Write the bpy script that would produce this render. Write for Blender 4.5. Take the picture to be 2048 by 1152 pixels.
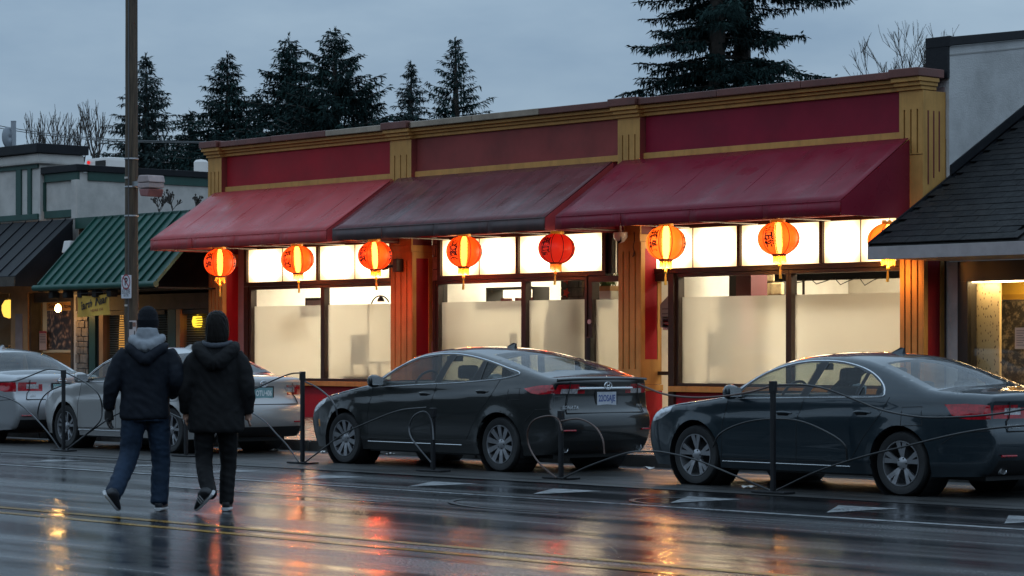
import bpy, bmesh, math, random
import numpy as np
from mathutils import Vector, Matrix, geometry, noise as mnoise
R = math.radians
for _o in list(bpy.data.objects):
    bpy.data.objects.remove(_o)
scene = bpy.context.scene
col = scene.collection
random.seed(7)

# ------------------------------------------------------------------ camera, sky, sun, exposure
CAM_H = 1.42
YAW = 48.0
cam_data = bpy.data.cameras.new('camera')
cam_data.sensor_width = 36.0
cam_data.lens = 36.0 * 5102.0 / 2048.0
cam_data.shift_y = 126.0 / 2048.0
cam_data.clip_start = 0.1
cam_data.clip_end = 3000.0
cam_data.dof.use_dof = True
cam_data.dof.focus_distance = 33.0
cam_data.dof.aperture_fstop = 9.0
cam = bpy.data.objects.new('camera', cam_data)
cam.location = (0, 0, CAM_H)
cam.rotation_euler = (R(90), 0, R(YAW))
col.objects.link(cam)
scene.camera = cam

world = bpy.data.worlds.new('World')
scene.world = world
world.use_nodes = True
_nt = world.node_tree
_bg = _nt.nodes['Background']
_sky = _nt.nodes.new('ShaderNodeTexSky')
_sky.sky_type = 'NISHITA'
_sky.sun_disc = False
SUN_EL, SUN_ROT = 4.0, 200.0
_sky.sun_elevation = R(SUN_EL)
_sky.sun_rotation = R(SUN_ROT)
_sky.air_density = 1.0
_sky.dust_density = 2.0
_sky.ozone_density = 4.0
# an overcast deck: soft uneven grey-blue cloud over the clear sky
_tc = _nt.nodes.new('ShaderNodeTexCoord')
_mp = _nt.nodes.new('ShaderNodeMapping'); _mp.inputs['Scale'].default_value = (1.0, 1.0, 3.0)
_nz = _nt.nodes.new('ShaderNodeTexNoise'); _nz.inputs['Scale'].default_value = 7.0
_nz.inputs['Detail'].default_value = 5.0; _nz.inputs['Roughness'].default_value = 0.55
_cr = _nt.nodes.new('ShaderNodeValToRGB')
_cr.color_ramp.elements[0].position = 0.30; _cr.color_ramp.elements[0].color = (0.41, 0.59, 0.80, 1)
_cr.color_ramp.elements[1].position = 0.72; _cr.color_ramp.elements[1].color = (0.61, 0.81, 1.0, 1)
_mx = _nt.nodes.new('ShaderNodeMix'); _mx.data_type = 'RGBA'; _mx.inputs[0].default_value = 0.93
_nt.links.new(_tc.outputs['Generated'], _mp.inputs[0])
_nt.links.new(_mp.outputs[0], _nz.inputs['Vector'])
_nt.links.new(_nz.outputs['Fac'], _cr.inputs[0])
_nt.links.new(_sky.outputs[0], _mx.inputs[6])
_bo = _nt.nodes.new('ShaderNodeVectorMath'); _bo.operation = 'SCALE'; _bo.inputs['Scale'].default_value = 6.6
_nt.links.new(_cr.outputs[0], _bo.inputs[0])
# an overcast sky is about three times as bright overhead as at the horizon
_sz = _nt.nodes.new('ShaderNodeSeparateXYZ'); _nt.links.new(_tc.outputs['Generated'], _sz.inputs[0])
_ov = _nt.nodes.new('ShaderNodeMapRange'); _ov.inputs[1].default_value = 0.0; _ov.inputs[2].default_value = 1.0
_ov.inputs[3].default_value = 6.7; _ov.inputs[4].default_value = 6.7 * 2.8
_nt.links.new(_sz.outputs['Z'], _ov.inputs[0]); _nt.links.new(_ov.outputs[0], _bo.inputs['Scale'])
_nt.links.new(_bo.outputs[0], _mx.inputs[7])
_nt.links.new(_mx.outputs[2], _bg.inputs['Color'])
_bg.inputs['Strength'].default_value = 0.08

sun_data = bpy.data.lights.new('sun', 'SUN')
sun_data.energy = 0.12
sun_data.angle = R(60)
sun_data.color = (0.80, 0.90, 1.0)
sun = bpy.data.objects.new('sun', sun_data)
sun.rotation_euler = (R(52), 0, R(30))
col.objects.link(sun)

scene.view_settings.view_transform = 'Standard'
scene.view_settings.look = 'None'
scene.view_settings.gamma = 1.0
scene.view_settings.use_curve_mapping = False
scene.view_settings.exposure = 0.0
scene.render.engine = 'CYCLES'
scene.cycles.use_denoising = True
scene.cycles.max_bounces = 8
scene.cycles.transparent_max_bounces = 24
scene.cycles.glossy_bounces = 4
scene.cycles.diffuse_bounces = 3
scene.cycles.transmission_bounces = 6
scene.cycles.sample_clamp_indirect = 4.0
scene.cycles.caustics_reflective = False
scene.cycles.caustics_refractive = False

# ------------------------------------------------------------------ surveying helper: image ray -> point on a street-parallel plane or the ground
_F, _S, _C = 5102.0, math.sin(R(YAW)), math.cos(R(YAW))
def at(px, py, Y):
    t = (px - 1024.0) / _F
    D = Y / (_C + t * _S)
    return D * (-_S + t * _C), CAM_H - (py - 702.0) * D / _F
def ax(px, Y):
    return at(px, 702, Y)[0]
def gnd(px, py, z=0.0):
    t = (px - 1024.0) / _F
    D = _F * (CAM_H - z) / (py - 702.0)
    return D * (-_S + t * _C), D * (_C + t * _S)
def far(px, D):
    t = (px - 1024.0) / _F
    return D * (-_S + t * _C), D * (_C + t * _S)

# ------------------------------------------------------------------ materials
MAT = {}
def _lin(v):
    return v
def material(name, color=(0.5, 0.5, 0.5), rough=0.5, metal=0.0, spec=0.5, coat=0.0, var=0.0, vscale=4.0,
             bump=0.0, bscale=60.0, slope=False, emit=None, estr=0.0, dirt=None, dscale=1.5, damt=0.0, streak=False, rvar=0.0, sheen=0.0):
    if name in MAT:
        return MAT[name]
    m = bpy.data.materials.new(name)
    m.use_nodes = True
    nt = m.node_tree
    b = nt.nodes['Principled BSDF']
    b.inputs['Base Color'].default_value = (*color, 1)
    b.inputs['Roughness'].default_value = rough
    b.inputs['Metallic'].default_value = metal
    b.inputs['Specular IOR Level'].default_value = spec
    b.inputs['Coat Weight'].default_value = coat
    b.inputs['Coat Roughness'].default_value = 0.05
    if sheen:
        b.inputs['Sheen Weight'].default_value = sheen
    if emit:
        b.inputs['Emission Color'].default_value = (*emit, 1)
        b.inputs['Emission Strength'].default_value = estr
    tc = nt.nodes.new('ShaderNodeTexCoord')
    geo = nt.nodes.new('ShaderNodeNewGeometry')
    src = geo.outputs['Position']
    cur = None
    if var > 0:
        n = nt.nodes.new('ShaderNodeTexNoise')
        n.inputs['Scale'].default_value = vscale
        n.inputs['Detail'].default_value = 6.0
        n.inputs['Roughness'].default_value = 0.6
        nt.links.new(src, n.inputs['Vector'])
        mr = nt.nodes.new('ShaderNodeMapRange')
        mr.inputs[1].default_value = 0.3; mr.inputs[2].default_value = 0.7
        mr.inputs[3].default_value = 1.0 - var; mr.inputs[4].default_value = 1.0 + var
        nt.links.new(n.outputs['Fac'], mr.inputs[0])
        mul = nt.nodes.new('ShaderNodeVectorMath'); mul.operation = 'SCALE'
        mul.inputs[0].default_value = color
        nt.links.new(mr.outputs[0], mul.inputs['Scale'])
        cur = mul.outputs[0]
    if dirt is not None and damt > 0:
        n2 = nt.nodes.new('ShaderNodeTexNoise')
        n2.inputs['Scale'].default_value = dscale
        n2.inputs['Detail'].default_value = 8.0
        n2.inputs['Roughness'].default_value = 0.65
        mp = nt.nodes.new('ShaderNodeMapping')
        mp.inputs['Location'].default_value = (3.1, 7.7, 1.3)
        if streak:
            mp.inputs['Scale'].default_value = (7.0, 0.45, 0.45) if slope else (6.0, 6.0, 0.5)
        nt.links.new(src, mp.inputs[0])
        nt.links.new(mp.outputs[0], n2.inputs['Vector'])
        mr2 = nt.nodes.new('ShaderNodeMapRange')
        mr2.inputs[1].default_value = 0.48; mr2.inputs[2].default_value = 0.75
        mr2.inputs[3].default_value = 0.0; mr2.inputs[4].default_value = damt
        nt.links.new(n2.outputs['Fac'], mr2.inputs[0])
        mx = nt.nodes.new('ShaderNodeMix'); mx.data_type = 'RGBA'
        nt.links.new(mr2.outputs[0], mx.inputs[0])
        if cur is not None:
            nt.links.new(cur, mx.inputs[6])
        else:
            mx.inputs[6].default_value = (*color, 1)
        mx.inputs[7].default_value = (*dirt, 1)
        cur = mx.outputs[2]
    if cur is not None:
        nt.links.new(cur, b.inputs['Base Color'])
    if rvar > 0:
        n4 = nt.nodes.new('ShaderNodeTexNoise')
        n4.inputs['Scale'].default_value = vscale * 1.7
        n4.inputs['Detail'].default_value = 5.0
        nt.links.new(src, n4.inputs['Vector'])
        mr4 = nt.nodes.new('ShaderNodeMapRange')
        mr4.inputs[1].default_value = 0.3; mr4.inputs[2].default_value = 0.7
        mr4.inputs[3].default_value = max(0.02, rough - rvar); mr4.inputs[4].default_value = min(1, rough + rvar)
        nt.links.new(n4.outputs['Fac'], mr4.inputs[0])
        nt.links.new(mr4.outputs[0], b.inputs['Roughness'])
    if bump > 0:
        n3 = nt.nodes.new('ShaderNodeTexNoise')
        n3.inputs['Scale'].default_value = bscale
        n3.inputs['Detail'].default_value = 4.0
        nt.links.new(src, n3.inputs['Vector'])
        bp = nt.nodes.new('ShaderNodeBump')
        bp.inputs['Strength'].default_value = bump
        bp.inputs['Distance'].default_value = 0.02
        nt.links.new(n3.outputs['Fac'], bp.inputs['Height'])
        nt.links.new(bp.outputs[0], b.inputs['Normal'])
    MAT[name] = m
    return m

def emission(name, color, strength):
    if name in MAT:
        return MAT[name]
    m = bpy.data.materials.new(name); m.use_nodes = True
    nt = m.node_tree; nt.nodes.clear()
    e = nt.nodes.new('ShaderNodeEmission'); e.inputs[0].default_value = (*color, 1); e.inputs[1].default_value = strength
    o = nt.nodes.new('ShaderNodeOutputMaterial'); nt.links.new(e.outputs[0], o.inputs[0])
    MAT[name] = m
    return m

def glass(name, tint=(0.8, 0.85, 0.85), rough=0.02, refl=1.0, drops=0.0, dscale=60.0):
    """thin pane: tinted see-through plus a Fresnel reflection, with rain beads as fine relief"""
    if name in MAT:
        return MAT[name]
    m = bpy.data.materials.new(name); m.use_nodes = True
    nt = m.node_tree; nt.nodes.clear()
    tr = nt.nodes.new('ShaderNodeBsdfTransparent'); tr.inputs[0].default_value = (*tint, 1)
    gl = nt.nodes.new('ShaderNodeBsdfGlossy'); gl.inputs['Roughness'].default_value = rough
    gl.inputs['Color'].default_value = (refl, refl, refl, 1)
    fr = nt.nodes.new('ShaderNodeFresnel'); fr.inputs['IOR'].default_value = 1.5
    gb = nt.nodes.new('ShaderNodeNewGeometry')           # a thin sheet reflects alike from both faces
    ior = nt.nodes.new('ShaderNodeMapRange'); ior.inputs[3].default_value = 1.5; ior.inputs[4].default_value = 1 / 1.5
    nt.links.new(gb.outputs['Backfacing'], ior.inputs[0]); nt.links.new(ior.outputs[0], fr.inputs['IOR'])
    mx = nt.nodes.new('ShaderNodeMixShader')
    o = nt.nodes.new('ShaderNodeOutputMaterial')
    nt.links.new(fr.outputs[0], mx.inputs[0]); nt.links.new(tr.outputs[0], mx.inputs[1]); nt.links.new(gl.outputs[0], mx.inputs[2])
    last = mx
    if drops > 0:
        geo = nt.nodes.new('ShaderNodeNewGeometry')
        v = nt.nodes.new('ShaderNodeTexVoronoi'); v.inputs['Scale'].default_value = dscale
        nt.links.new(geo.outputs['Position'], v.inputs['Vector'])
        ramp = nt.nodes.new('ShaderNodeMapRange'); ramp.inputs[1].default_value = 0.0; ramp.inputs[2].default_value = 0.35
        ramp.inputs[3].default_value = 1.0; ramp.inputs[4].default_value = 0.0
        nt.links.new(v.outputs['Distance'], ramp.inputs[0])
        bp = nt.nodes.new('ShaderNodeBump'); bp.inputs['Strength'].default_value = drops; bp.inputs['Distance'].default_value = 0.004
        nt.links.new(ramp.outputs[0], bp.inputs['Height'])
        nt.links.new(bp.outputs[0], gl.inputs['Normal'])
        df = nt.nodes.new('ShaderNodeBsdfDiffuse'); df.inputs[0].default_value = (0.45, 0.5, 0.52, 1)
        m2 = nt.nodes.new('ShaderNodeMixShader')
        sc = nt.nodes.new('ShaderNodeMath'); sc.operation = 'MULTIPLY'; sc.inputs[1].default_value = 0.025
        nt.links.new(ramp.outputs[0], sc.inputs[0])
        nt.links.new(sc.outputs[0], m2.inputs[0]); nt.links.new(mx.outputs[0], m2.inputs[1]); nt.links.new(df.outputs[0], m2.inputs[2])
        last = m2
    nt.links.new(last.outputs[0], o.inputs[0])
    MAT[name] = m
    return m

# ------------------------------------------------------------------ mesh helpers
class MB:
    """collects verts and faces of ONE mesh"""
    def __init__(self):
        self.v = []; self.f = []
    def add(self, vs, fs):
        b = len(self.v)
        self.v.extend([tuple(map(float, p)) for p in vs])
        self.f.extend([tuple(b + i for i in q) for q in fs])
        return self
    def box(self, x0, x1, y0, y1, z0, z1):
        vs = [(x0, y0, z0), (x1, y0, z0), (x1, y1, z0), (x0, y1, z0), (x0, y0, z1), (x1, y0, z1), (x1, y1, z1), (x0, y1, z1)]
        return self.add(vs, [(0, 3, 2, 1), (4, 5, 6, 7), (0, 1, 5, 4), (1, 2, 6, 5), (2, 3, 7, 6), (3, 0, 4, 7)])
    def prism(self, poly, axis, a, b):
        """poly in the two other axes (in xyz order), extruded along axis from a to b"""
        n = len(poly)
        def p3(p, w):
            if axis == 'x': return (w, p[0], p[1])
            if axis == 'y': return (p[0], w, p[1])
            return (p[0], p[1], w)
        vs = [p3(p, a) for p in poly] + [p3(p, b) for p in poly]
        fs = [tuple(range(n)), tuple(range(2 * n - 1, n - 1, -1))]
        for i in range(n):
            j = (i + 1) % n
            fs.append((i, n + i, n + j, j))
        return self.add(vs, fs)
    def tube(self, pts, r, n=6, cap=True):
        pts = [Vector(p) for p in pts]
        rs = r if isinstance(r, (list, tuple)) else [r] * len(pts)
        t0 = (pts[1] - pts[0]).normalized()
        up = Vector((0, 0, 1)) if abs(t0.z) < 0.9 else Vector((1, 0, 0))
        nrm = t0.cross(up).normalized()
        vs = []
        for i, p in enumerate(pts):
            if i == 0: t = pts[1] - pts[0]
            elif i == len(pts) - 1: t = pts[-1] - pts[-2]
            else: t = pts[i + 1] - pts[i - 1]
            t.normalize()
            nrm = (nrm - t * nrm.dot(t))
            if nrm.length < 1e-6: nrm = t.orthogonal()
            nrm.normalize()
            bi = t.cross(nrm)
            for k in range(n):
                a = 2 * math.pi * k / n
                vs.append(p + (nrm * math.cos(a) + bi * math.sin(a)) * rs[i])
        fs = []
        for i in range(len(pts) - 1):
            for k in range(n):
                k2 = (k + 1) % n
                fs.append((i * n + k, i * n + k2, (i + 1) * n + k2, (i + 1) * n + k))
        if cap:
            fs.append(tuple(range(n - 1, -1, -1)))
            fs.append(tuple((len(pts) - 1) * n + k for k in range(n)))
        return self.add(vs, fs)
    def lathe(self, prof, n=24, center=(0, 0, 0), axis='z', cap=False):
        """prof: list of (r, h)"""
        vs = []
        for r, h in prof:
            for k in range(n):
                a = 2 * math.pi * k / n
                c, s = r * math.cos(a), r * math.sin(a)
                if axis == 'z': p = (c, s, h)
                elif axis == 'y': p = (c, h, s)
                else: p = (h, c, s)
                vs.append((p[0] + center[0], p[1] + center[1], p[2] + center[2]))
        fs = []
        for i in range(len(prof) - 1):
            for k in range(n):
                k2 = (k + 1) % n
                fs.append((i * n + k, i * n + k2, (i + 1) * n + k2, (i + 1) * n + k))
        if cap:
            fs.append(tuple(range(n - 1, -1, -1)))
            fs.append(tuple((len(prof) - 1) * n + k for k in range(n)))
        return self.add(vs, fs)
    def ring_loft(self, rings, closed_ends=True):
        """rings: list of lists of points, same count"""
        n = len(rings[0]); vs = [p for r in rings for p in r]; fs = []
        for i in range(len(rings) - 1):
            for k in range(n):
                k2 = (k + 1) % n
                fs.append((i * n + k, i * n + k2, (i + 1) * n + k2, (i + 1) * n + k))
        if closed_ends:
            fs.append(tuple(range(n - 1, -1, -1)))
            fs.append(tuple((len(rings) - 1) * n + k for k in range(n)))
        return self.add(vs, fs)
    def mesh(self, name):
        me = bpy.data.meshes.new(name)
        me.from_pydata(self.v, [], self.f)
        me.validate(clean_customdata=False)
        return me
    def build(self, name, mat, parent=None, smooth=False, bevel=0.0, recalc=True, **props):
        me = self.mesh(name)
        bm = bmesh.new(); bm.from_mesh(me)
        if recalc:
            bmesh.ops.recalc_face_normals(bm, faces=bm.faces)
        if bevel > 0:
            es = [e for e in bm.edges if len(e.link_faces) == 2 and e.calc_face_angle(0) > 0.5]
            bmesh.ops.bevel(bm, geom=es, offset=bevel, segments=2, profile=0.6, affect='EDGES', clamp_overlap=True)
        bm.to_mesh(me); bm.free()
        if mat is not None:
            me.materials.append(mat)
        if smooth:
            smooth_mesh(me, smooth if not isinstance(smooth, bool) else 40)
        return link(name, me, parent, **props)

def smooth_mesh(me, angle=40):
    me.polygons.foreach_set('use_smooth', [True] * len(me.polygons))
    try:
        me.set_sharp_from_angle(angle=R(angle))
    except Exception:
        pass

def link(name, me, parent=None, **props):
    o = bpy.data.objects.new(name, me)
    col.objects.link(o)
    if parent is not None:
        o.parent = parent
        if not parent.get('_local'):
            o.matrix_parent_inverse = BASE.get(parent.name, Matrix.Identity(4)).inverted()
            BASE[o.name] = Matrix.Identity(4)
    for k, v in props.items():
        o[k] = v
    return o

BASE = {}
def thing(name, label, category, loc=(0, 0, 0), group=None, local=False, rotz=0.0):
    """an Empty at the thing's base; local=True: parts are modelled about the base, else in world coordinates"""
    o = bpy.data.objects.new(name, None)
    o.empty_display_size = 0.2
    col.objects.link(o)
    o.location = loc
    o.rotation_euler = (0, 0, rotz)
    o['label'] = label; o['category'] = category
    if group: o['group'] = group
    if not local:
        BASE[o.name] = Matrix.Translation(Vector(loc))
    else:
        LOCAL.add(o.name)
        BASE[o.name] = Matrix.Identity(4)
    return o
LOCAL = set()

def tag(o, label, category, group=None):
    o['label'] = label; o['category'] = category
    if group: o['group'] = group
    return o

def text_mesh(s, size, shear=0.0, bold=0.0, extrude=0.0, space=1.0):
    """flat lettering, centred on the origin in the xy plane; returns verts, faces"""
    cu = bpy.data.curves.new('lettering', 'FONT')
    cu.body = s; cu.size = size; cu.align_x = 'CENTER'; cu.align_y = 'CENTER'
    cu.shear = shear; cu.offset = bold; cu.extrude = extrude; cu.space_character = space
    cu.resolution_u = 3
    o = bpy.data.objects.new('lettering', cu)
    col.objects.link(o)
    dg = bpy.context.evaluated_depsgraph_get()
    dg.update()
    me = o.evaluated_get(dg).to_mesh()
    vs = [tuple(v.co) for v in me.vertices]; fs = [tuple(p.vertices) for p in me.polygons]
    o.evaluated_get(dg).to_mesh_clear()
    bpy.data.objects.remove(o); bpy.data.curves.remove(cu)
    return vs, fs

def bevel_box(name, x0, x1, y0, y1, z0, z1, mat, parent=None, b=0.01, **props):
    return MB().box(x0, x1, y0, y1, z0, z1).build(name, mat, parent, bevel=b, **props)

def catmull(pts, n=8):
    out = []
    P = [np.array(p, float) for p in pts]
    P = [2 * P[0] - P[1]] + P + [2 * P[-1] - P[-2]]
    for i in range(1, len(P) - 2):
        for k in range(n):
            t = k / n
            a, b, c, d = P[i - 1], P[i], P[i + 1], P[i + 2]
            out.append(0.5 * ((2 * b) + (-a + c) * t + (2 * a - 5 * b + 4 * c - d) * t * t + (-a + 3 * b - 3 * c + d) * t ** 3))
    out.append(P[-2])
    return out
# ================================================================== ground, road, pavement
def wet_asphalt(name, base=(0.022, 0.023, 0.025), r_lo=0.10, r_hi=0.34, stretch=(0.10, 1.1, 1.0), bump=0.25, spec=0.5, paint=None, wear=0.0, film=0.0):
    if name in MAT: return MAT[name]
    m = bpy.data.materials.new(name); m.use_nodes = True
    nt = m.node_tree; N = nt.nodes.new; L = nt.links.new
    b = nt.nodes['Principled BSDF']
    geo = N('ShaderNodeNewGeometry')
    mp = N('ShaderNodeMapping'); mp.inputs['Scale'].default_value = stretch
    L(geo.outputs['Position'], mp.inputs[0])
    n1 = N('ShaderNodeTexNoise'); n1.inputs['Scale'].default_value = 1.0; n1.inputs['Detail'].default_value = 7.0; n1.inputs['Roughness'].default_value = 0.62
    L(mp.outputs[0], n1.inputs['Vector'])
    # water film: smooth where it stands, rough where the stones stick out
    mr = N('ShaderNodeMapRange'); mr.interpolation_type = 'SMOOTHSTEP'
    mr.inputs[1].default_value = 0.36; mr.inputs[2].default_value = 0.66; mr.inputs[3].default_value = r_lo; mr.inputs[4].default_value = r_hi
    L(n1.outputs['Fac'], mr.inputs[0])
    # aggregate
    n2 = N('ShaderNodeTexNoise'); n2.inputs['Scale'].default_value = 55.0; n2.inputs['Detail'].default_value = 4.0; n2.inputs['Roughness'].default_value = 0.7
    L(geo.outputs['Position'], n2.inputs['Vector'])
    gr = N('ShaderNodeMath'); gr.operation = 'MULTIPLY_ADD'; gr.inputs[1].default_value = 0.30; L(n2.outputs['Fac'], gr.inputs[0])
    ad = N('ShaderNodeMath'); ad.operation = 'SUBTRACT'; ad.inputs[1].default_value = 0.15; L(mr.outputs[0], ad.inputs[0]); L(ad.outputs[0], gr.inputs[2])
    cl_ = N('ShaderNodeMath'); cl_.operation = 'MAXIMUM'; cl_.inputs[1].default_value = 0.05; L(gr.outputs[0], cl_.inputs[0]); L(cl_.outputs[0], b.inputs['Roughness'])
    n3 = N('ShaderNodeTexNoise'); n3.inputs['Scale'].default_value = 0.7; n3.inputs['Detail'].default_value = 6.0
    L(geo.outputs['Position'], n3.inputs['Vector'])
    c1 = N('ShaderNodeValToRGB')
    c1.color_ramp.elements[0].position = 0.3; c1.color_ramp.elements[1].position = 0.75
    c1.color_ramp.elements[0].color = (base[0] * 0.55, base[1] * 0.55, base[2] * 0.55, 1)
    c1.color_ramp.elements[1].color = (base[0] * 1.7, base[1] * 1.7, base[2] * 1.7, 1)
    mixf = N('ShaderNodeMath'); mixf.operation = 'MULTIPLY_ADD'; mixf.inputs[1].default_value = 0.5
    h = N('ShaderNodeMath'); h.operation = 'MULTIPLY'; h.inputs[1].default_value = 0.5
    L(n3.outputs['Fac'], h.inputs[0]); L(n2.outputs['Fac'], mixf.inputs[0]); L(h.outputs[0], mixf.inputs[2])
    L(mixf.outputs[0], c1.inputs[0])
    last = c1.outputs[0]
    if paint is not None:
        n5 = N('ShaderNodeTexNoise'); n5.inputs['Scale'].default_value = 9.0; n5.inputs['Detail'].default_value = 9.0; n5.inputs['Roughness'].default_value = 0.75
        L(geo.outputs['Position'], n5.inputs['Vector'])
        w = N('ShaderNodeMapRange'); w.inputs[1].default_value = 0.40; w.inputs[2].default_value = 0.62; w.inputs[3].default_value = 1.0; w.inputs[4].default_value = 1.0 - wear
        L(n5.outputs['Fac'], w.inputs[0])
        mx = N('ShaderNodeMix'); mx.data_type = 'RGBA'
        L(w.outputs[0], mx.inputs[0]); L(last, mx.inputs[6]); mx.inputs[7].default_value = (*paint, 1)
        last = mx.outputs[2]
    L(last, b.inputs['Base Color'])
    b.inputs['Specular IOR Level'].default_value = spec
    b.inputs['Coat Weight'].default_value = film; L(cl_.outputs[0], b.inputs['Coat Roughness']); b.inputs['Coat IOR'].default_value = 1.33
    b.inputs['IOR'].default_value = 1.45
    bm1 = N('ShaderNodeBump'); bm1.inputs['Strength'].default_value = bump; bm1.inputs['Distance'].default_value = 0.004
    # the film drowns the stones where it is smooth
    g = N('ShaderNodeMapRange'); g.inputs[1].default_value = 0.40; g.inputs[2].default_value = 0.62; g.inputs[3].default_value = 0.15; g.inputs[4].default_value = 1.0
    L(n1.outputs['Fac'], g.inputs[0])
    hm = N('ShaderNodeMath'); hm.operation = 'MULTIPLY'
    L(n2.outputs['Fac'], hm.inputs[0]); L(g.outputs[0], hm.inputs[1])
    L(hm.outputs[0], bm1.inputs['Height'])
    mp4 = N('ShaderNodeMapping'); mp4.inputs['Scale'].default_value = (0.6, 3.5, 1.0)
    L(geo.outputs['Position'], mp4.inputs[0])
    n4 = N('ShaderNodeTexNoise'); n4.inputs['Scale'].default_value = 1.0; n4.inputs['Detail'].default_value = 4.0
    L(mp4.outputs[0], n4.inputs['Vector'])
    bm2 = N('ShaderNodeBump'); bm2.inputs['Strength'].default_value = 0.14; bm2.inputs['Distance'].default_value = 0.02
    L(n4.outputs['Fac'], bm2.inputs['Height']); L(bm1.outputs[0], bm2.inputs['Normal'])
    L(bm2.outputs[0], b.inputs['Normal']); L(bm2.outputs[0], b.inputs['Coat Normal'])
    MAT[name] = m
    return m

def sheet(name, poly, z, mat, parent=None, **props):
    return MB().add([(x, y, z) for x, y in poly], [tuple(range(len(poly)))]).build(name, mat, parent, **props)

M_road = wet_asphalt('wet_road', r_lo=0.11, r_hi=0.27, stretch=(0.10, 1.7, 1.0), bump=0.42, spec=0.5, film=0.48)
M_park = wet_asphalt('parking_asphalt', base=(0.034, 0.033, 0.032), r_lo=0.30, r_hi=0.55, stretch=(0.5, 1.2, 1), bump=1.5)
M_white = wet_asphalt('road_paint_white', r_lo=0.2, r_hi=0.40, paint=(0.35, 0.36, 0.37), wear=0.97)
M_yellow = wet_asphalt('road_paint_yellow', r_lo=0.12, r_hi=0.32, paint=(0.46, 0.25, 0.03), wear=0.75)
M_earth = material('ground_earth', (0.05, 0.05, 0.045), 0.85, var=0.3, vscale=0.3)

sheet('ground', [(-1500, -1500), (1500, -1500), (1500, 1500), (-1500, 1500)], -0.03, M_earth, kind='structure')
road = sheet('road', [(-300, -30), (200, -30), (200, 22.06), (-300, 22.06)], 0.0, M_road, kind='structure')
lane = sheet('parking_lane', [(-120, 18.62), (40, 18.62), (40, 22.05), (-120, 22.05)], 0.004, M_park, road)
# painted markings lie on the asphalt
for a, bb in ((11.98, 12.10), (11.58, 11.70)):
    sheet('centre_line', [(-120, a), (40, a), (40, bb), (-120, bb)], 0.004, M_yellow, road)
sheet('edge_line', [(-120, 16.52), (40, 16.52), (40, 16.64), (-120, 16.64)], 0.004, M_white, road)
sheet('lane_line', [(-22.3, 15.12), (-18.6, 15.12), (-18.6, 15.23), (-22.3, 15.23)], 0.004, M_white, road)
for i in range(11):
    x = -31.0 + i * 1.92
    sheet('triangle_marking', [(x + 0.86, 17.02), (x + 0.92, 17.93), (x + 0.24, 17.90)], 0.0045, M_white, road)
# seams in the asphalt
M_seam = material('tar_seam', (0.006, 0.006, 0.006), 0.35)
for y0, amp in ((18.63, 0.03), (19.0, 0.05)):
    pts = [(-60 + k * 0.6, y0 + amp * mnoise.noise((k * 0.35, y0, 0))) for k in range(120)]
    poly = [(x, y - 0.02) for x, y in pts] + [(x, y + 0.02) for x, y in reversed(pts)]
    mb = MB()
    for k in range(len(pts) - 1):
        (xa, ya), (xb, yb) = pts[k], pts[k + 1]
        mb.add([(xa, ya - 0.015, 0.009), (xb, yb - 0.015, 0.009), (xb, yb + 0.015, 0.009), (xa, ya + 0.015, 0.009)], [(0, 1, 2, 3)])
    mb.build('tar_seam', M_seam, road)
# a patch outline and tyre scuffs
for cx, cy, rr, a0, a1 in ((-16.9, 16.1, 1.5, 3.3, 5.1), (-16.4, 17.3, 0.9, 2.2, 4.6)):
    mb = MB(); n = 30
    for k in range(n):
        a = a0 + (a1 - a0) * k / n; c = a0 + (a1 - a0) * (k + 1) / n
        mb.add([(cx + rr * math.cos(a), cy + rr * 0.6 * math.sin(a), 0.009), (cx + rr * math.cos(c), cy + rr * 0.6 * math.sin(c), 0.009),
                (cx + (rr + 0.06) * math.cos(c), cy + (rr * 0.6 + 0.05) * math.sin(c), 0.009), (cx + (rr + 0.06) * math.cos(a), cy + (rr * 0.6 + 0.05) * math.sin(a), 0.009)], [(0, 1, 2, 3)])
    mb.build('tar_seam', M_seam, road)

# pavement: base, kerb stones, concrete flags
M_kerb = material('kerb_concrete', (0.10, 0.095, 0.09), 0.35, var=0.35, vscale=3.0, bump=0.3, bscale=70, dirt=(0.03, 0.03, 0.03), damt=0.6, dscale=2.0)
M_flag = [material('paving_%d' % k, c, 0.30, var=0.3, vscale=2.5, bump=0.25, bscale=60, rvar=0.14) for k, c in
          enumerate(((0.15, 0.125, 0.105), (0.125, 0.105, 0.09), (0.17, 0.135, 0.11)))]
M_joint = material('paving_joint', (0.035, 0.033, 0.03), 0.7)
pav = MB().box(-120, 40, 22.24, 60, -0.02, 0.118).build('pavement', M_joint, kind='structure')
kerb_me = {}
mb = MB().box(0, 1.79, 22.06, 22.235, -0.02, 0.15)
k0 = mb.mesh('kerb_stone'); k0.materials.append(M_kerb)
bmx = bmesh.new(); bmx.from_mesh(k0)
bmesh.ops.bevel(bmx, geom=list(bmx.edges), offset=0.02, segments=2, affect='EDGES')
bmx.to_mesh(k0); bmx.free()
for i in range(24):
    o = link('kerb_stone', k0, pav); o.location = (-54 + i * 1.8, random.uniform(-.006, .006), random.uniform(-.004, .004))
flag_me = []
for k in range(3):
    me = MB().box(0, 1.185, 0, 1.275, 0.09, 0.15).mesh('paving_slab')
    bmx = bmesh.new(); bmx.from_mesh(me)
    bmesh.ops.bevel(bmx, geom=[e for e in bmx.edges], offset=0.008, segments=1, affect='EDGES')
    bmx.to_mesh(me); bmx.free()
    me.materials.append(M_flag[k]); flag_me.append(me)
for i in range(30):
    for j in range(6):
        o = link('paving_slab', random.choice(flag_me), pav)
        o.location = (-54.0 + i * 1.2, 22.25 + j * 1.29, random.uniform(-0.004, 0.003))

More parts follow.
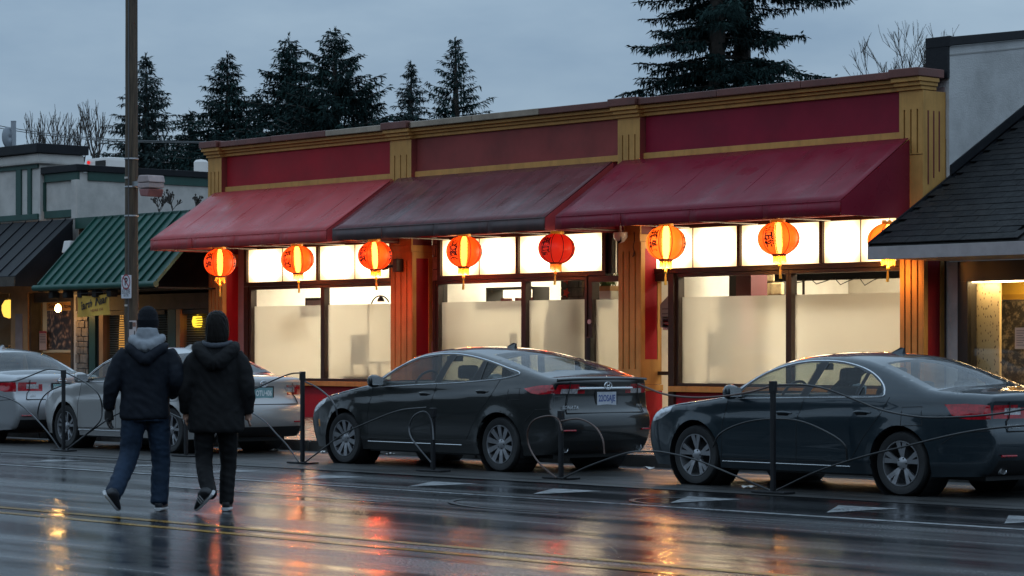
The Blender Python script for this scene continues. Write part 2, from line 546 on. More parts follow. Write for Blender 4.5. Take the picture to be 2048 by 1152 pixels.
# unseen tree bank added behind the viewpoint, sized to block low sky
M_bank = material('added_bank_trees', (0.022, 0.030, 0.024), 0.9, var=.5, vscale=.6)
mb = MB(); vs = []; nX, nZ = 170, 10
for i in range(nX + 1):
    x = -270 + 360 * i / nX
    for j in range(nZ + 1):
        hh = 8.5 + 2.6 * mnoise.noise((x * .12, 3.3, 0)) + 1.2 * mnoise.noise((x * .5, 1.3, 0))
        z = hh * j / nZ
        vs.append((x, -13.0 - 1.5 * math.sin(3.1 * j / nZ) - 1.3 * mnoise.noise((x * .4, z * .5, 0)) - 2.0 * (j / nZ) ** 3, z - .05))
mb.add(vs, [(i * (nZ + 1) + j, (i + 1) * (nZ + 1) + j, (i + 1) * (nZ + 1) + j + 1, i * (nZ + 1) + j + 1) for i in range(nX) for j in range(nZ)])
mb.build('added_treeline', M_bank, kind='stuff', label='unseen dark tree bank added behind the viewpoint', category='woods')
# ================================================================== the red and gold restaurant
M_gold = material('gold_paint', (0.50, 0.265, 0.080), 0.5, spec=.2, var=0.14, vscale=3.0, bump=0.08, bscale=40, dirt=(0.16, 0.10, 0.04), damt=0.35, dscale=1.6, streak=True)
M_red = material('red_paint', (0.34, 0.016, 0.026), 0.5, spec=.18, var=0.16, vscale=1.2, bump=0.06, bscale=30, dirt=(0.11, 0.03, 0.03), damt=0.5, dscale=0.7)
M_redworn = material('red_paint_faded', (0.25, 0.050, 0.045), 0.5, spec=.2, var=0.2, vscale=1.0, bump=0.06, bscale=30, dirt=(0.10, 0.04, 0.035), damt=0.6, dscale=0.8)
M_reddeep = material('red_paint_deep', (0.22, 0.011, 0.03), 0.5, spec=.18, var=0.16, vscale=1.2, bump=0.06, bscale=30, dirt=(0.09, 0.015, 0.025), damt=0.5, dscale=0.7)
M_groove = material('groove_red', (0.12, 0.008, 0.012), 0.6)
M_coping = material('coping_metal', (0.15, 0.055, 0.045), 0.30, metal=0.3, var=0.25, vscale=1.5, rvar=0.12, dirt=(0.07, 0.04, 0.035), damt=0.5)
M_coping_bright = material('coping_metal_bright', (0.28, 0.22, 0.17), 0.16, metal=0.8, var=0.25, vscale=2.5)  # paler, shinier copy of the coping metal for some lengths
M_frame = material('bronze_frame', (0.040, 0.026, 0.020), 0.38, metal=0.2, var=0.2, vscale=3.0)
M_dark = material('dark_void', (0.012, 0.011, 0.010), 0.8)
M_mauve = material('mauve_render', (0.30, 0.22, 0.21), 0.75, var=0.15, bump=0.2)
M_stone = material('fieldstone', (0.20, 0.17, 0.14), 0.7, var=0.4, vscale=7, bump=0.5, bscale=25)
M_roofing = material('flat_roofing', (0.04, 0.042, 0.045), 0.6, var=0.2)

GX0, GX1 = -42.32, -24.06
YW = 30.0
rest = thing('restaurant_building', 'long red and gold storefront with parapet, fluted pilasters and lit windows', 'building', (-33.2, 30.0, 0.0))

# --- body
mb = MB()
mb.box(GX0 + 0.03, GX1 - 0.03, 30.03, 30.22, 3.52, 5.42)              # parapet wall and band over the windows
mb.build('wall', M_reddeep, rest)
MB().box(GX0 + 0.02, GX0 + 0.2, 30.23, 40, 0.1, 5.38).build('side_wall', M_mauve, rest)
MB().box(GX1 - 0.2, GX1 - 0.02, 30.40, 40, 0.1, 5.38).build('side_wall', M_mauve, rest)
MB().box(GX0 + 0.21, GX1 - 0.21, 39.8, 40, 0.1, 5.38).build('back_wall', M_mauve, rest)
MB().box(GX0 + 0.21, GX1 - 0.21, 30.23, 39.79, 4.95, 5.1).build('roof', M_roofing, rest)

PIL = [(-42.32, -41.86), (-36.53, -35.92), (-30.52, -30.0), (-24.50, -24.06)]
BAY = [(-41.86, -36.53), (-35.92, -30.52), (-30.0, -24.50)]
# --- red fascia panels
for (a, b), m in zip(BAY, (M_red, M_redworn, M_reddeep)):
    MB().box(a + 0.02, b - 0.02, 29.985, 30.028, 4.71, 5.31).build('fascia_panel', m, rest)
    MB().box(a + 0.003, b - 0.003, 29.945, 30.027, 4.60, 4.705).build('trim_band', M_gold, rest, bevel=0.006)
    # moulded cornice of three steps
    MB().box(a + 0.003, b - 0.003, 29.935, 30.027, 5.315, 5.375).build('cornice_step', M_gold, rest, bevel=0.006)
    MB().box(a + 0.003, b - 0.003, 29.885, 30.027, 5.38, 5.425).build('cornice_step', M_gold, rest, bevel=0.006)
    MB().box(a + 0.003, b - 0.003, 29.82, 30.2, 5.43, 5.485).build('cornice_step', M_gold, rest, bevel=0.006)
for (a, b) in BAY:
    n = 3
    for k in range(n):
        x0 = a + 0.07 + (b - a - 0.14) * k / n; x1 = a + 0.07 + (b - a - 0.14) * (k + 1) / n
        m = M_coping_bright if (a < -41 and k == 2) or (-36 < a < -35 and k < 2) else M_coping
        MB().box(x0 + 0.004, x1 - 0.004, 29.74, 30.28, 5.49, 5.60 + 0.004 * (k % 2)).build('coping', m, rest, bevel=0.012)
for (a, b) in PIL:
    MB().box(a - 0.07, b + 0.062, 29.68, 30.30, 5.492, 5.622).build('coping', M_coping, rest, bevel=0.012)
    MB().box(a - 0.05, b + 0.05, 29.72, 30.20, 5.425, 5.487).build('pilaster_cap', M_gold, rest, bevel=0.008)
    MB().box(a - 0.03, b + 0.03, 29.77, 30.19, 5.365, 5.42).build('pilaster_cap', M_gold, rest, bevel=0.008)
    MB().box(a - 0.012, b + 0.012, 29.82, 30.18, 5.305, 5.36).build('pilaster_cap', M_gold, rest, bevel=0.008)

def fluted_front(mb, a, b, y0, y1, z0, z1, f0, f1, nfl=3):
    """a slab with recessed flutes between f0 and f1"""
    w = b - a; mb.box(a, b, y0, y1, f1, z1); mb.box(a, b, y0, y1, z0, f0)
    g = 0.030; s = a + w * 0.22; e = b - w * 0.22
    xs = [s + (e - s) * k / (nfl - 1) for k in range(nfl)]
    cuts = [a] + [q for x in xs for q in (x - g / 2, x + g / 2)] + [b]
    for k in range(0, len(cuts), 2):
        mb.box(cuts[k], cuts[k + 1], y0, y1, f0, f1)

for i, (a, b) in enumerate(PIL):
    # upper pilaster on the parapet
    mb = MB(); fluted_front(mb, a, b, 29.86, 29.90, 4.35, 5.30, 4.36, 5.02)
    o = mb.build('pilaster', M_gold, rest)
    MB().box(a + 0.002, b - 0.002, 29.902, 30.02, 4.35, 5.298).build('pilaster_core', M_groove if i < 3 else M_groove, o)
    # side cheeks of the upper pilaster
    MB().box(b - 0.0015, b + 0.004, 29.864, 30.40 if i == 3 else 30.02, 3.1 if i == 3 else 4.36, 5.295).build('pilaster_side', M_gold if i == 3 else M_redworn, o)
    # lower pier under the awning, deep, standing on a red plinth
    zb = 0.86
    mb = MB(); fluted_front(mb, a + 0.005, b - 0.005, 29.87, 29.905, zb, 4.34, 1.12, 3.08)
    p = mb.build('pier', M_gold, rest)
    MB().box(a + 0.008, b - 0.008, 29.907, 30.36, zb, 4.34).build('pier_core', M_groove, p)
    MB().box(a - 0.01, b + 0.012, 29.85, 30.37, 3.24, 3.36).build('pier_collar', M_gold, p, bevel=0.006)
    for sgn, xs in ((1, b - 0.006),):
        x0, x1 = xs, xs + 0.02
        mb = MB()
        mb.box(x0, x1, 29.875, 29.97, zb + .005, 3.235); mb.box(x0, x1, 30.27, 30.36, zb + .005, 3.235)
        mb.box(x0, x1, 29.97, 30.27, zb + .005, 1.28); mb.box(x0, x1, 29.97, 30.27, 3.12, 3.235)
        mb.build('pier_side_frame', M_gold, p)
        MB().box(x0 - 0.004, x0 + 0.006, 29.972, 30.268, 1.282, 3.118).build('pier_side_panel', M_red, p)
    MB().box(a - 0.03, b + 0.035, 29.82, 30.38, 0.76, 0.857).build('pier_base_moulding', M_gold, p, bevel=0.008)
    MB().box(a - 0.015, b + 0.02, 29.84, 30.37, 0.10, 0.758).build('pier_plinth', M_red, p)
# side fluting of the corner pier, seen over the neighbour's roof
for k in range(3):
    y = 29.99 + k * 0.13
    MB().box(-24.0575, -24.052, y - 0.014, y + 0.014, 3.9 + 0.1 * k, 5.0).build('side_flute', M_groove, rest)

# --- window walls
YG = 30.32
def glazing(parent, x0, x1, z0, z1, name, mat, y=YG):
    return MB().add([(x0, y, z0), (x1, y, z0), (x1, y, z1), (x0, y, z1)], [(0, 1, 2, 3)]).build(name, mat, parent, recalc=False)

def film_material():
    if 'frosted_film' in MAT: return MAT['frosted_film']
    m = bpy.data.materials.new('frosted_film'); m.use_nodes = True
    nt = m.node_tree; nt.nodes.clear(); N = nt.nodes.new; L = nt.links.new
    tl = N('ShaderNodeBsdfTranslucent'); tl.inputs[0].default_value = (0.80, 0.79, 0.74, 1)
    rf = N('ShaderNodeBsdfRefraction'); rf.inputs['Color'].default_value = (0.80, 0.79, 0.75, 1); rf.inputs['Roughness'].default_value = 0.42; rf.inputs['IOR'].default_value = 1.15
    t = N('ShaderNodeMixShader'); t.inputs[0].default_value = 0.6; L(tl.outputs[0], t.inputs[1]); L(rf.outputs[0], t.inputs[2])
    d = N('ShaderNodeBsdfDiffuse'); d.inputs[0].default_value = (0.42, 0.41, 0.38, 1)
    g = N('ShaderNodeBsdfGlossy'); g.inputs['Roughness'].default_value = 0.12
    geo = N('ShaderNodeNewGeometry')
    n = N('ShaderNodeTexNoise'); n.inputs['Scale'].default_value = 1.3; n.inputs['Detail'].default_value = 5
    L(geo.outputs['Position'], n.inputs['Vector'])
    mr = N('ShaderNodeMapRange'); mr.inputs[3].default_value = 0.18; mr.inputs[4].default_value = 0.34
    L(n.outputs['Fac'], mr.inputs[0])
    m1 = N('ShaderNodeMixShader'); L(mr.outputs[0], m1.inputs[0]); L(t.outputs[0], m1.inputs[1]); L(d.outputs[0], m1.inputs[2])
    fr = N('ShaderNodeFresnel'); fr.inputs[0].default_value = 1.35
    m2 = N('ShaderNodeMixShader'); L(fr.outputs[0], m2.inputs[0]); L(m1.outputs[0], m2.inputs[1]); L(g.outputs[0], m2.inputs[2])
    o = N('ShaderNodeOutputMaterial'); L(m2.outputs[0], o.inputs[0])
    MAT['frosted_film'] = m
    return m
M_film = film_material()
M_clear = glass('window_glass', (0.93, 0.95, 0.94), 0.02, 0.8)
def lightbox_material():
    """back-lit acrylic: tube falloff painted into the emission, dimmer at the ends and edges of each box"""
    m = bpy.data.materials.new('lit_acrylic'); m.use_nodes = True
    nt = m.node_tree; nt.nodes.clear(); N = nt.nodes.new; L = nt.links.new
    tc = N('ShaderNodeTexCoord'); sep = N('ShaderNodeSeparateXYZ'); L(tc.outputs['Generated'], sep.inputs[0])
    def edge(out, w):
        a = N('ShaderNodeMath'); a.operation = 'SUBTRACT'; a.inputs[1].default_value = 0.5; L(out, a.inputs[0])
        b = N('ShaderNodeMath'); b.operation = 'ABSOLUTE'; L(a.outputs[0], b.inputs[0])
        c = N('ShaderNodeMapRange'); c.interpolation_type = 'SMOOTHSTEP'
        c.inputs[1].default_value = 0.5 - w; c.inputs[2].default_value = 0.52; c.inputs[3].default_value = 1.0; c.inputs[4].default_value = 0.50
        L(b.outputs[0], c.inputs[0]); return c.outputs[0]
    mul = N('ShaderNodeMath'); mul.operation = 'MULTIPLY'  # ends and edges dimmed in the emission; no tubes are built
    L(edge(sep.outputs['X'], 0.28), mul.inputs[0]); L(edge(sep.outputs['Z'], 0.35), mul.inputs[1])
    cr = N('ShaderNodeValToRGB')
    cr.color_ramp.elements[0].position = 0.2; cr.color_ramp.elements[0].color = (1.0, 0.60, 0.27, 1)
    cr.color_ramp.elements[1].position = 0.9; cr.color_ramp.elements[1].color = (1.0, 0.80, 0.52, 1)
    L(mul.outputs[0], cr.inputs[0])
    st = N('ShaderNodeMath'); st.operation = 'MULTIPLY'; st.inputs[1].default_value = 6.0; L(mul.outputs[0], st.inputs[0])
    e = N('ShaderNodeEmission'); L(cr.outputs[0], e.inputs[0]); L(st.outputs[0], e.inputs[1])
    g = N('ShaderNodeBsdfGlossy'); g.inputs['Roughness'].default_value = 0.15
    mx = N('ShaderNodeMixShader'); mx.inputs[0].default_value = 0.05; L(e.outputs[0], mx.inputs[1]); L(g.outputs[0], mx.inputs[2])
    o = N('ShaderNodeOutputMaterial'); L(mx.outputs[0], o.inputs[0])
    MAT['lit_acrylic'] = m
    return m
M_lit = lightbox_material()

def light_box(x0, x1, divs, z0=2.79, z1=3.44):
    """a run of back-lit panels in a bronze frame"""
    f = MB()
    f.box(x0 - 0.09, x1 + 0.09, 30.20, 30.40, z1, z1 + 0.075); f.box(x0 - 0.09, x1 + 0.09, 30.20, 30.40, z0 - 0.085, z0)
    for x in [x0 - 0.045] + divs + [x1 + 0.045]:
        w = 0.045 if x in (x0 - 0.045, x1 + 0.045) else 0.035
        f.box(x - w, x + w, 30.20, 30.40, z0 + 0.0015, z1 - 0.0015)
    fr = f.build('lightbox_frame', M_frame, rest, bevel=0.004)
    xs = [x0] + divs + [x1]
    for k in range(len(xs) - 1):
        a = xs[k] + (0.036 if k else 0.003); b = xs[k + 1] - (0.036 if k < len(xs) - 2 else 0.003)
        mid = (a + b) / 2
        for (p, q) in ((a, mid - 0.008), (mid + 0.008, b)):
            MB().box(p, q, 30.255, 30.265, z0 + 0.003, z1 - 0.003).build('lit_panel', M_lit, fr)
        MB().box(mid - 0.0075, mid + 0.0075, 30.245, 30.27, z0 + 0.003, z1 - 0.003).build('panel_joint', M_frame, fr)
    MB().box(x0, x1, 30.34, 30.38, z0 + .002, z1 - .002).build('lightbox_back', M_frame, fr)
light_box(-41.48, -36.98, [-39.18])
light_box(-35.50, -31.26, [-33.42])
light_box(-30.18, -24.84, [-28.1, -26.35])

ZS, ZT, ZF = 0.84, 2.70, 2.31
def window(x0, x1, sill=True, film=True):
    """one fixed light: frame, frosted pane below, clear pane above"""
    f = MB()
    f.box(x0, x1, 30.24, 30.38, ZT - 0.06, ZT); f.box(x0, x1, 30.24, 30.38, ZS, ZS + 0.05)
    f.box(x0, x0 + 0.055, 30.24, 30.38, ZS + 0.05, ZT - 0.06); f.box(x1 - 0.055, x1, 30.24, 30.38, ZS + 0.05, ZT - 0.06)
    fr = f.build('window', M_frame, rest, bevel=0.004)
    glazing(fr, x0 + 0.056, x1 - 0.056, ZS + 0.052, ZT - 0.062, 'pane', M_clear, YG)
    glazing(fr, x0 + 0.057, x1 - 0.057, ZS + 0.053, ZF, 'frosted_film', M_film, YG + 0.011)
    return fr
window(-41.44, -39.06); window(-39.055, -36.54)
window(-35.66, -33.29); window(-33.285, -31.66)
window(-29.53, -27.055); window(-27.05, -24.51)
def sill_run(x0, x1):
    MB().box(x0, x1, 30.14, 30.41, 0.745, 0.838).build('sill', M_gold, rest, bevel=0.008)
    MB().box(x0 + .01, x1 - .01, 30.24, 30.42, 0.10, 0.743).build('stall_riser', M_red, rest)
sill_run(-41.84, -36.545); sill_run(-35.88, -31.66); sill_run(-29.62, -24.515)
# jambs beside bay one and bay two: pale render and rough stone
MB().box(-41.845, -41.62, 30.26, 30.44, 0.84, 3.50).build('jamb', M_mauve, rest)
MB().box(-41.60, -41.46, 30.22, 30.44, 0.84, 2.70).build('jamb', M_frame, rest)
st = MB().box(-35.90, -35.60, 30.36, 30.46, 0.84, 3.5).build('stone_jamb', M_joint, rest)
rr = random.Random(3)
z = 0.86
while z < 3.42:
    h = rr.uniform(0.14, 0.24); x = -35.895
    while x < -35.61:
        w = min(rr.uniform(0.10, 0.2), -35.602 - x)
        MB().box(x + .006, x + w - .006, 30.31 + rr.uniform(0, .03), 30.358, z + .006, min(z + h, 3.48) - .006).build('stone', M_stone, st, bevel=0.015)
        x += w
    z += h
MB().box(-35.74, -35.66, 30.22, 30.36, 0.84, 2.70).build('jamb', M_frame, rest)

# --- glazed door in bay two
dr = MB()
for (a, b, c, d) in ((-31.60, -31.50, 0.16, 2.70), (-30.62, -30.53, 0.16, 2.70)):
    dr.box(a, b, 30.20, 30.38, c, d)
dr.box(-31.60, -30.53, 30.201, 30.379, 2.60, 2.698)
MB().box(-31.66, -31.605, 30.18, 30.40, 0.15, 2.72).build('jamb', M_frame, rest)
door = dr.build('door', M_frame, rest, bevel=0.004)
MB().box(-31.499, -30.621, 30.21, 30.36, 1.02, 1.10).build('door_rail', M_frame, door, bevel=0.004)
MB().box(-31.499, -30.621, 30.21, 30.36, 0.16, 0.36).build('kick_rail', M_frame, door, bevel=0.004)
glazing(door, -31.498, -30.622, 1.102, 2.598, 'pane', M_clear, 30.28)
glazing(door, -31.497, -30.623, 1.103, 2.30, 'frosted_film', M_film, 30.295)
glazing(door, -31.498, -30.622, 0.362, 1.018, 'frosted_film', M_film, 30.295)
MB().box(-31.53, -31.44, 30.10, 30.195, 1.04, 1.66).build('push_plate', material('black_hardware', (0.01, 0.01, 0.01), 0.3), door, bevel=0.01)
MB().lathe([(0.0, 0), (0.04, 0), (0.04, 0.02), (0.0, 0.02)], 16, (-31.55, 30.178, 1.92), 'y').build('lock_sticker', material('sticker', (0.55, 0.45, 0.45), 0.5), door)
# small transom over the door
tr = MB()
tr.box(-31.16, -31.08, 30.26, 30.36, 2.74, 3.45); tr.box(-30.95, -30.88, 30.26, 30.36, 2.74, 3.45); tr.box(-31.16, -30.53, 30.27, 30.35, 3.34, 3.46)
tr.build('transom_frame', M_frame, rest, bevel=0.003)
glazing(rest, -31.08, -30.53, 2.74, 3.34, 'transom_pane', M_clear, 30.31)
# entrance light beside the third pier: clear narrow pane
en = MB()
en.box(-29.66, -29.535, 30.18, 30.40, 0.15, 2.70); en.box(-29.98, -29.66, 30.20, 30.38, 2.58, 2.70)
en.build('entrance_frame', M_frame, rest, bevel=0.004)
glazing(rest, -29.96, -29.662, 0.2, 2.578, 'entrance_pane', M_clear, 30.30)
MB().box(-29.97, -29.663, 30.25, 30.34, 1.02, 1.08).build('push_bar', M_frame, rest)

# --- soffit and ceiling line under the awning
MB().box(GX0 + 0.02, GX1 - 0.02, 30.04, 30.24, 3.50, 3.519).build('soffit_strip', material('soffit_red', (0.30, 0.03, 0.03), 0.5), rest)

# --- awnings: three separate frames of coated cloth
def awning_cloth(name, color, dirt, damt, rough=0.34):
    m = material(name, color, rough, var=0.12, vscale=1.2, bump=0.10, bscale=14.0, dirt=dirt, damt=damt, dscale=0.9, rvar=0.14, spec=0.18, streak=True, slope=True)
    return m
A1 = awning_cloth('awning_cloth_red', (0.42, 0.060, 0.064), (0.25, 0.090, 0.085), 0.75)
A2 = awning_cloth('awning_cloth_faded', (0.150, 0.046, 0.050), (0.045, 0.030, 0.030), 0.9, 0.26)
A2v = material('awning_cloth_sooty', (0.055, 0.030, 0.030), 0.5, var=0.4, vscale=2.0, dirt=(0.16, 0.04, 0.045), damt=0.5, dscale=1.2, streak=True)
A3 = awning_cloth('awning_cloth_wine', (0.20, 0.014, 0.030), (0.115, 0.028, 0.035), 0.7)
def awning(x0, x1, mtop, mval, seams):
    Yf, Yb, zt, zf, zv = 28.30, 29.83, 4.585, 3.605, 3.395
    t = 0.012
    def ztop(y): return zf + (zt - zf) * (y - Yf) / (Yb - Yf)
    nx, ny = 48, 10
    def sheet_pts(off):
        vs = []
        for i in range(nx + 1):
            x = x0 + (x1 - x0) * i / nx
            # cloth sags a little between the ribs
            ph = (i / nx * seams) % 1.0
            sag = -0.016 * math.sin(math.pi * ph) if 0 < i < nx else 0
            for j in range(ny + 1):
                y = Yf + (Yb - Yf) * j / ny
                vs.append((x, y, ztop(y) + sag * math.sin(math.pi * j / ny) + off))
        return vs
    mb = MB(); vs = sheet_pts(0); fs = []
    for i in range(nx):
        for j in range(ny):
            a = i * (ny + 1) + j
            fs.append((a, a + ny + 1, a + ny + 2, a + 1))
    mb.add(vs, fs)
    aw = mb.build('awning', mtop, rest, smooth=True)
    sm = aw.modifiers.new('thickness', 'SOLIDIFY'); sm.thickness = t; sm.offset = -1
    # welded seams of the cloth, and a piped front edge
    for k in range(1, seams * 2):
        x = x0 + (x1 - x0) * k / (seams * 2)
        MB().prism([(Yf, zf + .0005), (Yf, zf + .006), (Yb, zt + .004), (Yb, zt - .006)], 'x', x - .011, x + .011).build('cloth_seam', mtop, aw)
    MB().tube([(x0, Yf - .004, zf - .002), (x1, Yf - .004, zf - .002)], .012, 8).build('front_piping', mval, aw, smooth=True)
    # valance in sewn widths
    for k in range(seams):
        a = x0 + (x1 - x0) * k / seams; b = x0 + (x1 - x0) * (k + 1) / seams
        m2 = MB(); q = 8
        vv = []
        for i in range(q + 1):
            x = a + 0.004 + (b - a - 0.008) * i / q
            w = 0.006 * math.sin(i * 1.3 + k * 2.0)
            vv += [(x, Yf - 0.004, zf - 0.004), (x, Yf - 0.008 + w, zv + 0.004 * math.sin(i * 0.9 + k))]
        m2.add(vv, [(2 * i, 2 * i + 1, 2 * i + 3, 2 * i + 2) for i in range(q)])
        o = m2.build('valance', mval, aw, smooth=True)
        s2 = o.modifiers.new('thickness', 'SOLIDIFY'); s2.thickness = 0.006
    # triangular end panels
    for x, d in ((x0, -1), (x1, 1)):
        MB().prism([(Yf + .002, zv), (Yb + .02, zv), (Yb + .02, zt - .006), (Yf + .002, zf - .006)], 'x', x - 0.004, x + 0.004).build('end_panel', mtop if d < 0 else A3 if x > -30 else A1, aw)
    # frame of tubes below
    fr = MB()
    for k in range(seams + 1):
        x = x0 + 0.03 + (x1 - x0 - 0.06) * k / seams
        fr.tube([(x, Yf + 0.04, zf - 0.05), (x, Yb, zt - 0.06)], 0.014, 6)
        fr.tube([(x, Yf + 0.04, zv + 0.03), (x, Yb, zv + 0.03)], 0.014, 6)
    fr.tube([(x0 + .03, Yf + 0.04, zv + 0.031), (x1 - .03, Yf + 0.04, zv + 0.031)], 0.014, 6)
    fr.build('awning_frame', material('galvanised', (0.35, 0.34, 0.32), 0.4, metal=0.8), aw)
    return aw
awning(-42.05, -36.42, A1, A1, 4)
awning(-36.25, -30.62, A2, A2v, 4)
awning(-30.37, -24.30, A3, A3, 4)
# ================================================================== inside the restaurant
M_plaster = material('warm_plaster', (0.74, 0.71, 0.64), 0.8, var=0.06)
M_floor_in = material('dining_floor', (0.22, 0.15, 0.10), 0.4)
M_blackw = material('black_wood', (0.018, 0.015, 0.013), 0.45)
MB().box(-42.1, -24.28, 30.43, 35.5, 0.12, 0.155).build('dining_floor', M_floor_in, rest)
MB().box(-42.1, -24.28, 35.5, 35.6, 0.1, 3.58).build('interior_wall', material('beige_plaster', (.44, .40, .33), .8, var=.08), rest)
MB().box(-42.1, -24.28, 30.44, 35.6, 3.58, 3.66).build('interior_ceiling', M_plaster, rest)
for x in (-42.1, -36.3, -30.4, -24.42):
    MB().box(x, x + 0.1, 30.5, 35.49, 0.156, 3.579).build('partition', M_plaster, rest)
M_ceil = emission('ceiling_panel_glow', (1.0, 0.88, 0.66), 56.0)
cl = 0
for x, y in ((-40.4, 32.6), (-38.0, 32.6), (-34.8, 32.6), (-32.4, 32.6), (-28.6, 32.4), (-26.2, 32.4), (-40.4, 34.4), (-33.6, 34.4), (-27.4, 34.4)):
    MB().box(x - 0.65, x + 0.65, y - 0.32, y + 0.32, 3.545, 3.57).build('ceiling_panel', M_ceil, rest)

# hanging bulb lamp behind the first window
X, Z = at(611, 580, 33.3)
t = thing('pendant_lamp', 'small hanging bulb lamp glowing behind the first restaurant window', 'lamp', (X, 33.3, Z))
MB().tube([(X, 33.3, 3.57), (X, 33.3, Z + 0.1)], 0.006, 5).build('cord', M_blackw, t)
MB().lathe([(0.02, Z + .12), (0.06, Z + .10), (0.095, Z + .02), (0.1, Z)], 16, (X, 33.3, 0)).build('lamp_shade', M_blackw, t, smooth=True)
MB().lathe([(0.001, Z + .06), (0.05, Z + .02), (0.06, Z - .03), (0.045, Z - .07), (0.001, Z - .09)], 14, (X, 33.3, 0)).build('bulb', emission('bulb_glow', (1, 0.85, 0.6), 30.0), t, smooth=True)
# black framed picture
X0, Z0 = at(612, 596, 30.9); X1, Z1 = at(652, 614, 30.9)
t = thing('framed_picture', 'black framed picture hanging behind the first frosted window', 'picture', (X0, 30.9, Z1))
MB().box(X0, X1, 30.88, 30.9, Z1 - 0.2, Z0).build('picture_frame', M_blackw, t)
MB().box(X0 + .05, X1 - .05, 30.874, 30.879, Z1 - 0.15, Z0 - .05).build('print', material('dull_print', (0.35, 0.34, 0.33), 0.5), t)
# arched reading lamp
X, Z = at(762, 612, 30.6)
t = thing('arc_lamp', 'black arched lamp curving above the frosting by the lit pilaster', 'lamp', (X, 30.6, 0.155))
pts = [(X - 0.30, 30.6, 0.16), (X - 0.30, 30.6, 2.2)] + [(X - 0.02 - 0.28 * math.cos(a), 30.6, 2.25 + 0.22 * math.sin(a)) for a in np.linspace(0.15, 2.7, 12)]
MB().tube(pts, 0.014, 6).build('stem', M_blackw, t)
MB().lathe([(0.02, 2.46), (0.06, 2.42), (0.075, 2.36)], 12, (X + 0.0, 30.6, 0)).build('lamp_shade', M_blackw, t, smooth=True)
MB().lathe([(0.001, 0.158), (0.15, 0.158), (0.15, 0.19), (0.001, 0.19)], 16, (X - 0.30, 30.6, 0)).build('base', M_blackw, t)

def chair(label, x, y, rot, grp='dining chairs behind the frosted glass'):
    t = thing('dining_chair', label, 'chair', (x, y, 0.155), grp, local=True, rotz=rot)
    zz_ = 1.62
    MB().box(-0.22, 0.22, -0.22, 0.22, 0.43 * zz_, 0.48 * zz_).build('seat', M_blackw, t, bevel=0.01)
    MB().box(-0.21, 0.21, 0.19, 0.225, 0.62 * zz_, 0.98 * zz_).build('backrest', M_blackw, t, bevel=0.01)
    for sx in (-0.19, 0.19):
        for sy in (-0.19, 0.2):
            MB().box(sx - .02, sx + .02, sy - .02, sy + .02, 0, (0.43 if sy < 0 else 0.96) * zz_).build('leg', M_blackw, t)
def table(label, x, y, w=0.8):
    t = thing('dining_table', label, 'table', (x, y, 0.155), 'dining tables behind the frosted glass', local=True)
    MB().box(-w / 2, w / 2, -0.4, 0.4, 1.02, 1.065).build('table_top', M_blackw, t, bevel=0.008)
    MB().tube([(0, 0, 0.03), (0, 0, 1.02)], 0.04, 10).build('stem', M_blackw, t)
    MB().box(-0.3, 0.3, -0.3, 0.3, 0, 0.03).build('base', M_blackw, t)
chair('dark chair pressed close behind the frosted pane beside the arc lamp', -38.55, 30.72, 0.2)
table('dark dining table behind the frosted pane beside the arc lamp', -38.0, 30.95)
chair('dark chair shape behind the wide frosted pane left of the door', -33.75, 30.75, 2.0)
table('dark dining table behind the wide frosted pane left of the door', -33.9, 31.6)
chair('dark chair shape low behind the large frosted pane of the third bay', -29.05, 30.85, 0.6)
# coat stand: the upright shadow on the frosted pane
X = ax(1107, 30.7)
t = thing('coat_stand', 'tall blurred coat stand behind the frosted pane next to the door', 'coat stand', (X, 30.62, 0.155))
MB().tube([(X, 30.7, 0.16), (X, 30.7, 2.15)], 0.03, 8).build('pole', M_blackw, t)
MB().ring_loft([[(X + 0.13 * s * math.cos(a), 30.68 + 0.10 * s * math.sin(a), zz) for a in np.linspace(0, 2 * math.pi, 12, endpoint=False)] for zz, s in ((1.2, .9), (1.5, 1.0), (1.9, .9), (2.12, .4))]).build('coat', M_blackw, t, smooth=True)
# counter shelf with boxes seen over the frosting
X0, _ = at(980, 600, 31.6); X1, _ = at(1075, 600, 31.6)
t = thing('back_shelf', 'dark wall shelf with small red boxes above the frosting', 'shelf', (X0, 31.6, 2.3))
MB().box(X0, X1, 31.5, 31.9, 2.56, 2.60).build('top_board', M_blackw, t)
MB().box(X0, X1, 31.5, 31.9, 2.18, 2.21).build('lower_board', M_blackw, t)
MB().box(X0, X0 + .03, 31.5, 31.9, 2.21, 2.56).build('side_board', M_blackw, t)
MB().box(X1 - .03, X1, 31.5, 31.9, 2.21, 2.56).build('side_board', M_blackw, t)
for k in range(9):
    x = X0 + 0.1 + k * (X1 - X0 - 0.25) / 8
    MB().box(x, x + 0.09, 31.54, 31.75, 2.212, 2.30 + 0.05 * (k % 3)).build('carton', material('carton_%d' % (k % 3), ((0.35, 0.05, 0.04), (0.6, 0.5, 0.4), (0.2, 0.04, 0.04))[k % 3], 0.6), t)
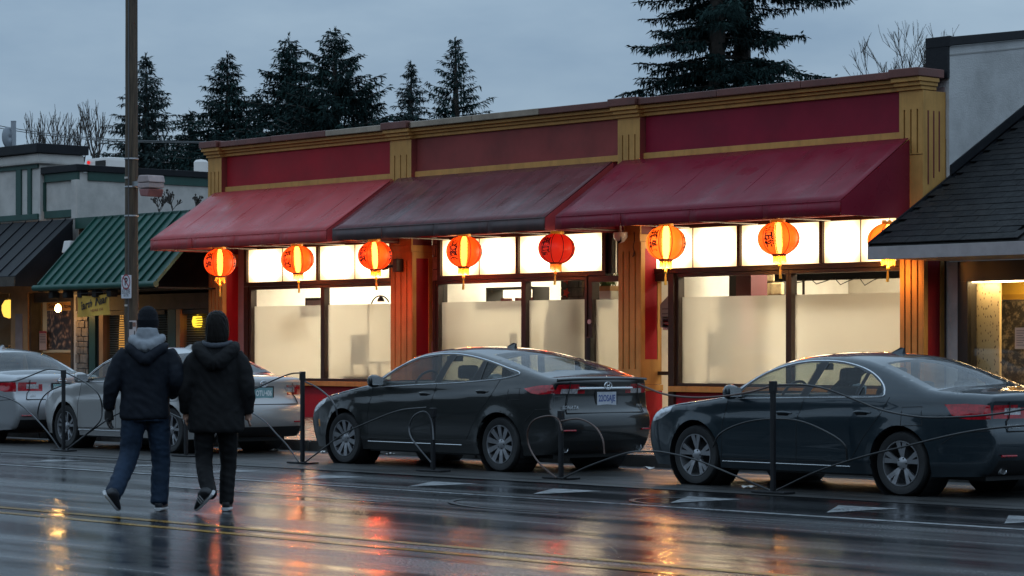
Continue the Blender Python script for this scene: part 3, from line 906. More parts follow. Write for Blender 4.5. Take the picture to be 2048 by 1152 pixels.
# white opening and dark brick panel
MB().box(*sorted((ax(965, 33.0), ax(968, 33.0) + .05)), 33.0, 33.1, 0.156, 3.578).build('door_post', M_blackw, rest)
X0, X1 = ax(1122, 31.8), ax(1186, 31.8)
t = thing('brick_panel', 'dark brick wall panel with two red star ornaments', 'wall panel', (X0, 31.8, 0.155))
MB().box(X0, X1, 31.82, 31.9, 0.156, 3.2).build('backing', M_dark, t)
M_dbrick = material('dark_brick', (0.055, 0.05, 0.048), 0.5, var=0.5, vscale=9, bump=0.4)
z = 2.1; k = 0
while z < 3.1:
    x = X0 - (0.12 if k % 2 else 0)
    while x < X1 - 0.05:
        MB().box(max(x, X0) + .006, min(x + 0.3, X1) - .006, 31.79, 31.818, z + .006, z + 0.15).build('brick', M_dbrick, t)
        x += 0.3
    z += 0.156; k += 1
for zz in (2.48, 2.72):
    vs = []
    for q in range(10):
        a = q * math.pi / 5; r = 0.09 if q % 2 == 0 else 0.045
        vs.append((X0 + 0.16 + r * math.cos(a), zz + r * math.sin(a)))
    MB().prism(vs, 'y', 31.77, 31.788).build('star', material('red_star', (0.5, 0.03, 0.02), 0.5), t)
# white shelf box with a leafy plant behind the door glass
X, Z = at(1216, 592, 31.2)
t = thing('shelf_box', 'white box shelf behind the door glass carrying a potted plant', 'shelf', (X, 31.2, 2.2))
MB().box(X - 0.3, X + 0.22, 31.05, 31.35, 2.33, 2.47).build('box', material('white_box', (0.75, 0.72, 0.66), 0.6), t)
MB().box(X - 0.3, X + 0.22, 31.05, 31.35, 2.16, 2.325).build('bracket', M_blackw, t)
t = thing('potted_plant', 'spiky green plant in a wooden tray behind the door glass', 'plant', (X, 31.2, 2.472))
MB().box(X - 0.22, X + 0.18, 31.08, 31.3, 2.472, 2.56).build('tray', material('tray_wood', (0.42, 0.24, 0.10), 0.6), t)
mb = MB(); rr = random.Random(5)
for k in range(60):
    bx, by = X - 0.02 + rr.uniform(-.18, .16), 31.19 + rr.uniform(-.07, .07)
    a = rr.uniform(0, 6.28); l = rr.uniform(.15, .3); dx, dy = math.cos(a) * l * .6, math.sin(a) * l * .6
    mb.add([(bx - .01, by, 2.55), (bx + .01, by, 2.55), (bx + dx * .6 + .012, by + dy * .6, 2.55 + l * .8), (bx + dx, by + dy, 2.55 + l)], [(0, 1, 2, 3)])
mb.build('leaves', material('house_leaf', (0.10, 0.16, 0.04), 0.5), t)
# third bay: maroon cabinet, dark bulkhead with cables
X0, X1 = ax(1472, 31.5), ax(1502, 31.5)
t = thing('maroon_cabinet', 'narrow maroon wall cabinet seen over the third bay frosting', 'cabinet', (X0, 31.5, 1.5))
MB().box(X0, X1, 31.5, 31.9, 1.5, 3.2).build('cabinet_body', material('maroon', (0.12, 0.03, 0.035), 0.45), t)
MB().box(X0 - 0.16, X0 - .003, 31.5, 31.9, 1.5, 3.2).build('cabinet_side', M_blackw, t)
X0, X1 = ax(1590, 31.4), -24.45
t = thing('ceiling_bulkhead', 'dark bulkhead under the ceiling inside the third bay', 'bulkhead', (X0, 30.9, 2.54))
MB().box(X0, X1, 30.9, 31.0, 2.55, 2.78).build('bulkhead_panel', M_dark, t)
for k in range(4):
    xa = X0 + 0.3 + k * 0.5
    MB().tube([(xa, 30.89, 2.57), (xa + .12, 30.88, 2.51 - .02 * k), (xa + .3, 30.88, 2.53), (xa + .45, 30.89, 2.57)], 0.008, 5).build('cable', M_blackw, t)
X = ax(1608, 30.9)
MB().box(X - .02, X + .02, 30.88, 30.898, 2.28, 2.58).build('hanging_bracket', M_blackw, t)
# entrance slot: stone wall, stool, notices on the glass
t = thing('stone_wall', 'yellow lit rubble stone wall just inside the narrow entrance pane', 'wall', (-30.0, 32.5, 0.155))
MB().box(-31.0, -29.3, 32.6, 32.7, 0.156, 3.2).build('backing', M_joint, t)
rr = random.Random(11); z = 0.2
M_ystone = material('yellow_stone', (0.50, 0.38, 0.20), 0.7, var=0.4, vscale=6, bump=0.5, bscale=20)
while z < 3.1:
    h = rr.uniform(.14, .26); x = -30.9
    while x < -29.5:
        w = rr.uniform(.18, .4)
        MB().box(x + .01, x + w - .01, 32.52 + rr.uniform(0, .05), 32.598, z + .01, z + h - .01).build('stone', M_ystone, t, bevel=0.02)
        x += w
    z += h
X = ax(1334, 31.2)
t = thing('bar_stool', 'dark bentwood stool just inside the narrow entrance pane', 'stool', (X, 31.2, 0.155))
MB().lathe([(0.001, .70), (.2, .70), (.21, .73), (.2, .76), (.001, .76)], 16, (X, 31.2, 0)).build('seat', M_blackw, t)
MB().tube([(X - .2, 31.2, .76)] + [(X - .2 * math.cos(a), 31.25, 1.0 + .3 * math.sin(a)) for a in np.linspace(0, math.pi, 10)] + [(X + .2, 31.2, .76)], 0.018, 6).build('backrest', M_blackw, t)
for k in range(4):
    a = k * math.pi / 2 + .78
    MB().tube([(X + .13 * math.cos(a), 31.2 + .13 * math.sin(a), .70), (X + .2 * math.cos(a), 31.2 + .2 * math.sin(a), .16)], 0.016, 6).build('leg', M_blackw, t)
X = ax(1334, 31.8)
t = thing('side_table', 'small table with a pale green vase inside the entrance pane', 'table', (X, 31.8, .155))
MB().box(X - .4, X + .4, 31.6, 32.0, .98, 1.02).build('table_top', M_blackw, t)
for sx in (-.37, .37): MB().box(X + sx - .02, X + sx + .02, 31.62, 31.98, .156, .98).build('leg', M_blackw, t)
t2 = MB().lathe([(.001, 1.022), (.07, 1.03), (.1, 1.15), (.05, 1.3), (.06, 1.36)], 16, (X, 31.8, 0)).build('vase', material('celadon', (.45, .55, .38), .3), None, smooth=True)
tag(t2, 'pale green vase on the small table inside the entrance pane', 'vase')
t = thing('house_shaped_notice', 'grey house-shaped notice stuck on the narrow entrance pane', 'notice', (-29.8, 30.29, 1.9))
xa, za = at(1320, 655, 30.28); xb, zb = at(1350, 592, 30.28)
MB().prism([(xa, za), (xb, za), (xb, zb - .13), ((xa + xb) / 2, zb), (xa, zb - .13)], 'y', 30.285, 30.292).build('board', material('grey_board', (.26, .23, .20), .6), t)
for k in range(4):
    MB().box(xa + .05, xb - .06 - .02 * (k % 2), 30.281, 30.284, zb - .22 - k * .08, zb - .20 - k * .08).build('text_line', material('notice_ink', (.12, .10, .09), .6), t)
t = thing('paper_notice', 'small printed paper notice below the grey house-shaped board', 'notice', (-29.8, 30.29, 1.7))
xa, za = at(1325, 660, 30.28); xb, zb = at(1350, 633, 30.28)
MB().box(xa, xb, 30.285, 30.29, za, zb).build('paper', material('notice_paper', (.62, .52, .46), .6), t)
for s, zz, c in (('RAMEN', .78, (.05, .02, .03)), ('MENU', .48, (.45, .04, .05)), ('INSIDE', .18, (.05, .02, .03))):
    vs, fs = text_mesh(s, (zb - za) * .30, bold=.002)
    w = max(v[0] for v in vs) - min(v[0] for v in vs); k = min(1.0, (xb - xa) * .85 / w)
    MB().add([((xa + xb) / 2 + v[0] * k, 30.282, za + (zb - za) * zz + v[1]) for v in vs], fs).build('lettering', material('ink_%s' % s, c, .6), t)

# ================================================================== paper lanterns
def lantern_shell(name, emit, tint, mixf, est):
    m = bpy.data.materials.new(name); m.use_nodes = True
    nt = m.node_tree; nt.nodes.clear(); N = nt.nodes.new; L = nt.links.new
    tr = N('ShaderNodeBsdfRefraction'); tr.inputs[0].default_value = (*tint, 1); tr.inputs['Roughness'].default_value = .38; tr.inputs['IOR'].default_value = 1.18
    p = N('ShaderNodeBsdfPrincipled'); p.inputs['Base Color'].default_value = (0.55, 0.06, 0.015, 1); p.inputs['Roughness'].default_value = 0.45
    p.inputs['Emission Color'].default_value = (*emit, 1); p.inputs['Emission Strength'].default_value = est
    mx = N('ShaderNodeMixShader'); mx.inputs[0].default_value = mixf
    o = N('ShaderNodeOutputMaterial')
    L(p.outputs[0], mx.inputs[1]); L(tr.outputs[0], mx.inputs[2]); L(mx.outputs[0], o.inputs[0])
    return m
L_orange = lantern_shell('lantern_silk_orange', (1.0, 0.058, 0.004), (1.0, 0.62, 0.18), 0.22, 2.4)
L_orange_dim = lantern_shell('lantern_silk_orange_dim', (1.0, 0.060, 0.004), (1.0, 0.55, 0.15), 0.18, 1.6)
L_orange_red = lantern_shell('lantern_silk_orange_red', (1.0, 0.040, 0.003), (1.0, 0.60, 0.18), 0.24, 2.0)
L_amber_deep = lantern_shell('lantern_silk_amber_deep', (1.0, 0.085, 0.006), (1.0, 0.62, 0.20), 0.22, 2.1)
L_amber = lantern_shell('lantern_silk_amber', (1.0, 0.115, 0.008), (1.0, 0.66, 0.22), 0.26, 2.4)
L_red = lantern_shell('lantern_silk_red', (1.0, 0.012, 0.006), (1.0, 0.10, 0.04), 0.05, 0.5)  # unlit lantern's red silk, given a weak glow of its own
M_bulb = emission('lantern_bulb_glow', (1.0, 0.70, 0.30), 26.0)
M_bulbdim = emission('lantern_bulb_dim', (1.0, 0.25, 0.08), 1.0)
M_rib = material('lantern_rib', (0.10, 0.015, 0.01), 0.5)
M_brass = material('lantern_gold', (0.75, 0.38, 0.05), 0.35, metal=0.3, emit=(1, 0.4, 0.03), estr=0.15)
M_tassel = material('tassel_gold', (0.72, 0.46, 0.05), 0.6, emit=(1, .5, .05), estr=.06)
M_brush = material('brush_ink', (0.03, 0.006, 0.005), 0.6)
NG = 9
def lantern_r(a, z, rx, rz):
    q = max(0.0, 1 - (z / rz) ** 2) ** 0.46
    g = 1.0 + 0.030 * (abs(math.cos(a * NG / 2)) - 0.6)
    return rx * q * g
def lantern(x, y, z, spin, chars, shell, label, bulb=None, tassel=True, light=None):
    t = thing('paper_lantern', label, 'lantern', (x, y, z), 'lanterns hanging under the awnings', local=True, rotz=spin)
    t.scale = (1 + .03 * math.sin(x * 5.3),) * 2 + (1 + .05 * math.sin(x * 3.7),)
    t.rotation_euler = (.05 * math.sin(x * 3.1), .05 * math.cos(x * 2.3), spin)
    rx, rz = 0.315, 0.265; n = NG * 6; m = 18
    mb = MB(); vs = []
    zs = [rz * math.sin(-1.30 + 2.60 * j / m) for j in range(m + 1)]
    for zz in zs:
        for k in range(n):
            a = 2 * math.pi * k / n
            r = lantern_r(a, zz, rx, rz); vs.append((r * math.cos(a), r * math.sin(a), zz))
    mb.add(vs, [(j * n + k, j * n + (k + 1) % n, (j + 1) * n + (k + 1) % n, (j + 1) * n + k) for j in range(m) for k in range(n)])
    sh = mb.build('lantern_shell', shell, t, smooth=60)
    rb = MB()
    for g in range(NG):
        a = 2 * math.pi * (g + .5) / NG
        rb.tube([((lantern_r(a, zz, rx, rz) + .002) * math.cos(a), (lantern_r(a, zz, rx, rz) + .002) * math.sin(a), zz) for zz in zs], 0.0065, 4)
    rb.build('lantern_ribs', M_rib, sh)
    zt, zb = zs[-1], zs[0]
    MB().lathe([(.115, zt - .012), (.118, zt + .035), (.10, zt + .04), (.001, zt + .04)], 20).build('top_cap', M_brass, t, smooth=30)
    pk = MB()
    for k in range(8):
        a = k * math.pi / 4
        pk.box(.10 * math.cos(a) - .006, .10 * math.cos(a) + .006, .10 * math.sin(a) - .006, .10 * math.sin(a) + .006, zt + .035, zt + .06)
    pk.build('cap_pegs', M_brass, t)
    MB().tube([(0, 0, zt + .03), (.004, 0, zt + .16)], 0.005, 5).build('hanging_wire', M_rib, t)
    MB().lathe([(.12, zb + .010), (.105, zb - .02), (.001, zb - .02)], 20).build('bottom_cap', material('lantern_red_cap', (.35, .03, .01), .5), t, smooth=30)
    fr = MB()
    for k in range(26):
        a = 2 * math.pi * k / 26; w = 0.012
        c, s = math.cos(a), math.sin(a); l = 0.105 + 0.012 * math.sin(k * 5.1)
        p = [(.098 * c - w * s, .098 * s + w * c, zb - .018), (.098 * c + w * s, .098 * s - w * c, zb - .018),
             (.102 * c + w * .5 * s, .102 * s - w * .5 * c, zb - .018 - l), (.102 * c - w * .5 * s, .102 * s + w * .5 * c, zb - .018 - l)]
        fr.add(p, [(0, 1, 2, 3)])
    fr.build('fringe', M_tassel, t)
    if tassel:
        ts = MB()
        ts.tube([(0, 0, zb - .02), (0, 0, zb - .15)], 0.004, 5)
        ts.lathe([(.003, zb - .13), (.02, zb - .15), (.027, zb - .175), (.02, zb - .20), (.006, zb - .21)], 8)
        ts.tube([(0, 0, zb - .20), (0.004, 0, zb - .30), (-.004, 0, zb - .38)], [.012, .018, .022], 7)
        ts.build('tassel', M_tassel, t, smooth=50)
    MB().lathe([(.001, -.22), (.03, -.20), (.045, -.08), (.045, .12), (.03, .21), (.001, .22)], 14).build('bulb', bulb or M_bulb, t, smooth=60)
    # point light added below the capped bottom, to light piers and awnings
    if light:
        ld = bpy.data.lights.new('lantern_light', 'POINT'); ld.energy = light[1]; ld.color = light[0]; ld.shadow_soft_size = .05
        lo = bpy.data.objects.new('lantern_light', ld); col.objects.link(lo); lo.parent = t; lo.location = (0, 0, zb - .075)
    # brush characters on the silk, two above each other on every third gore
    for a0 in (-2 * math.pi / NG, 4 * math.pi / NG, 10 * math.pi / NG):
        ink = MB()
        for ch, cz in zip(chars, (0.085, -0.075)):
            tv, tf = text_mesh(ch, 0.175, bold=0.005)
            if not tf: continue
            ink.add([((lantern_r(a0 + v[0] / .31, cz + v[1], rx, rz) + .004) * math.cos(a0 + v[0] / .31),
                      (lantern_r(a0 + v[0] / .31, cz + v[1], rx, rz) + .004) * math.sin(a0 + v[0] / .31), cz + v[1]) for v in tv], tf)
        ink.build('brush_characters', M_brush, sh)
    return t
facing = math.atan2(-_C, _S)      # azimuth from a lantern toward the street viewer
LANT = [(440, 525, 'leftmost lantern, glowing orange over the left end pilaster', L_orange_dim),
        (595, 519, 'glowing orange lantern second from left, over the first window', L_orange),
        (750, 511, 'glowing orange lantern hanging beside the second pilaster with the wall spotlight', L_orange_red),
        (928, 503, 'glowing red-orange lantern over the wide middle window', L_orange_dim),
        (1113, 497, 'unlit deep red lantern with a faint added glow, hanging left of the glass door', L_red),
        (1332, 486, 'bright amber lantern hanging over the narrow entrance pane', L_amber),
        (1557, 477, 'bright amber lantern over the large third-bay windows', L_amber_deep)]
CH = ['福祿', '禄喜', '壽福', '喜樂', '福壽', '福祿', '吉祥']
for i, (px, py, lab, sh) in enumerate(LANT):
    X, Z = at(px, py, 28.9)
    lantern(X, 28.9, Z, facing + 0.10 * math.sin(i * 2.3), CH[i], sh, lab, M_bulbdim if sh is L_red else M_bulb, True, {L_orange: ((1, .20, .04), 42.0), L_orange_dim: ((1, .18, .035), 38.0), L_orange_red: ((1, .12, .02), 42.0), L_amber_deep: ((1, .34, .07), 44.0), L_amber: ((1, .42, .10), 46.0), L_red: ((1, .06, .02), 14.0)}[sh] if i != 2 else ((1, .07, .015), 60.0))  # pilaster lantern's light reddened to tint the pilaster; the unlit one also shines
lantern(-24.40, 29.50, 3.06, facing + .5, '福祿', L_amber, 'lantern mostly hidden behind the dark shingle roof corner', None, True, ((1, .42, .10), 40.0))

# dome security camera under the awning
X, Z = at(1241, 478, 29.7)
t = thing('security_camera', 'white dome security camera under the awning by the door', 'camera', (X, 29.7, Z))
M_cam = material('camera_white', (.62, .58, .55), .35)
MB().lathe([(.001, Z + .11), (.115, Z + .11), (.12, Z + .04), (.10, Z), (.06, Z - .05), (.001, Z - .07)], 20, (X, 29.7, 0)).build('housing', M_cam, t, smooth=50)
MB().lathe([(.001, .02), (.045, .015), (.055, -.01)], 16, (X + .05, 29.62, Z - .02), 'y').build('lens', M_dark, t)
MB().tube([(X, 29.7, Z + .1), (X, 29.7, Z + .26)], .02, 8).build('mount', M_cam, t)
# black wall spotlight on the pilaster
X, Z = at(795, 531, 29.8)
t = thing('wall_spotlight', 'black wall spotlight bracketed to the second pilaster', 'spotlight', (X, 29.8, Z))
MB().box(X - .02, X + .1, 29.70, 29.86, Z - .12, Z + .12).build('housing', M_blackw, t, bevel=.015)
MB().tube([(X - .2, 29.72, Z - .02), (X - .02, 29.78, Z)], .03, 8).build('arm', M_blackw, t)
MB().lathe([(.001, 0), (.05, 0), (.07, -.1), (.001, -.1)], 12, (X - .22, 29.74, Z - .02), 'y').build('lamp_head', M_blackw, t)
# looped cable on the third pier
X = ax(1268, 29.84)
t = MB().tube([(X, 29.84, 3.40), (X + .02, 29.83, 3.25), (X - .01, 29.83, 3.15), (X + .03, 29.83, 3.02), (X - .02, 29.83, 2.98), (X + .01, 29.83, 3.06)], .008, 5).build('loose_cable', M_blackw, None)
tag(t, 'short loose black cable dangling on the third gold pier', 'cable')
# ================================================================== buildings left of the restaurant
M_cream = material('cream_stucco', (0.52, 0.49, 0.46), 0.8, var=0.12, vscale=2.0, bump=0.35, bscale=45, dirt=(0.22, 0.21, 0.20), damt=0.5, dscale=1.6)
M_green = material('green_trim', (0.015, 0.060, 0.048), 0.5, var=0.2, vscale=3)
M_greenmetal = material('green_standing_seam', (0.013, 0.066, 0.050), 0.4, metal=0.1, spec=.3, var=0.15, vscale=2, rvar=.1)
M_blackroof = material('black_membrane', (0.010, 0.011, 0.014), 0.5, spec=.22, var=0.25, vscale=2, bump=.15, bscale=20)
M_tanpost = material('tan_post', (0.42, 0.22, 0.09), 0.6, var=0.2, vscale=3)
M_timber = material('dark_timber', (0.05, 0.038, 0.028), 0.6, var=0.4, vscale=4, bump=.3, bscale=30)

bl = thing('corner_shop_building', 'cream shop with green framed parapet and black awning, at the left edge', 'building', (-52.0, 30, 0))
XB = -47.40
MB().box(-58, XB - .003, 30.06, 40, 2.9, 5.30).build('wall', M_cream, bl)
MB().box(-58, XB - .2, 33.2, 40, 0.1, 2.899).build('back_room_wall', M_timber, bl)
MB().box(XB - .3, XB - .004, 30.1, 33.2, .1, 2.899).build('side_wall', M_cream, bl)
# roof edge on the street side and along the side wall
MB().box(-48.8, XB + .07, 29.94, 30.25, 5.32, 5.47).build('coping', M_blackroof, bl, bevel=.01)
MB().box(XB - .2, XB + .07, 30.252, 40, 5.32, 5.46).build('coping', M_blackroof, bl, bevel=.01)
MB().box(XB - .002, XB + .028, 30.26, 40, 5.13, 5.317).build('side_band', M_green, bl)
g = MB()
xa, xb = at(71, 400, 30)[0], at(143, 400, 30)[0]
g.box(-48.75, XB + .004, 30.0, 30.058, 5.14, 5.318); g.box(-48.75, XB - .22, 30.0, 30.058, 4.34, 4.50)
g.box(-48.75, xa, 30.0, 30.058, 4.50, 5.14); g.box(xb, XB - .22, 30.0, 30.058, 4.50, 5.14)
g.build('parapet_trim', M_green, bl)
MB().box(XB - .22, XB + .012, 29.985, 30.06, 4.30, 5.14).build('corner_board', M_cream, bl)
# taller tower bay
MB().box(-58, -48.80, 29.93, 30.9, 4.30, 5.70).build('tower_wall', M_cream, bl)
MB().box(-58, -48.68, 29.80, 31.0, 5.55, 5.78).build('tower_cornice', M_cream, bl, bevel=.05)
MB().box(-58, -48.60, 29.72, 31.06, 5.785, 5.99).build('tower_coping', M_blackroof, bl, bevel=.012)
g = MB()
for p, q in ((32, 42), (55, 62)):
    g.box(at(p, 0, 29.9)[0], at(q, 0, 29.9)[0], 29.89, 29.928, 4.46, 5.54)
g.box(-58, -48.85, 29.885, 29.929, 4.33, 4.455)
g.box(-58, -48.85, 29.887, 29.929, 5.46, 5.548)
g.build('tower_trim', M_green, bl)
# black awning
yF, yB = 28.45, 29.88
xe = XB + 0.02
aw = MB().prism([(yF, 2.86), (yF, 3.02), (yB, 4.28), (yB, 4.16)], 'x', -58, xe).build('awning', M_blackroof, bl)
MB().prism([(yF + .02, 2.80), (yB, 2.80), (yB, 4.15), (yF + .02, 2.93)], 'x', xe - .05, xe - .01).build('end_panel', M_blackroof, aw)
for k in range(8):
    x = xe - .3 - k * .55
    MB().prism([(yF, 3.02), (yF, 3.05), (yB, 4.31), (yB, 4.28)], 'x', x, x + .03).build('seam', M_blackroof, aw)
MB().box(-58, xe, yF - .03, yF - .001, 2.80, 3.0).build('fascia', M_timber, aw)
MB().box(-58, xe, 29.95, 30.04, 2.72, 2.90).build('awning_lintel', M_tanpost, bl)
# storefront posts and glazing
for p, q in ((23, 57), (-60, -40)):
    x0, x1 = ax(p, 30), ax(q, 30)
    po = MB().box(x0, x1, 29.98, 30.3, .1, 2.9).build('post', M_tanpost, bl)
    MB().box(x0 + (x1 - x0) * .30, x0 + (x1 - x0) * .72, 29.968, 29.978, .5, 2.25).build('post_inlay', M_mauve, po)
    MB().box(x1 - .001, x1 + .06, 30.02, 30.28, .1, 2.7).build('post_edge', M_timber, po)
x0, x1 = ax(60, 30.2), ax(153, 30.2)
fr = MB()
fr.box(x0, x1, 30.1, 30.3, 2.50, 2.72); fr.box(x0, x0 + .25, 30.1, 30.3, .4, 2.5); fr.box(x1 - .08, x1, 30.1, 30.3, .4, 2.5); fr.box(x0, x1, 30.1, 30.3, .1, .4)
wf = fr.build('window', M_timber, bl)
MB().box(x0 + .25, x1 - .08, 30.2, 30.21, .4, 2.5).build('pane', M_clear, wf)
MB().box(-58, ax(22, 30.2), 30.2, 30.21, .5, 2.6).build('pane', M_clear, bl)
MB().box(-58, ax(22, 30.2), 30.1, 30.3, .1, .5).build('stall_riser', M_timber, bl)
MB().box(-58, XB - .1, 33.05, 33.1, .1, 2.88).build('interior_wall', material('amber_plaster', (.45, .27, .12), .8), bl)
MB().box(-58, XB - .1, 30.3, 33.1, .08, .12).build('interior_floor', M_floor_in, bl)
for x, y in ((-49.3, 31.4), (-50.6, 31.0)):
    MB().box(x - .3, x + .3, y - .2, y + .2, 2.86, 2.885).build('ceiling_panel', emission('shop_glow', (1, .58, .20), 34.0), bl)

def sign_text(parent, s, x, y, z, size, mat, wmax=None, shear=0, bold=.0, rot=0.0, name='lettering'):
    vs, fs = text_mesh(s, size, shear, bold)
    if not vs: return
    w = max(v[0] for v in vs) - min(v[0] for v in vs)
    k = wmax / w if wmax else 1.0
    c, sn = math.cos(rot), math.sin(rot)
    return MB().add([(x + (v[0] * k * c - v[1] * sn), y, z + (v[0] * k * sn + v[1] * c)) for v in vs], fs).build(name, mat, parent, recalc=False)
M_ink = material('black_ink', (.015, .012, .012), .6)
# food poster in the shop window
x0, z0 = at(86, 705, 30.16); x1, z1 = at(151, 582, 30.16)
t = thing('window_poster', 'tall food poster with brown photograph behind the bare bulb', 'poster', (x0, 30.15, z0))
MB().box(x0, x1, 30.155, 30.165, z0, z1).build('poster_sheet', material('poster_paper', (.78, .60, .34), .6), t)
def beans():
    m = bpy.data.materials.new('bean_print'); m.use_nodes = True
    nt = m.node_tree; b = nt.nodes['Principled BSDF']; N = nt.nodes.new; L = nt.links.new
    g = N('ShaderNodeNewGeometry'); v = N('ShaderNodeTexVoronoi'); v.inputs['Scale'].default_value = 8.0
    n = N('ShaderNodeTexNoise'); n.inputs['Scale'].default_value = 3.0
    mix = N('ShaderNodeVectorMath'); mix.operation = 'ADD'
    sc = N('ShaderNodeVectorMath'); sc.operation = 'SCALE'; sc.inputs['Scale'].default_value = .35
    L(g.outputs['Position'], n.inputs['Vector']); L(n.outputs['Color'], sc.inputs[0]); L(g.outputs['Position'], mix.inputs[0]); L(sc.outputs[0], mix.inputs[1])
    L(mix.outputs[0], v.inputs['Vector'])
    r = N('ShaderNodeValToRGB'); e = r.color_ramp.elements
    e[0].position = .1; e[0].color = (.55, .33, .20, 1); e[1].position = .62; e[1].color = (.03, .02, .016, 1)
    q = r.color_ramp.elements.new(.38); q.color = (.17, .09, .055, 1)
    L(v.outputs['Distance'], r.inputs[0]); L(r.outputs[0], b.inputs['Base Color'])
    return m
w = x1 - x0
MB().box(x0 + w * .14, x1 - .02, 30.148, 30.154, z0 + .06, z1 - .42).build('photograph', beans(), t)
MB().box(x0 + w * .13, x1 - .01, 30.146, 30.152, z1 - .41, z1 - .24).build('title_strip', material('poster_orange', (.62, .28, .06), .6), t)
sign_text(t, 'FUJINHIA', x0 + w * .52, 30.143, z1 - .12, .2, M_ink, wmax=w * .92, bold=.006)
sign_text(t, 'Soups in town', x0 + w * .57, 30.143, z1 - .325, .13, M_ink, wmax=w * .76, bold=.003)
sign_text(t, 'TRADITIONAL SOUPS', x0 + w * .57, 30.143, z0 + .03, .05, material('pale_ink', (.75, .6, .45), .6), wmax=w * .8)
x0, z0 = at(80, 700, 30.10); x1, z1 = at(94, 662, 30.10)
t = thing('hours_notice', 'narrow red-headed paper notice beside the food poster', 'notice', (x0, 30.1, z0))
MB().box(x0, x1, 30.085, 30.095, z0, z1).build('paper', material('notice_pink', (.55, .33, .26), .6), t)
MB().box(x0, x1, 30.078, 30.084, z1 - .05, z1).build('header', material('notice_red', (.4, .04, .03), .6), t)
for k in range(6):
    MB().box(x0 + .02, x1 - .03, 30.081, 30.084, z1 - .09 - k * .035, z1 - .08 - k * .035).build('text_line', M_ink, t)
# bare bulb lamp
x, z = at(116, 617, 29.4)
t = thing('hanging_bulb', 'bare glowing bulb hanging in front of the food poster', 'lamp', (x, 29.4, z))
MB().lathe([(.001, z - .08), (.05, z - .06), (.065, z), (.05, z + .05), (.02, z + .09)], 14, (x, 29.4, 0)).build('bulb', emission('warm_bulb', (1, .52, .14), 110.0), t, smooth=60)
MB().tube([(x, 29.4, z + .09), (x, 29.4, 2.82)], .008, 5).build('cord', M_blackw, t)
x, z = at(18, 618, 31.2)
t = thing('globe_lamp', 'round yellow globe lamp inside the far left shop window', 'lamp', (x, 31.2, z))
MB().lathe([(.001, z - .22), (.12, z - .18), (.17, z - .05), (.17, z + .08), (.1, z + .2), (.001, z + .22)], 20, (x, 31.2, 0)).build('globe', emission('globe_glow', (1, .55, .08), 2.2), t, smooth=60)
MB().tube([(x, 31.2, z + .2), (x, 31.2, 2.86)], .01, 5).build('cord', M_blackw, t)
for k in range(3):
    x = ax(4 + 8 * k, 31.0)
    t = thing('counter_box', ('white', 'amber', 'dark')[k] + ' box on the counter inside the far left window', 'box', (x, 31, .12), 'boxes on the shop counter')
    MB().box(x - .2, x + .1, 30.9, 31.2, .12, 1.35 + .1 * k).build('box_body', material('counter_%d' % k, ((.6, .5, .4), (.6, .35, .1), (.05, .04, .04))[k], .6), t, bevel=.02)
# white floodlight/camera box at the corner under the awning
x, z = at(154, 494, 29.6)
t = thing('corner_floodlight', 'white box floodlight at the corner above the green awning', 'floodlight', (x, 29.6, z))
MB().prism([(29.3, z - .13), (29.6, z - .16), (29.62, z + .1), (29.36, z + .13)], 'x', x - .14, x + .13).build('housing', M_cam, t, bevel=.02)
MB().tube([(x, 29.6, z), (x - .15, 29.9, z + .02)], .025, 8).build('bracket', M_blackw, t)

# --- green shop between
gs = thing('green_awning_shop', 'low shop with green standing seam awning left of the restaurant', 'building', (-45, 30, 0))
X0g, X1g = XB + .03, -42.36
MB().box(X0g, X1g, 30.02, 39, 2.72, 4.20).build('wall', M_timber, gs)
MB().box(X0g, X1g, 33, 39, .1, 2.719).build('back_wall', M_timber, gs)
MB().box(X0g, X1g, 29.92, 30.3, 4.06, 4.30).build('coping', M_green, gs, bevel=.01)
# metal awning: sheet with raised ribs
yF, yB, zF, zB = 28.48, 29.915, 2.78, 4.24
xL, xR = -46.55, -42.10
slope = lambda y: zF + (zB - zF) * (y - yF) / (yB - yF)
aw = MB().prism([(yF, zF), (yF, zF - .03), (yB, zB - .03), (yB, zB)], 'x', xL, xR).build('awning', M_greenmetal, gs)
nr = 14
for k in range(nr + 1):
    x = xL + (xR - xL - .03) * k / nr
    MB().prism([(yF, zF + .001), (yF, zF + .06), (yB, zB + .06), (yB, zB + .001)], 'x', x, x + .03).build('rib', M_greenmetal, aw)
MB().tube([(xL - .05, yF - .05, zF - .04), (xR + .04, yF - .05, zF - .04)], .065, 10).build('gutter', M_greenmetal, aw, smooth=True)
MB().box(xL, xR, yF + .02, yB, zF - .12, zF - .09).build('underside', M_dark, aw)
for k in range(5):
    x = xL + .4 + k * .55
    MB().box(x, x + .16, yF + .02, yF + .2, zF - .26, zF - .121).build('hook_light', M_dark, aw, bevel=.02)
MB().box(X0g, X1g, 29.94, 30.018, 2.28, 2.60).build('lintel', M_timber, gs)
def px_box(p, q, y0, y1, z0, z1, name, m, par, **k):
    return MB().box(ax(p, y0), ax(q, y0), y0, y1, z0, z1).build(name, m, par, **k)
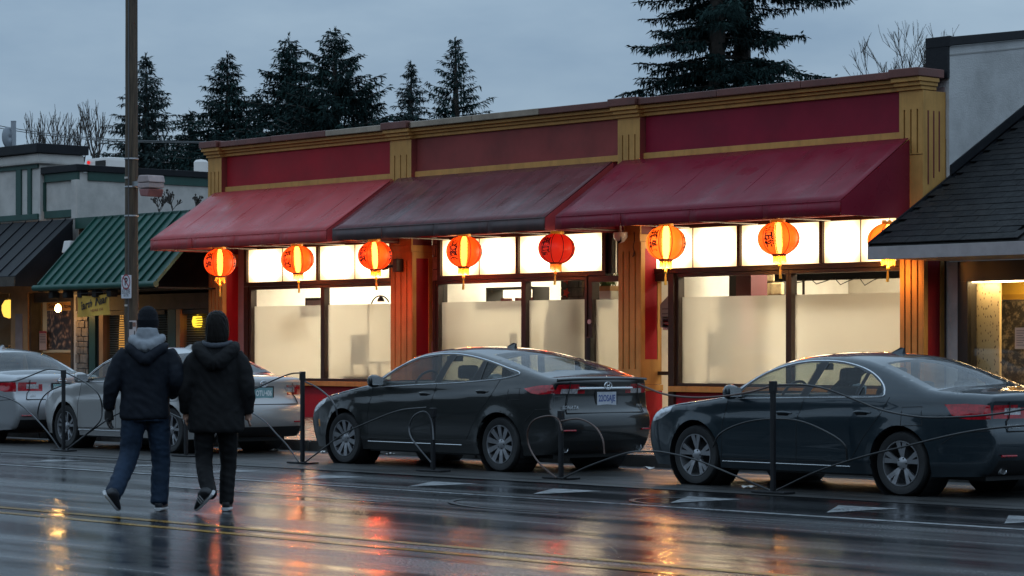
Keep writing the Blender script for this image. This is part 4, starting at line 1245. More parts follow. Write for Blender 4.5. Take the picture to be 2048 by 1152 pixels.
# stone pillar of rough blocks
sp = px_box(154, 178, 29.95, 30.15, .1, 2.27, 'stone_pillar', M_joint, gs)
rr = random.Random(21); z = .12
xa, xb = ax(154, 29.95), ax(178, 29.95)
while z < 2.2:
    h = rr.uniform(.10, .2); x = xa
    while x < xb - .02:
        w = min(rr.uniform(.1, .22), xb - x)
        MB().box(x + .005, x + w - .005, 29.90 + rr.uniform(0, .03), 29.948, z + .005, z + h - .005).build('stone', M_stone, sp, bevel=.015)
        x += w
    z += h
px_box(178, 190, 29.93, 30.1, .1, 2.275, 'post', M_green, gs)
px_box(198, 206, 29.93, 30.1, .1, 2.275, 'post', M_tanpost, gs)
px_box(335, 351, 29.93, 30.1, .1, 2.275, 'post', M_green, gs)
px_box(352, 360, 29.93, 30.1, .1, 2.275, 'post', M_tanpost, gs)
px_box(190, 198, 29.98, 30.1, .1, 2.27, 'post', M_dark, gs)
M_blind = material('blind_slat', (.24, .20, .16), .6)
for p, q in ((207, 334), (361, 424)):
    x0, x1 = ax(p, 30.05), ax(q, 30.05)
    wd = MB().box(x0, x1, 29.99, 30.05, .1, .55).build('stall_riser', M_timber, gs)
    MB().box(x0, x1, 30.02, 30.03, .55, 2.27).build('pane', M_clear, wd)
    n = 34
    me = MB().prism([(30.06, 0), (30.10, .018), (30.10, .022), (30.06, .004)], 'x', x0 + .02, x1 - .02).mesh('blind_slat'); me.materials.append(M_blind)
    for k in range(n):
        o = link('blind_slat', me, wd); o.location = (0, 0, .58 + k * .05)
    MB().box(x0, x1, 30.2, 30.24, .1, 2.27).build('blind_back', material('dim_room', (.10, .075, .055), .8), wd)
    MB().box(x0, x1, 29.985, 30.0, 2.18, 2.27).build('window_head', M_timber, wd)
# glowing shape standing in for a lantern reflection in the right window
x, z = at(393, 643, 30.13)
t = thing('lantern_reflection', 'small yellow glow standing in for a lantern reflection in the blind window', 'lamp', (x, 30.15, z))
MB().lathe([(.001, z - .14), (.1, z - .10), (.12, z), (.1, z + .10), (.001, z + .14)], 16, (x, 30.16, 0)).build('reflection_globe', emission('yellow_glow', (1, .62, .04), 2.2), t, smooth=60)
MB().tube([(x, 30.16, z + .13), (x, 30.16, 2.2)], .006, 5).build('cord', M_blackw, t)  # added cord; only a reflection is meant here
# glowing cones standing in for warm reflections in the other window
x, z = at(241, 660, 30.12)
t = thing('warm_reflection', 'slim amber glow standing in for a warm reflection beside the pole', 'lamp', (x, 30.15, z))
for d in (-.03, .03):
    MB().lathe([(.045, z - .5), (.035, z), (.012, z + .38), (.001, z + .42)], 10, (x + d * 1.3, 30.15, 0)).build('reflection_cone', emission('amber_cone', (1, .45, .10), .75), t, smooth=60)
# yellow cloth banner
xa, za = at(154, 632, 28.55); xb, zb = at(221, 588, 28.55)
t = thing('cloth_banner', 'yellow cloth banner with handwritten black lettering below the green awning', 'banner', (xa, 28.55, za))
mb = MB(); nx, nz = 20, 10; vs = []
def by(u, v): return 28.55 + .03 * math.sin(u * 9 + v * 3) * (1 - v * .5) + .015 * math.sin(u * 23)
for i in range(nx + 1):
    for j in range(nz + 1):
        u, v = i / nx, j / nz
        vs.append((xa + (xb - xa) * u, by(u, v), za + (zb - za) * v - .04 * math.sin(math.pi * u) * v + .02 * u - (.03 * (1 - u) if v == 0 else 0)))
mb.add(vs, [(i * (nz + 1) + j, (i + 1) * (nz + 1) + j, (i + 1) * (nz + 1) + j + 1, i * (nz + 1) + j + 1) for i in range(nx) for j in range(nz)])
bn = mb.build('cloth', material('banner_yellow', (.62, .36, .055), .7, var=.15, vscale=3, bump=.1), t, smooth=True)
def banner_text(s, cx, cz, size, mat, wmax, shear, rot, bold):
    vs, fs = text_mesh(s, size, shear, bold)
    w = max(v[0] for v in vs) - min(v[0] for v in vs); k = wmax / w
    out = []
    for v in vs:
        x = cx + v[0] * k * math.cos(rot) - v[1] * math.sin(rot); z = cz + v[0] * k * math.sin(rot) + v[1] * math.cos(rot)
        u = min(1, max(0, (x - xa) / (xb - xa))); q = min(1, max(0, (z - za) / (zb - za)))
        out.append((x, by(u, q) - .012, z))
    MB().add(out, fs).build('lettering', mat, bn, recalc=False)
W_, H_ = xb - xa, zb - za
banner_text('Earth Near', xa + W_ * .5, za + H_ * .60, H_ * .52, M_ink, W_ * .82, .25, R(9), .004)
banner_text('NEAR YOU', xa + W_ * .62, za + H_ * .27, H_ * .17, material('rust_ink', (.3, .08, .02), .6), W_ * .3, 0, R(6), .001)
MB().tube([(xa - .05, 28.5, zb + .02), (xb + .1, 28.5, zb + .05)], .012, 6).build('pole', M_blackw, t)

# ================================================================== building on the right
rb = thing('shingle_roof_shop', 'shop under a dark shingle roof at the right edge', 'building', (-21, 30, 0))
M_stucco = material('white_stucco', (0.50, 0.49, 0.485), 0.8, var=0.10, vscale=1.3, bump=0.4, bscale=40, dirt=(0.27, 0.26, 0.255), damt=0.7, dscale=1.4)
ws = thing('white_stucco_building', 'tall white stucco side wall with black coping above the shingle roof', 'building', (-24.0, 33, 0))
mb = MB().prism([(30.41, 0.1), (37, 0.1), (37, 6.9), (30.41, 5.98)], 'x', -24.05, -23.995)
mb.build('wall', M_stucco, ws)
MB().prism([(30.40, 5.985), (37, 6.905), (37, 7.04), (30.40, 6.12)], 'x', -24.4, -23.94).build('coping', M_blackroof, ws, bevel=.01)
MB().prism([(30.41, 5.84), (37, 6.76), (37, 6.78), (30.41, 5.86)], 'x', -23.996, -23.985).build('reveal_line', material('stucco_joint', (.33, .32, .31), .8), ws)
MB().box(-24.40, -23.985, 30.36, 30.41, 5.50, 6.10).build('parapet_end', M_blackroof, ws)
MB().box(-24.36, -24.052, 30.42, 31.0, 4.6, 5.97).build('parapet_return', M_stucco, ws)
MB().box(-24.40, -23.935, 30.352, 30.40, 5.98, 6.13).build('coping_end', M_blackroof, ws)
# roof plane with courses of shingles
yE, zE, sl = 28.56, 2.96, 0.56
yT = 33.4
xl, xr = -23.98, -17.0
MB().prism([(yE, zE - .06), (yE, zE - .015), (yT, zE - .015 + sl * (yT - yE)), (yT, zE - .06 + sl * (yT - yE))], 'x', xl, xr).build('roof_deck', M_dark, rb)
M_shing = [material('shingle_%d' % k, tuple(v * .34 for v in c), .55, spec=.2, var=.35, vscale=5, bump=.5, bscale=45, rvar=.12) for k, c in enumerate(((.028, .030, .033), (.020, .022, .026), (.036, .036, .038)))]
rr = random.Random(4)
deck = bpy.data.objects['roof_deck']
L_ = math.sqrt(1 + sl * sl); ang = math.atan(sl)
sm = []
for k in range(3):
    me = MB().box(0.003, .327, 0, .24, 0, .014).mesh('shingle'); me.materials.append(M_shing[k]); sm.append(me)
row = 0; d = 0.0
while d < 5.0:
    x = xl + (-.16 if row % 2 else 0)
    while x < -21.6:
        if x > xl - .01 or row % 2 == 0:
            o = link('shingle', rr.choice(sm), deck)
            o.location = (max(x, xl), yE + d * math.cos(ang) - .02, zE + d * math.sin(ang) + .004 + rr.uniform(0, .004))
            o.rotation_euler = (ang - .035, 0, 0)
        x += .33
    row += 1; d += .19
MB().prism([(yE - .03, zE - .05), (yE - .03, zE + .03), (yT, zE + .06 + sl * (yT - yE)), (yT, zE - .05 + sl * (yT - yE))], 'x', xl - .012, xl + .02).build('rake_flashing', M_blackroof, rb)
MB().prism([(30.42, zE + sl * 1.86 + .03), (30.42, zE + sl * 1.86 + .2), (yT, zE + .2 + sl * (yT - yE)), (yT, zE + .03 + sl * (yT - yE))], 'x', -23.99, -23.96).build('wall_flashing', M_blackroof, rb)
MB().box(xl, xr, yE - .05, yE - .002, zE - .22, zE - .035).build('fascia_board', material('fascia_grey', (.33, .29, .29), .55, var=.15), rb, bevel=.005)
MB().box(xl + .02, xr, yE, 30.3, zE - .20, zE - .17).build('soffit', material('soffit_tan', (.45, .36, .25), .7), rb)
XPA, XPB = ax(1915, 30.28), ax(1935, 30.28)
MB().box(xl + .04, XPA, 30.30, 30.6, .1, zE - .21).build('stucco_pier', M_stucco, rb)
f = MB()
f.box(XPA, xr, 30.28, 30.5, 2.45, zE - .21); f.box(XPA, XPB, 30.28, 30.5, .5, 2.45); f.box(XPA, xr, 30.28, 30.5, .1, .5)
wf = f.build('window', M_blackw, rb, bevel=.004)
M_rainglass = glass('rain_glass', (.93, .94, .92), .03, .9, drops=.8, dscale=45)
MB().box(XPB + .002, xr, 30.36, 30.37, .5, 2.45).build('pane', M_clear, wf)
def speckle():
    m = bpy.data.materials.new('speckled_panel'); m.use_nodes = True
    nt = m.node_tree; b = nt.nodes['Principled BSDF']; N = nt.nodes.new; L = nt.links.new
    g = N('ShaderNodeNewGeometry'); mp = N('ShaderNodeMapping'); mp.inputs['Rotation'].default_value = (0, R(35), 0); mp.inputs['Scale'].default_value = (30, 8, 12)
    v = N('ShaderNodeTexVoronoi'); v.inputs['Scale'].default_value = 1.0; v.inputs['Randomness'].default_value = 1.0
    L(g.outputs['Position'], mp.inputs[0]); L(mp.outputs[0], v.inputs['Vector'])
    r = N('ShaderNodeValToRGB'); e = r.color_ramp.elements
    e[0].position = .20; e[0].color = (.10, .06, .03, 1); e[1].position = .26; e[1].color = (.62, .47, .25, 1)
    L(v.outputs['Distance'], r.inputs[0]); L(r.outputs[0], b.inputs['Base Color']); b.inputs['Roughness'].default_value = .6
    return m
xq = ax(1999, 30.55)
MB().box(XPB - .1, xq, 30.55, 30.60, .15, 2.6).build('display_panel', speckle(), rb)
MB().box(-23.97, xr, 31.2, 31.25, .15, 2.18).build('interior_wall', material('dark_marble', (.035, .03, .026), .35, dirt=(.45, .36, .24), damt=.9, dscale=14), rb)
MB().box(-23.97, xr, 31.19, 31.26, 2.19, 2.27).build('yellow_beam', material('amber_beam', (.5, .28, .03), .6), rb)
MB().box(-23.97, xr, 31.20, 31.26, 2.27, 2.69).build('yellow_band', material('yellow_plaster', (.75, .46, .05), .7), rb)
MB().box(-23.97, xr, 30.62, 33, 2.70, 2.74).build('interior_ceiling', M_plaster, rb)
MB().box(-22.95, -22.0, 30.66, 30.95, 2.66, 2.69).build('ceiling_panel', emission('shop_warm', (1, .66, .30), 22.0), rb)
MB().box(XPB + .01, -20.5, 30.39, 30.49, 2.435, 2.445).build('added_strip_light', emission('shop_warm2', (1, .70, .36), 40.0), rb)  # unseen strip added to light the display panel from the front
x0, z0 = at(2030, 698, 30.34); x1, z1 = at(2062, 655, 30.34)
t = thing('menu_sheet', 'white printed sheet stuck on the rain speckled window at the right edge', 'notice', (x0, 30.34, z0))
MB().box(x0, x1, 30.338, 30.346, z0, z1).build('paper', material('menu_paper', (.66, .55, .45), .6), t)
for k in range(7):
    MB().box(x0 + .03, x1 - .04 - .05 * (k % 3), 30.334, 30.337, z1 - .05 - k * .035, z1 - .04 - k * .035).build('text_line', material('grey_ink', (.25, .2, .18), .6), t)
x, z = at(2005, 540, 31.1)
t = MB().lathe([(.001, z - .05), (.03, z - .04), (.04, z), (.03, z + .05), (.012, z + .14)], 12, (x, 31.1, 0)).build('ceiling_sensor', M_blackw, None)
tag(t, 'tiny black sensor hanging by the yellow band inside the right shop', 'sensor')
# pale curb and roof clutter on the left roofs
t = thing('rooftop_unit', 'white rooftop ventilation unit with a small red light', 'rooftop unit', (*far(212, 62), 5.3))
X, Y = far(212, 62)
MB().box(X - .45, X + .55, Y - .3, Y + .3, 5.3, 6.10).build('unit_body', M_cam, t, bevel=.08)
MB().box(X + .02, X + .45, Y - .32, Y - .303, 5.84, 6.02).build('grille', M_dark, t)
MB().lathe([(.001, 0), (.04, 0), (.04, -.04), (.001, -.04)], 12, (X - .28, Y - .30, 6.0), 'y').build('red_light', emission('red_beacon', (1, .03, .03), .8), t)
X, Y = far(402, 60)
t = thing('roof_vent', 'white mushroom roof vent left of the restaurant parapet', 'vent', (X, Y, 5.2))
MB().lathe([(.12, 4.9), (.12, 5.62), (.17, 5.63), (.17, 5.86), (.12, 5.91), (.001, 5.93)], 16, (X, Y, 0)).build('vent_cap', M_cam, t, smooth=30)
MB().box(X - .22, X + .2, Y - .2, Y + .2, 4.9, 5.50).build('curb_box', M_cam, t, bevel=.05)
X, Y = far(14, 58)
t = thing('satellite_dish', 'grey satellite dish seen edge-on above the left shop parapet', 'satellite dish', (X, Y, 5.9))
dd = MB()
prof = [(0.0, 0.0), (.11, .012), (.20, .045), (.24, .07)]
vs = []
for r, h in prof:
    for k in range(20):
        a = 2 * math.pi * k / 20
        vs.append((X + .1 - h * 1.0 - .1 * r * math.cos(a), Y + r * .6 * math.sin(a), 6.26 + r * math.cos(a)))
dd.add(vs, [(j * 20 + k, j * 20 + (k + 1) % 20, (j + 1) * 20 + (k + 1) % 20, (j + 1) * 20 + k) for j in range(3) for k in range(20)])
o = dd.build('reflector', material('dish_grey', (.22, .24, .27), .5), t, smooth=True); o.modifiers.new('thickness', 'SOLIDIFY').thickness = .03
MB().tube([(X + .1, Y, 5.9), (X + .05, Y, 6.3)], .03, 8).build('mast', M_frame, t)
X, Y = far(27, 58)
t = MB().lathe([(.06, 5.8), (.06, 6.62), (.065, 6.65), (.001, 6.66)], 12, (X, Y, 0)).build('roof_post', material('grey_post', (.30, .32, .35), .5), None)
tag(t, 'short grey post with the wires above the left shop parapet', 'post')
# ================================================================== utility pole and its fittings
def wood_pole_material():
    m = bpy.data.materials.new('pole_wood'); m.use_nodes = True
    nt = m.node_tree; b = nt.nodes['Principled BSDF']; N = nt.nodes.new; L = nt.links.new
    g = N('ShaderNodeNewGeometry'); mp = N('ShaderNodeMapping'); mp.inputs['Scale'].default_value = (38, 38, 1.6)
    n = N('ShaderNodeTexNoise'); n.inputs['Scale'].default_value = 1.0; n.inputs['Detail'].default_value = 8; n.inputs['Roughness'].default_value = .7
    L(g.outputs['Position'], mp.inputs[0]); L(mp.outputs[0], n.inputs['Vector'])
    r = N('ShaderNodeValToRGB'); e = r.color_ramp.elements
    e[0].position = .32; e[0].color = (.012, .009, .007, 1); e[1].position = .72; e[1].color = (.15, .105, .065, 1)
    L(n.outputs['Fac'], r.inputs[0]); L(r.outputs[0], b.inputs['Base Color'])
    b.inputs['Roughness'].default_value = .75
    bp = N('ShaderNodeBump'); bp.inputs['Strength'].default_value = .7; bp.inputs['Distance'].default_value = .02
    L(n.outputs['Fac'], bp.inputs['Height']); L(bp.outputs[0], b.inputs['Normal'])
    return m
PX, PY = ax(263, 23.5), 23.5
pole = thing('utility_pole', 'weathered wooden utility pole on the pavement behind the walkers', 'utility pole', (PX, PY, .15))
mb = MB(); rings = []
for j in range(25):
    z = .12 + j * .4; r = .118 - .024 * j / 24
    rings.append([(PX + r * math.cos(a) * (1 + .05 * mnoise.noise((a * 1.3, z, 2))), PY + r * math.sin(a) * (1 + .05 * mnoise.noise((a, z, 7))), z) for a in np.linspace(0, 2 * math.pi, 18, endpoint=False)])
mb.ring_loft(rings).build('pole_shaft', wood_pole_material(), pole, smooth=60)
M_strap = material('steel_strap', (.45, .45, .46), .35, metal=.9)
for py in (318, 374, 432):
    z = at(263, py, 23.5)[1]
    MB().lathe([(.117, z - .012), (.121, z), (.117, z + .012)], 20, (PX, PY, 0)).build('steel_band', M_strap, pole, smooth=True)
MB().tube([(PX + .05, PY - .1, .2), (PX + .06, PY - .098, 3.0), (PX + .05, PY - .09, 9.0)], .012, 6).build('conduit', material('conduit_grey', (.08, .08, .085), .5), pole)
for py in (356, 611, 560):
    z = at(263, py, 23.5)[1]
    MB().box(PX - .02, PX + .05, PY - .125, PY - .10, z - .015, z + .015).build('paper_scrap', material('scrap', (.55, .5, .45), .6), pole)
# equipment box on the pole
t = thing('equipment_box', 'dented pinkish grey equipment box strapped to the utility pole', 'box', (PX + .35, PY, 3.9))
xc_, za = at(303, 394, 23.45); zb = at(303, 351, 23.45)[1]; xa, xb = xc_ - .20, xc_ + .12
M_ebox = material('box_pinkgrey', (.36, .28, .27), .5, var=.2, vscale=5)
MB().prism([(xa + .05, za + .02), (xb - .06, za), (xb - .01, za + .13), (xa, za + .14)], 'y', PY - .17, PY + .12).build('lower_case', material('box_red', (.24, .09, .085), .5, var=.25, vscale=5), t, bevel=.02)
MB().box(xa - .01, xb, PY - .18, PY + .12, za + .145, zb - .12).build('middle_case', M_ebox, t, bevel=.015)
MB().prism([(xa - .02, zb - .115), (xb + .02, zb - .115), (xb - .02, zb), (xa + .03, zb + .01)], 'y', PY - .19, PY + .13).build('lid', M_ebox, t, bevel=.02)
MB().box(PX, xa + .1, PY - .05, PY + .05, za + .2, za + .28).build('bracket', M_strap, t)
# parking sign
xa, za = at(243, 597, 23.33); xb, zb = at(262.5, 550, 23.33)
t = thing('parking_sign', 'white no stopping sign with red ring fixed to the utility pole', 'sign', (xa, 23.33, za))
M_signw = material('sign_white', (.62, .62, .66), .35)
MB().box(xa, xb, 23.325, 23.335, za, zb).build('sign_plate', M_signw, t, bevel=.004)
cx, cz, w = (xa + xb) / 2, zb - (zb - za) * .29, xb - xa
M_sred = material('sign_red', (.32, .02, .03), .4)
ri = MB(); n = 36
for k in range(n):
    a, c = 2 * math.pi * k / n, 2 * math.pi * (k + 1) / n
    ri.add([(cx + r * math.cos(q), 23.321, cz + r * math.sin(q)) for r, q in ((w * .36, a), (w * .43, a), (w * .43, c), (w * .36, c))], [(0, 1, 2, 3)])
ri.add([(cx + w * (-.30), 23.3205, cz + w * .24), (cx + w * (-.25), 23.3205, cz + w * .29), (cx + w * .30, 23.3205, cz - w * .24), (cx + w * .25, 23.3205, cz - w * .29)], [(0, 1, 2, 3)])
ri.build('red_ring', M_sred, t, recalc=False)
sign_text(t, 'P', cx, 23.322, cz, w * .62, M_ink, bold=.004)
sign_text(t, 'NO STOPPING', cx, 23.322, za + (zb - za) * .42, .045, M_ink, wmax=w * .62)
sign_text(t, 'BUS ZONE', cx, 23.322, za + (zb - za) * .285, .10, M_ink, wmax=w * .82)
sign_text(t, 'ANY TIME', cx, 23.322, za + (zb - za) * .12, .06, M_ink, wmax=w * .5)
xa, za = at(258, 686, 23.37); xb, zb = at(272, 641, 23.37)
t = thing('pole_flyer', 'torn white flyer with dark print stuck to the utility pole', 'flyer', (xa, 23.38, za))
MB().box(xa, xb, 23.372, 23.378, za, zb).build('paper', material('flyer_paper', (.55, .47, .46), .6), t)
MB().box(xa + .01, (xa + xb) / 2, 23.367, 23.371, zb - .14, zb - .02).build('dark_print', M_ink, t)
MB().box((xa + xb) / 2 + .01, xb - .01, 23.367, 23.371, zb - .1, zb - .03).build('brown_print', material('brown_ink', (.25, .12, .08), .6), t)
MB().box(xb - .05, xb - .03, 23.367, 23.371, za + .08, za + .2).build('bar_print', M_ink, t)

# overhead wires
for k in range(2):
    xa, za = at(-80, 236 + 5 * k, 36); xb, zb = at(424, 284 + 2 * k, 30.6)
    pts = []
    for i in range(21):
        u = i / 20
        pts.append((xa + (xb - xa) * u, 36 + (30.6 - 36) * u, za + (zb - za) * u - .18 * math.sin(math.pi * u)))
    o = MB().tube(pts, .011, 5).build('overhead_wire', material('wire_black', (.02, .022, .025), .5), None)
    tag(o, ('upper' if k == 0 else 'lower') + ' overhead wire running to the restaurant roof corner', 'wire')

# ================================================================== barrier posts and draped hoses along the parked cars
M_postm = material('post_black', (.010, .010, .012), .4, var=.3, vscale=6)
POSTS = [(127, 903, 1.14, 'tall black barrier post beside the two silver cars'), (372, 914, .75, 'black barrier post hidden between the two walkers'),
         (605, 928, 1.15, 'tall black barrier post between silver car and black car'), (866, 944, .74, 'short black barrier post before the black car doors'),
         (1122, 959, .75, 'short black barrier post by the black car rear bumper'), (1546, 988, 1.11, 'tall black barrier post before the blue car doors')]
for px, py, h, lab in POSTS:
    X, Y = gnd(px, py)
    t = thing('barrier_post', lab, 'post', (X, Y, 0), 'barrier posts along the parking lane', local=True)
    MB().box(-.022, .022, -.022, .022, .02, h).build('post_shaft', M_postm, t, bevel=.006)
    MB().box(-.22, .22, -.085, .085, .008, .028).build('base_plate', M_postm, t, bevel=.004)
    MB().box(-.032, .032, -.028, .028, h - .10, h + .012).build('post_cap', M_postm, t, bevel=.006)
M_hose = material('hose_black', (.010, .010, .011), .35)
M_hoseg = material('hose_grey', (.055, .057, .062), .4)
M_hoser = material('hose_rust_lit', (.075, .040, .030), .4)  # copper brown, with rust-coloured light put into the hose colour
HOSES = [
 ('black hose rising from the left edge to the first post', M_hose, [(-60, 766), (0, 764), (31, 762), (62, 751), (90, 740), (108, 739), (127, 742)]),
 ('black hose bowing out from the first post to its base', M_hose, [(131, 745), (167, 763), (192, 782), (202, 801), (204, 822), (200, 842), (181, 861), (150, 886), (133, 900)]),
 ('black hose curl left of the first post', M_hose, [(125, 771), (100, 782), (83, 799), (76, 822), (77, 842)]),
 ('pale grey hose slanting down to the first post base', M_hoseg, [(-40, 786), (0, 792), (31, 803), (58, 824), (79, 845), (100, 870), (119, 898)]),
 ('black hose sweeping up behind the walkers', M_hose, [(135, 899), (188, 858), (242, 825), (300, 812), (366, 838)]),
 ('black hose from behind the woman to the tall middle post', M_hose, [(420, 812), (470, 795), (509, 778), (544, 762), (563, 754), (584, 747), (603, 746)]),
 ('grey hose curving down over the black car front wheel', M_hoseg, [(610, 763), (636, 776), (658, 794), (670, 812), (675, 832)]),
 ('pale grey hose sloping down to the tall middle post base', M_hoseg, [(450, 800), (504, 826), (532, 845), (553, 868), (577, 894), (597, 924)]),
 ('black hose rising across the black car doors', M_hose, [(608, 926), (647, 897), (690, 866), (745, 841), (799, 821), (853, 815)]),
 ('grey-black hoop standing at the black car doors', M_hoseg, [(862, 925), (835, 893), (821, 872), (819, 852), (828, 832), (846, 823), (858, 831), (865, 852), (867, 880)]),
 ('copper hose loop left of the short post by the black bumper', M_hoser, [(1113, 957), (1081, 929), (1060, 897), (1055, 867), (1066, 842), (1095, 832), (1116, 838), (1124, 862)]),
 ('brown hose arch right of the short post by the black bumper', M_hoser, [(1122, 842), (1158, 838), (1189, 853), (1205, 878), (1209, 908)]),
 ('long black hose low between black car and blue car', M_hose, [(1127, 956), (1178, 932), (1250, 907), (1290, 903), (1329, 905), (1392, 920), (1467, 950), (1541, 984)]),
 ('hose toned as rust-lit, strung from the black car to the tall right post', M_hoser, [(1276, 768), (1300, 778), (1336, 790), (1392, 795), (1449, 792), (1505, 783), (1545, 771)]),
 ('black hose draped from the right post past the blue tail light', M_hose, [(1548, 770), (1610, 770), (1655, 779), (1711, 800), (1767, 821), (1842, 834), (1917, 834), (1992, 828), (2060, 816), (2120, 800)]),
 ('thin black arch over the blue car doors', M_hose, [(1426, 894), (1441, 867), (1486, 846), (1542, 838), (1599, 842), (1655, 865), (1689, 890), (1694, 920)]),
 ('black hose rising from the right post base across the rear wheel', M_hose, [(1552, 982), (1636, 942), (1730, 912), (1805, 894), (1899, 871), (1974, 858), (2060, 850), (2120, 846)]),
]
for i, (lab, m, pl) in enumerate(HOSES):
    pts = []
    for j, (px, py) in enumerate(pl):
        yy = 19.34 - .00028 * (px - 600) + .04 * math.sin(j * 1.7 + i)
        X, Z = at(px, py, yy)
        pts.append((X, yy, max(Z, .022)))
    pts = [tuple(p) for p in catmull(pts, 6)]
    o = MB().tube(pts, .0098 if m is not M_hoseg else .0105, 8).build('draped_hose', m, None, smooth=True)
    tag(o, lab, 'hose', 'hoses draped along the barrier posts')

# paper litter by the kerb
M_litter = material('litter_paper', (.6, .58, .55), .7)
for i, (px, py, lab) in enumerate(((197, 897, 'white paper scrap under the silver car front'), (647, 907, 'white paper scrap near the black front wheel'),
                       (756, 909, 'tiny white scrap under the black car'), (779, 911, 'crumpled white paper under the black car sill'),
                       (548, 903, 'white scrap in the gutter behind the tall middle post'), (1296, 940, 'pale scrap in the gutter before the blue car'), (1498, 978, 'pale scrap by the right barrier post base'))):
    X, Y = gnd(px, py)
    rr = random.Random(i); mb = MB(); vs = []
    for a in range(5):
        for b in range(4):
            vs.append((X + (a - 2) * .035, Y + (b - 1.5) * .03, .012 + rr.uniform(0, .03)))
    mb.add(vs, [(a * 4 + b, (a + 1) * 4 + b, (a + 1) * 4 + b + 1, a * 4 + b + 1) for a in range(4) for b in range(3)])
    tag(mb.build('paper_litter', M_litter, None), lab, 'litter', 'paper litter along the gutter')
# ================================================================== cars
def car_paint(name, color, metal=.35, rough=.32):
    m = bpy.data.materials.new(name); m.use_nodes = True
    nt = m.node_tree; b = nt.nodes['Principled BSDF']; N = nt.nodes.new; L = nt.links.new
    b.inputs['Base Color'].default_value = (*color, 1); b.inputs['Metallic'].default_value = metal
    b.inputs['Roughness'].default_value = rough; b.inputs['Coat Weight'].default_value = 1.0; b.inputs['Coat IOR'].default_value = 1.52; b.inputs['Coat Roughness'].default_value = .03
    tc = N('ShaderNodeTexCoord')
    v = N('ShaderNodeTexVoronoi'); v.inputs['Scale'].default_value = 38.0
    L(tc.outputs['Object'], v.inputs['Vector'])
    mr = N('ShaderNodeMapRange'); mr.inputs[1].default_value = .03; mr.inputs[2].default_value = .20; mr.inputs[3].default_value = 1; mr.inputs[4].default_value = 0
    L(v.outputs['Distance'], mr.inputs[0])
    bp = N('ShaderNodeBump'); bp.inputs['Strength'].default_value = .42; bp.inputs['Distance'].default_value = .004
    n9 = N('ShaderNodeTexNoise'); n9.inputs['Scale'].default_value = 5.0; n9.inputs['Detail'].default_value = 4
    L(tc.outputs['Object'], n9.inputs['Vector'])
    m9 = N('ShaderNodeMapRange'); m9.inputs[1].default_value = .46; m9.inputs[2].default_value = .66; m9.inputs[3].default_value = 0; m9.inputs[4].default_value = 1
    L(n9.outputs['Fac'], m9.inputs[0])
    q9 = N('ShaderNodeMath'); q9.operation = 'MULTIPLY'; L(mr.outputs[0], q9.inputs[0]); L(m9.outputs[0], q9.inputs[1])
    L(q9.outputs[0], bp.inputs['Height']); L(bp.outputs[0], b.inputs['Coat Normal'])
    # road film low on the body
    n = N('ShaderNodeTexNoise'); n.inputs['Scale'].default_value = 3.0; n.inputs['Detail'].default_value = 6
    L(tc.outputs['Object'], n.inputs['Vector'])
    cr = N('ShaderNodeMapRange'); cr.inputs[1].default_value = .45; cr.inputs[2].default_value = .75; cr.inputs[3].default_value = .02; cr.inputs[4].default_value = .09
    L(n.outputs['Fac'], cr.inputs[0]); L(cr.outputs[0], b.inputs['Coat Roughness'])
    return m
M_carglass = glass('car_glass', (.62, .68, .67), .03, .95, drops=.5, dscale=55)
M_plastic = material('black_plastic', (.012, .012, .013), .45)
M_rubber = material('tyre_rubber', (.016, .016, .017), .62, var=.3, vscale=8)
M_rim = material('alloy_rim', (.40, .40, .42), .32, metal=.85, var=.1)
M_rimd = material('alloy_dark', (.03, .03, .032), .5, metal=.4)
M_chrome = material('chrome', (.72, .73, .75), .22, metal=.75)
M_seat = material('seat_cloth', (.03, .03, .034), .8)
M_tail = material('tail_red', (.34, .006, .014), .12, coat=1.0, var=.5, vscale=22, spec=.3)
M_tailw = material('tail_clear', (.42, .40, .41), .16, metal=.3, coat=1.0, var=.6, vscale=40)
M_amber = material('marker_amber', (.6, .22, .02), .2, coat=1.0)
M_gap = material('panel_gap', (.004, .004, .005), .7)
M_headl = material('headlight_lens', (.66, .66, .69), .14, metal=.5, coat=1.0, var=.4, vscale=25)

def in_poly(P, poly):
    x, y = P[:, 0], P[:, 1]; poly = np.asarray(poly, float)
    inside = np.zeros(len(P), bool); n = len(poly); j = n - 1
    for i in range(n):
        xi, yi = poly[i]; xj, yj = poly[j]
        c = ((yi > y) != (yj > y)) & (x < (xj - xi) * (y - yi) / (yj - yi + 1e-12) + xi)
        inside ^= c; j = i
    return inside
def resample(poly, d, closed=False):
    P = [np.array(p, float) for p in poly]
    if closed: P = P + [P[0]]
    out = []
    for a, b in zip(P[:-1], P[1:]):
        n = max(1, int(np.ceil(np.linalg.norm(b - a) / d)))
        for k in range(n): out.append(a + (b - a) * k / n)
    if not closed: out.append(P[-1])
    return np.array(out)
def seg_dist(P, line):
    """distance of points P to a polyline"""
    A = line[:-1]; B = line[1:]; best = np.full(len(P), 1e9)
    for a, b in zip(A, B):
        ab = b - a; t = np.clip(((P - a) @ ab) / (ab @ ab + 1e-12), 0, 1)
        d = np.linalg.norm(P - (a + t[:, None] * ab), axis=1)
        best = np.minimum(best, d)
    return best

def islands(faces):
    par = {}
    def find(a):
        while par[a] != a: par[a] = par[par[a]]; a = par[a]
        return a
    for f in faces:
        for i in f: par.setdefault(i, i)
        for i in f[1:]: par[find(i)] = find(f[0])
    out = {}
    for f in faces: out.setdefault(find(f[0]), []).append(f)
    return list(out.values())

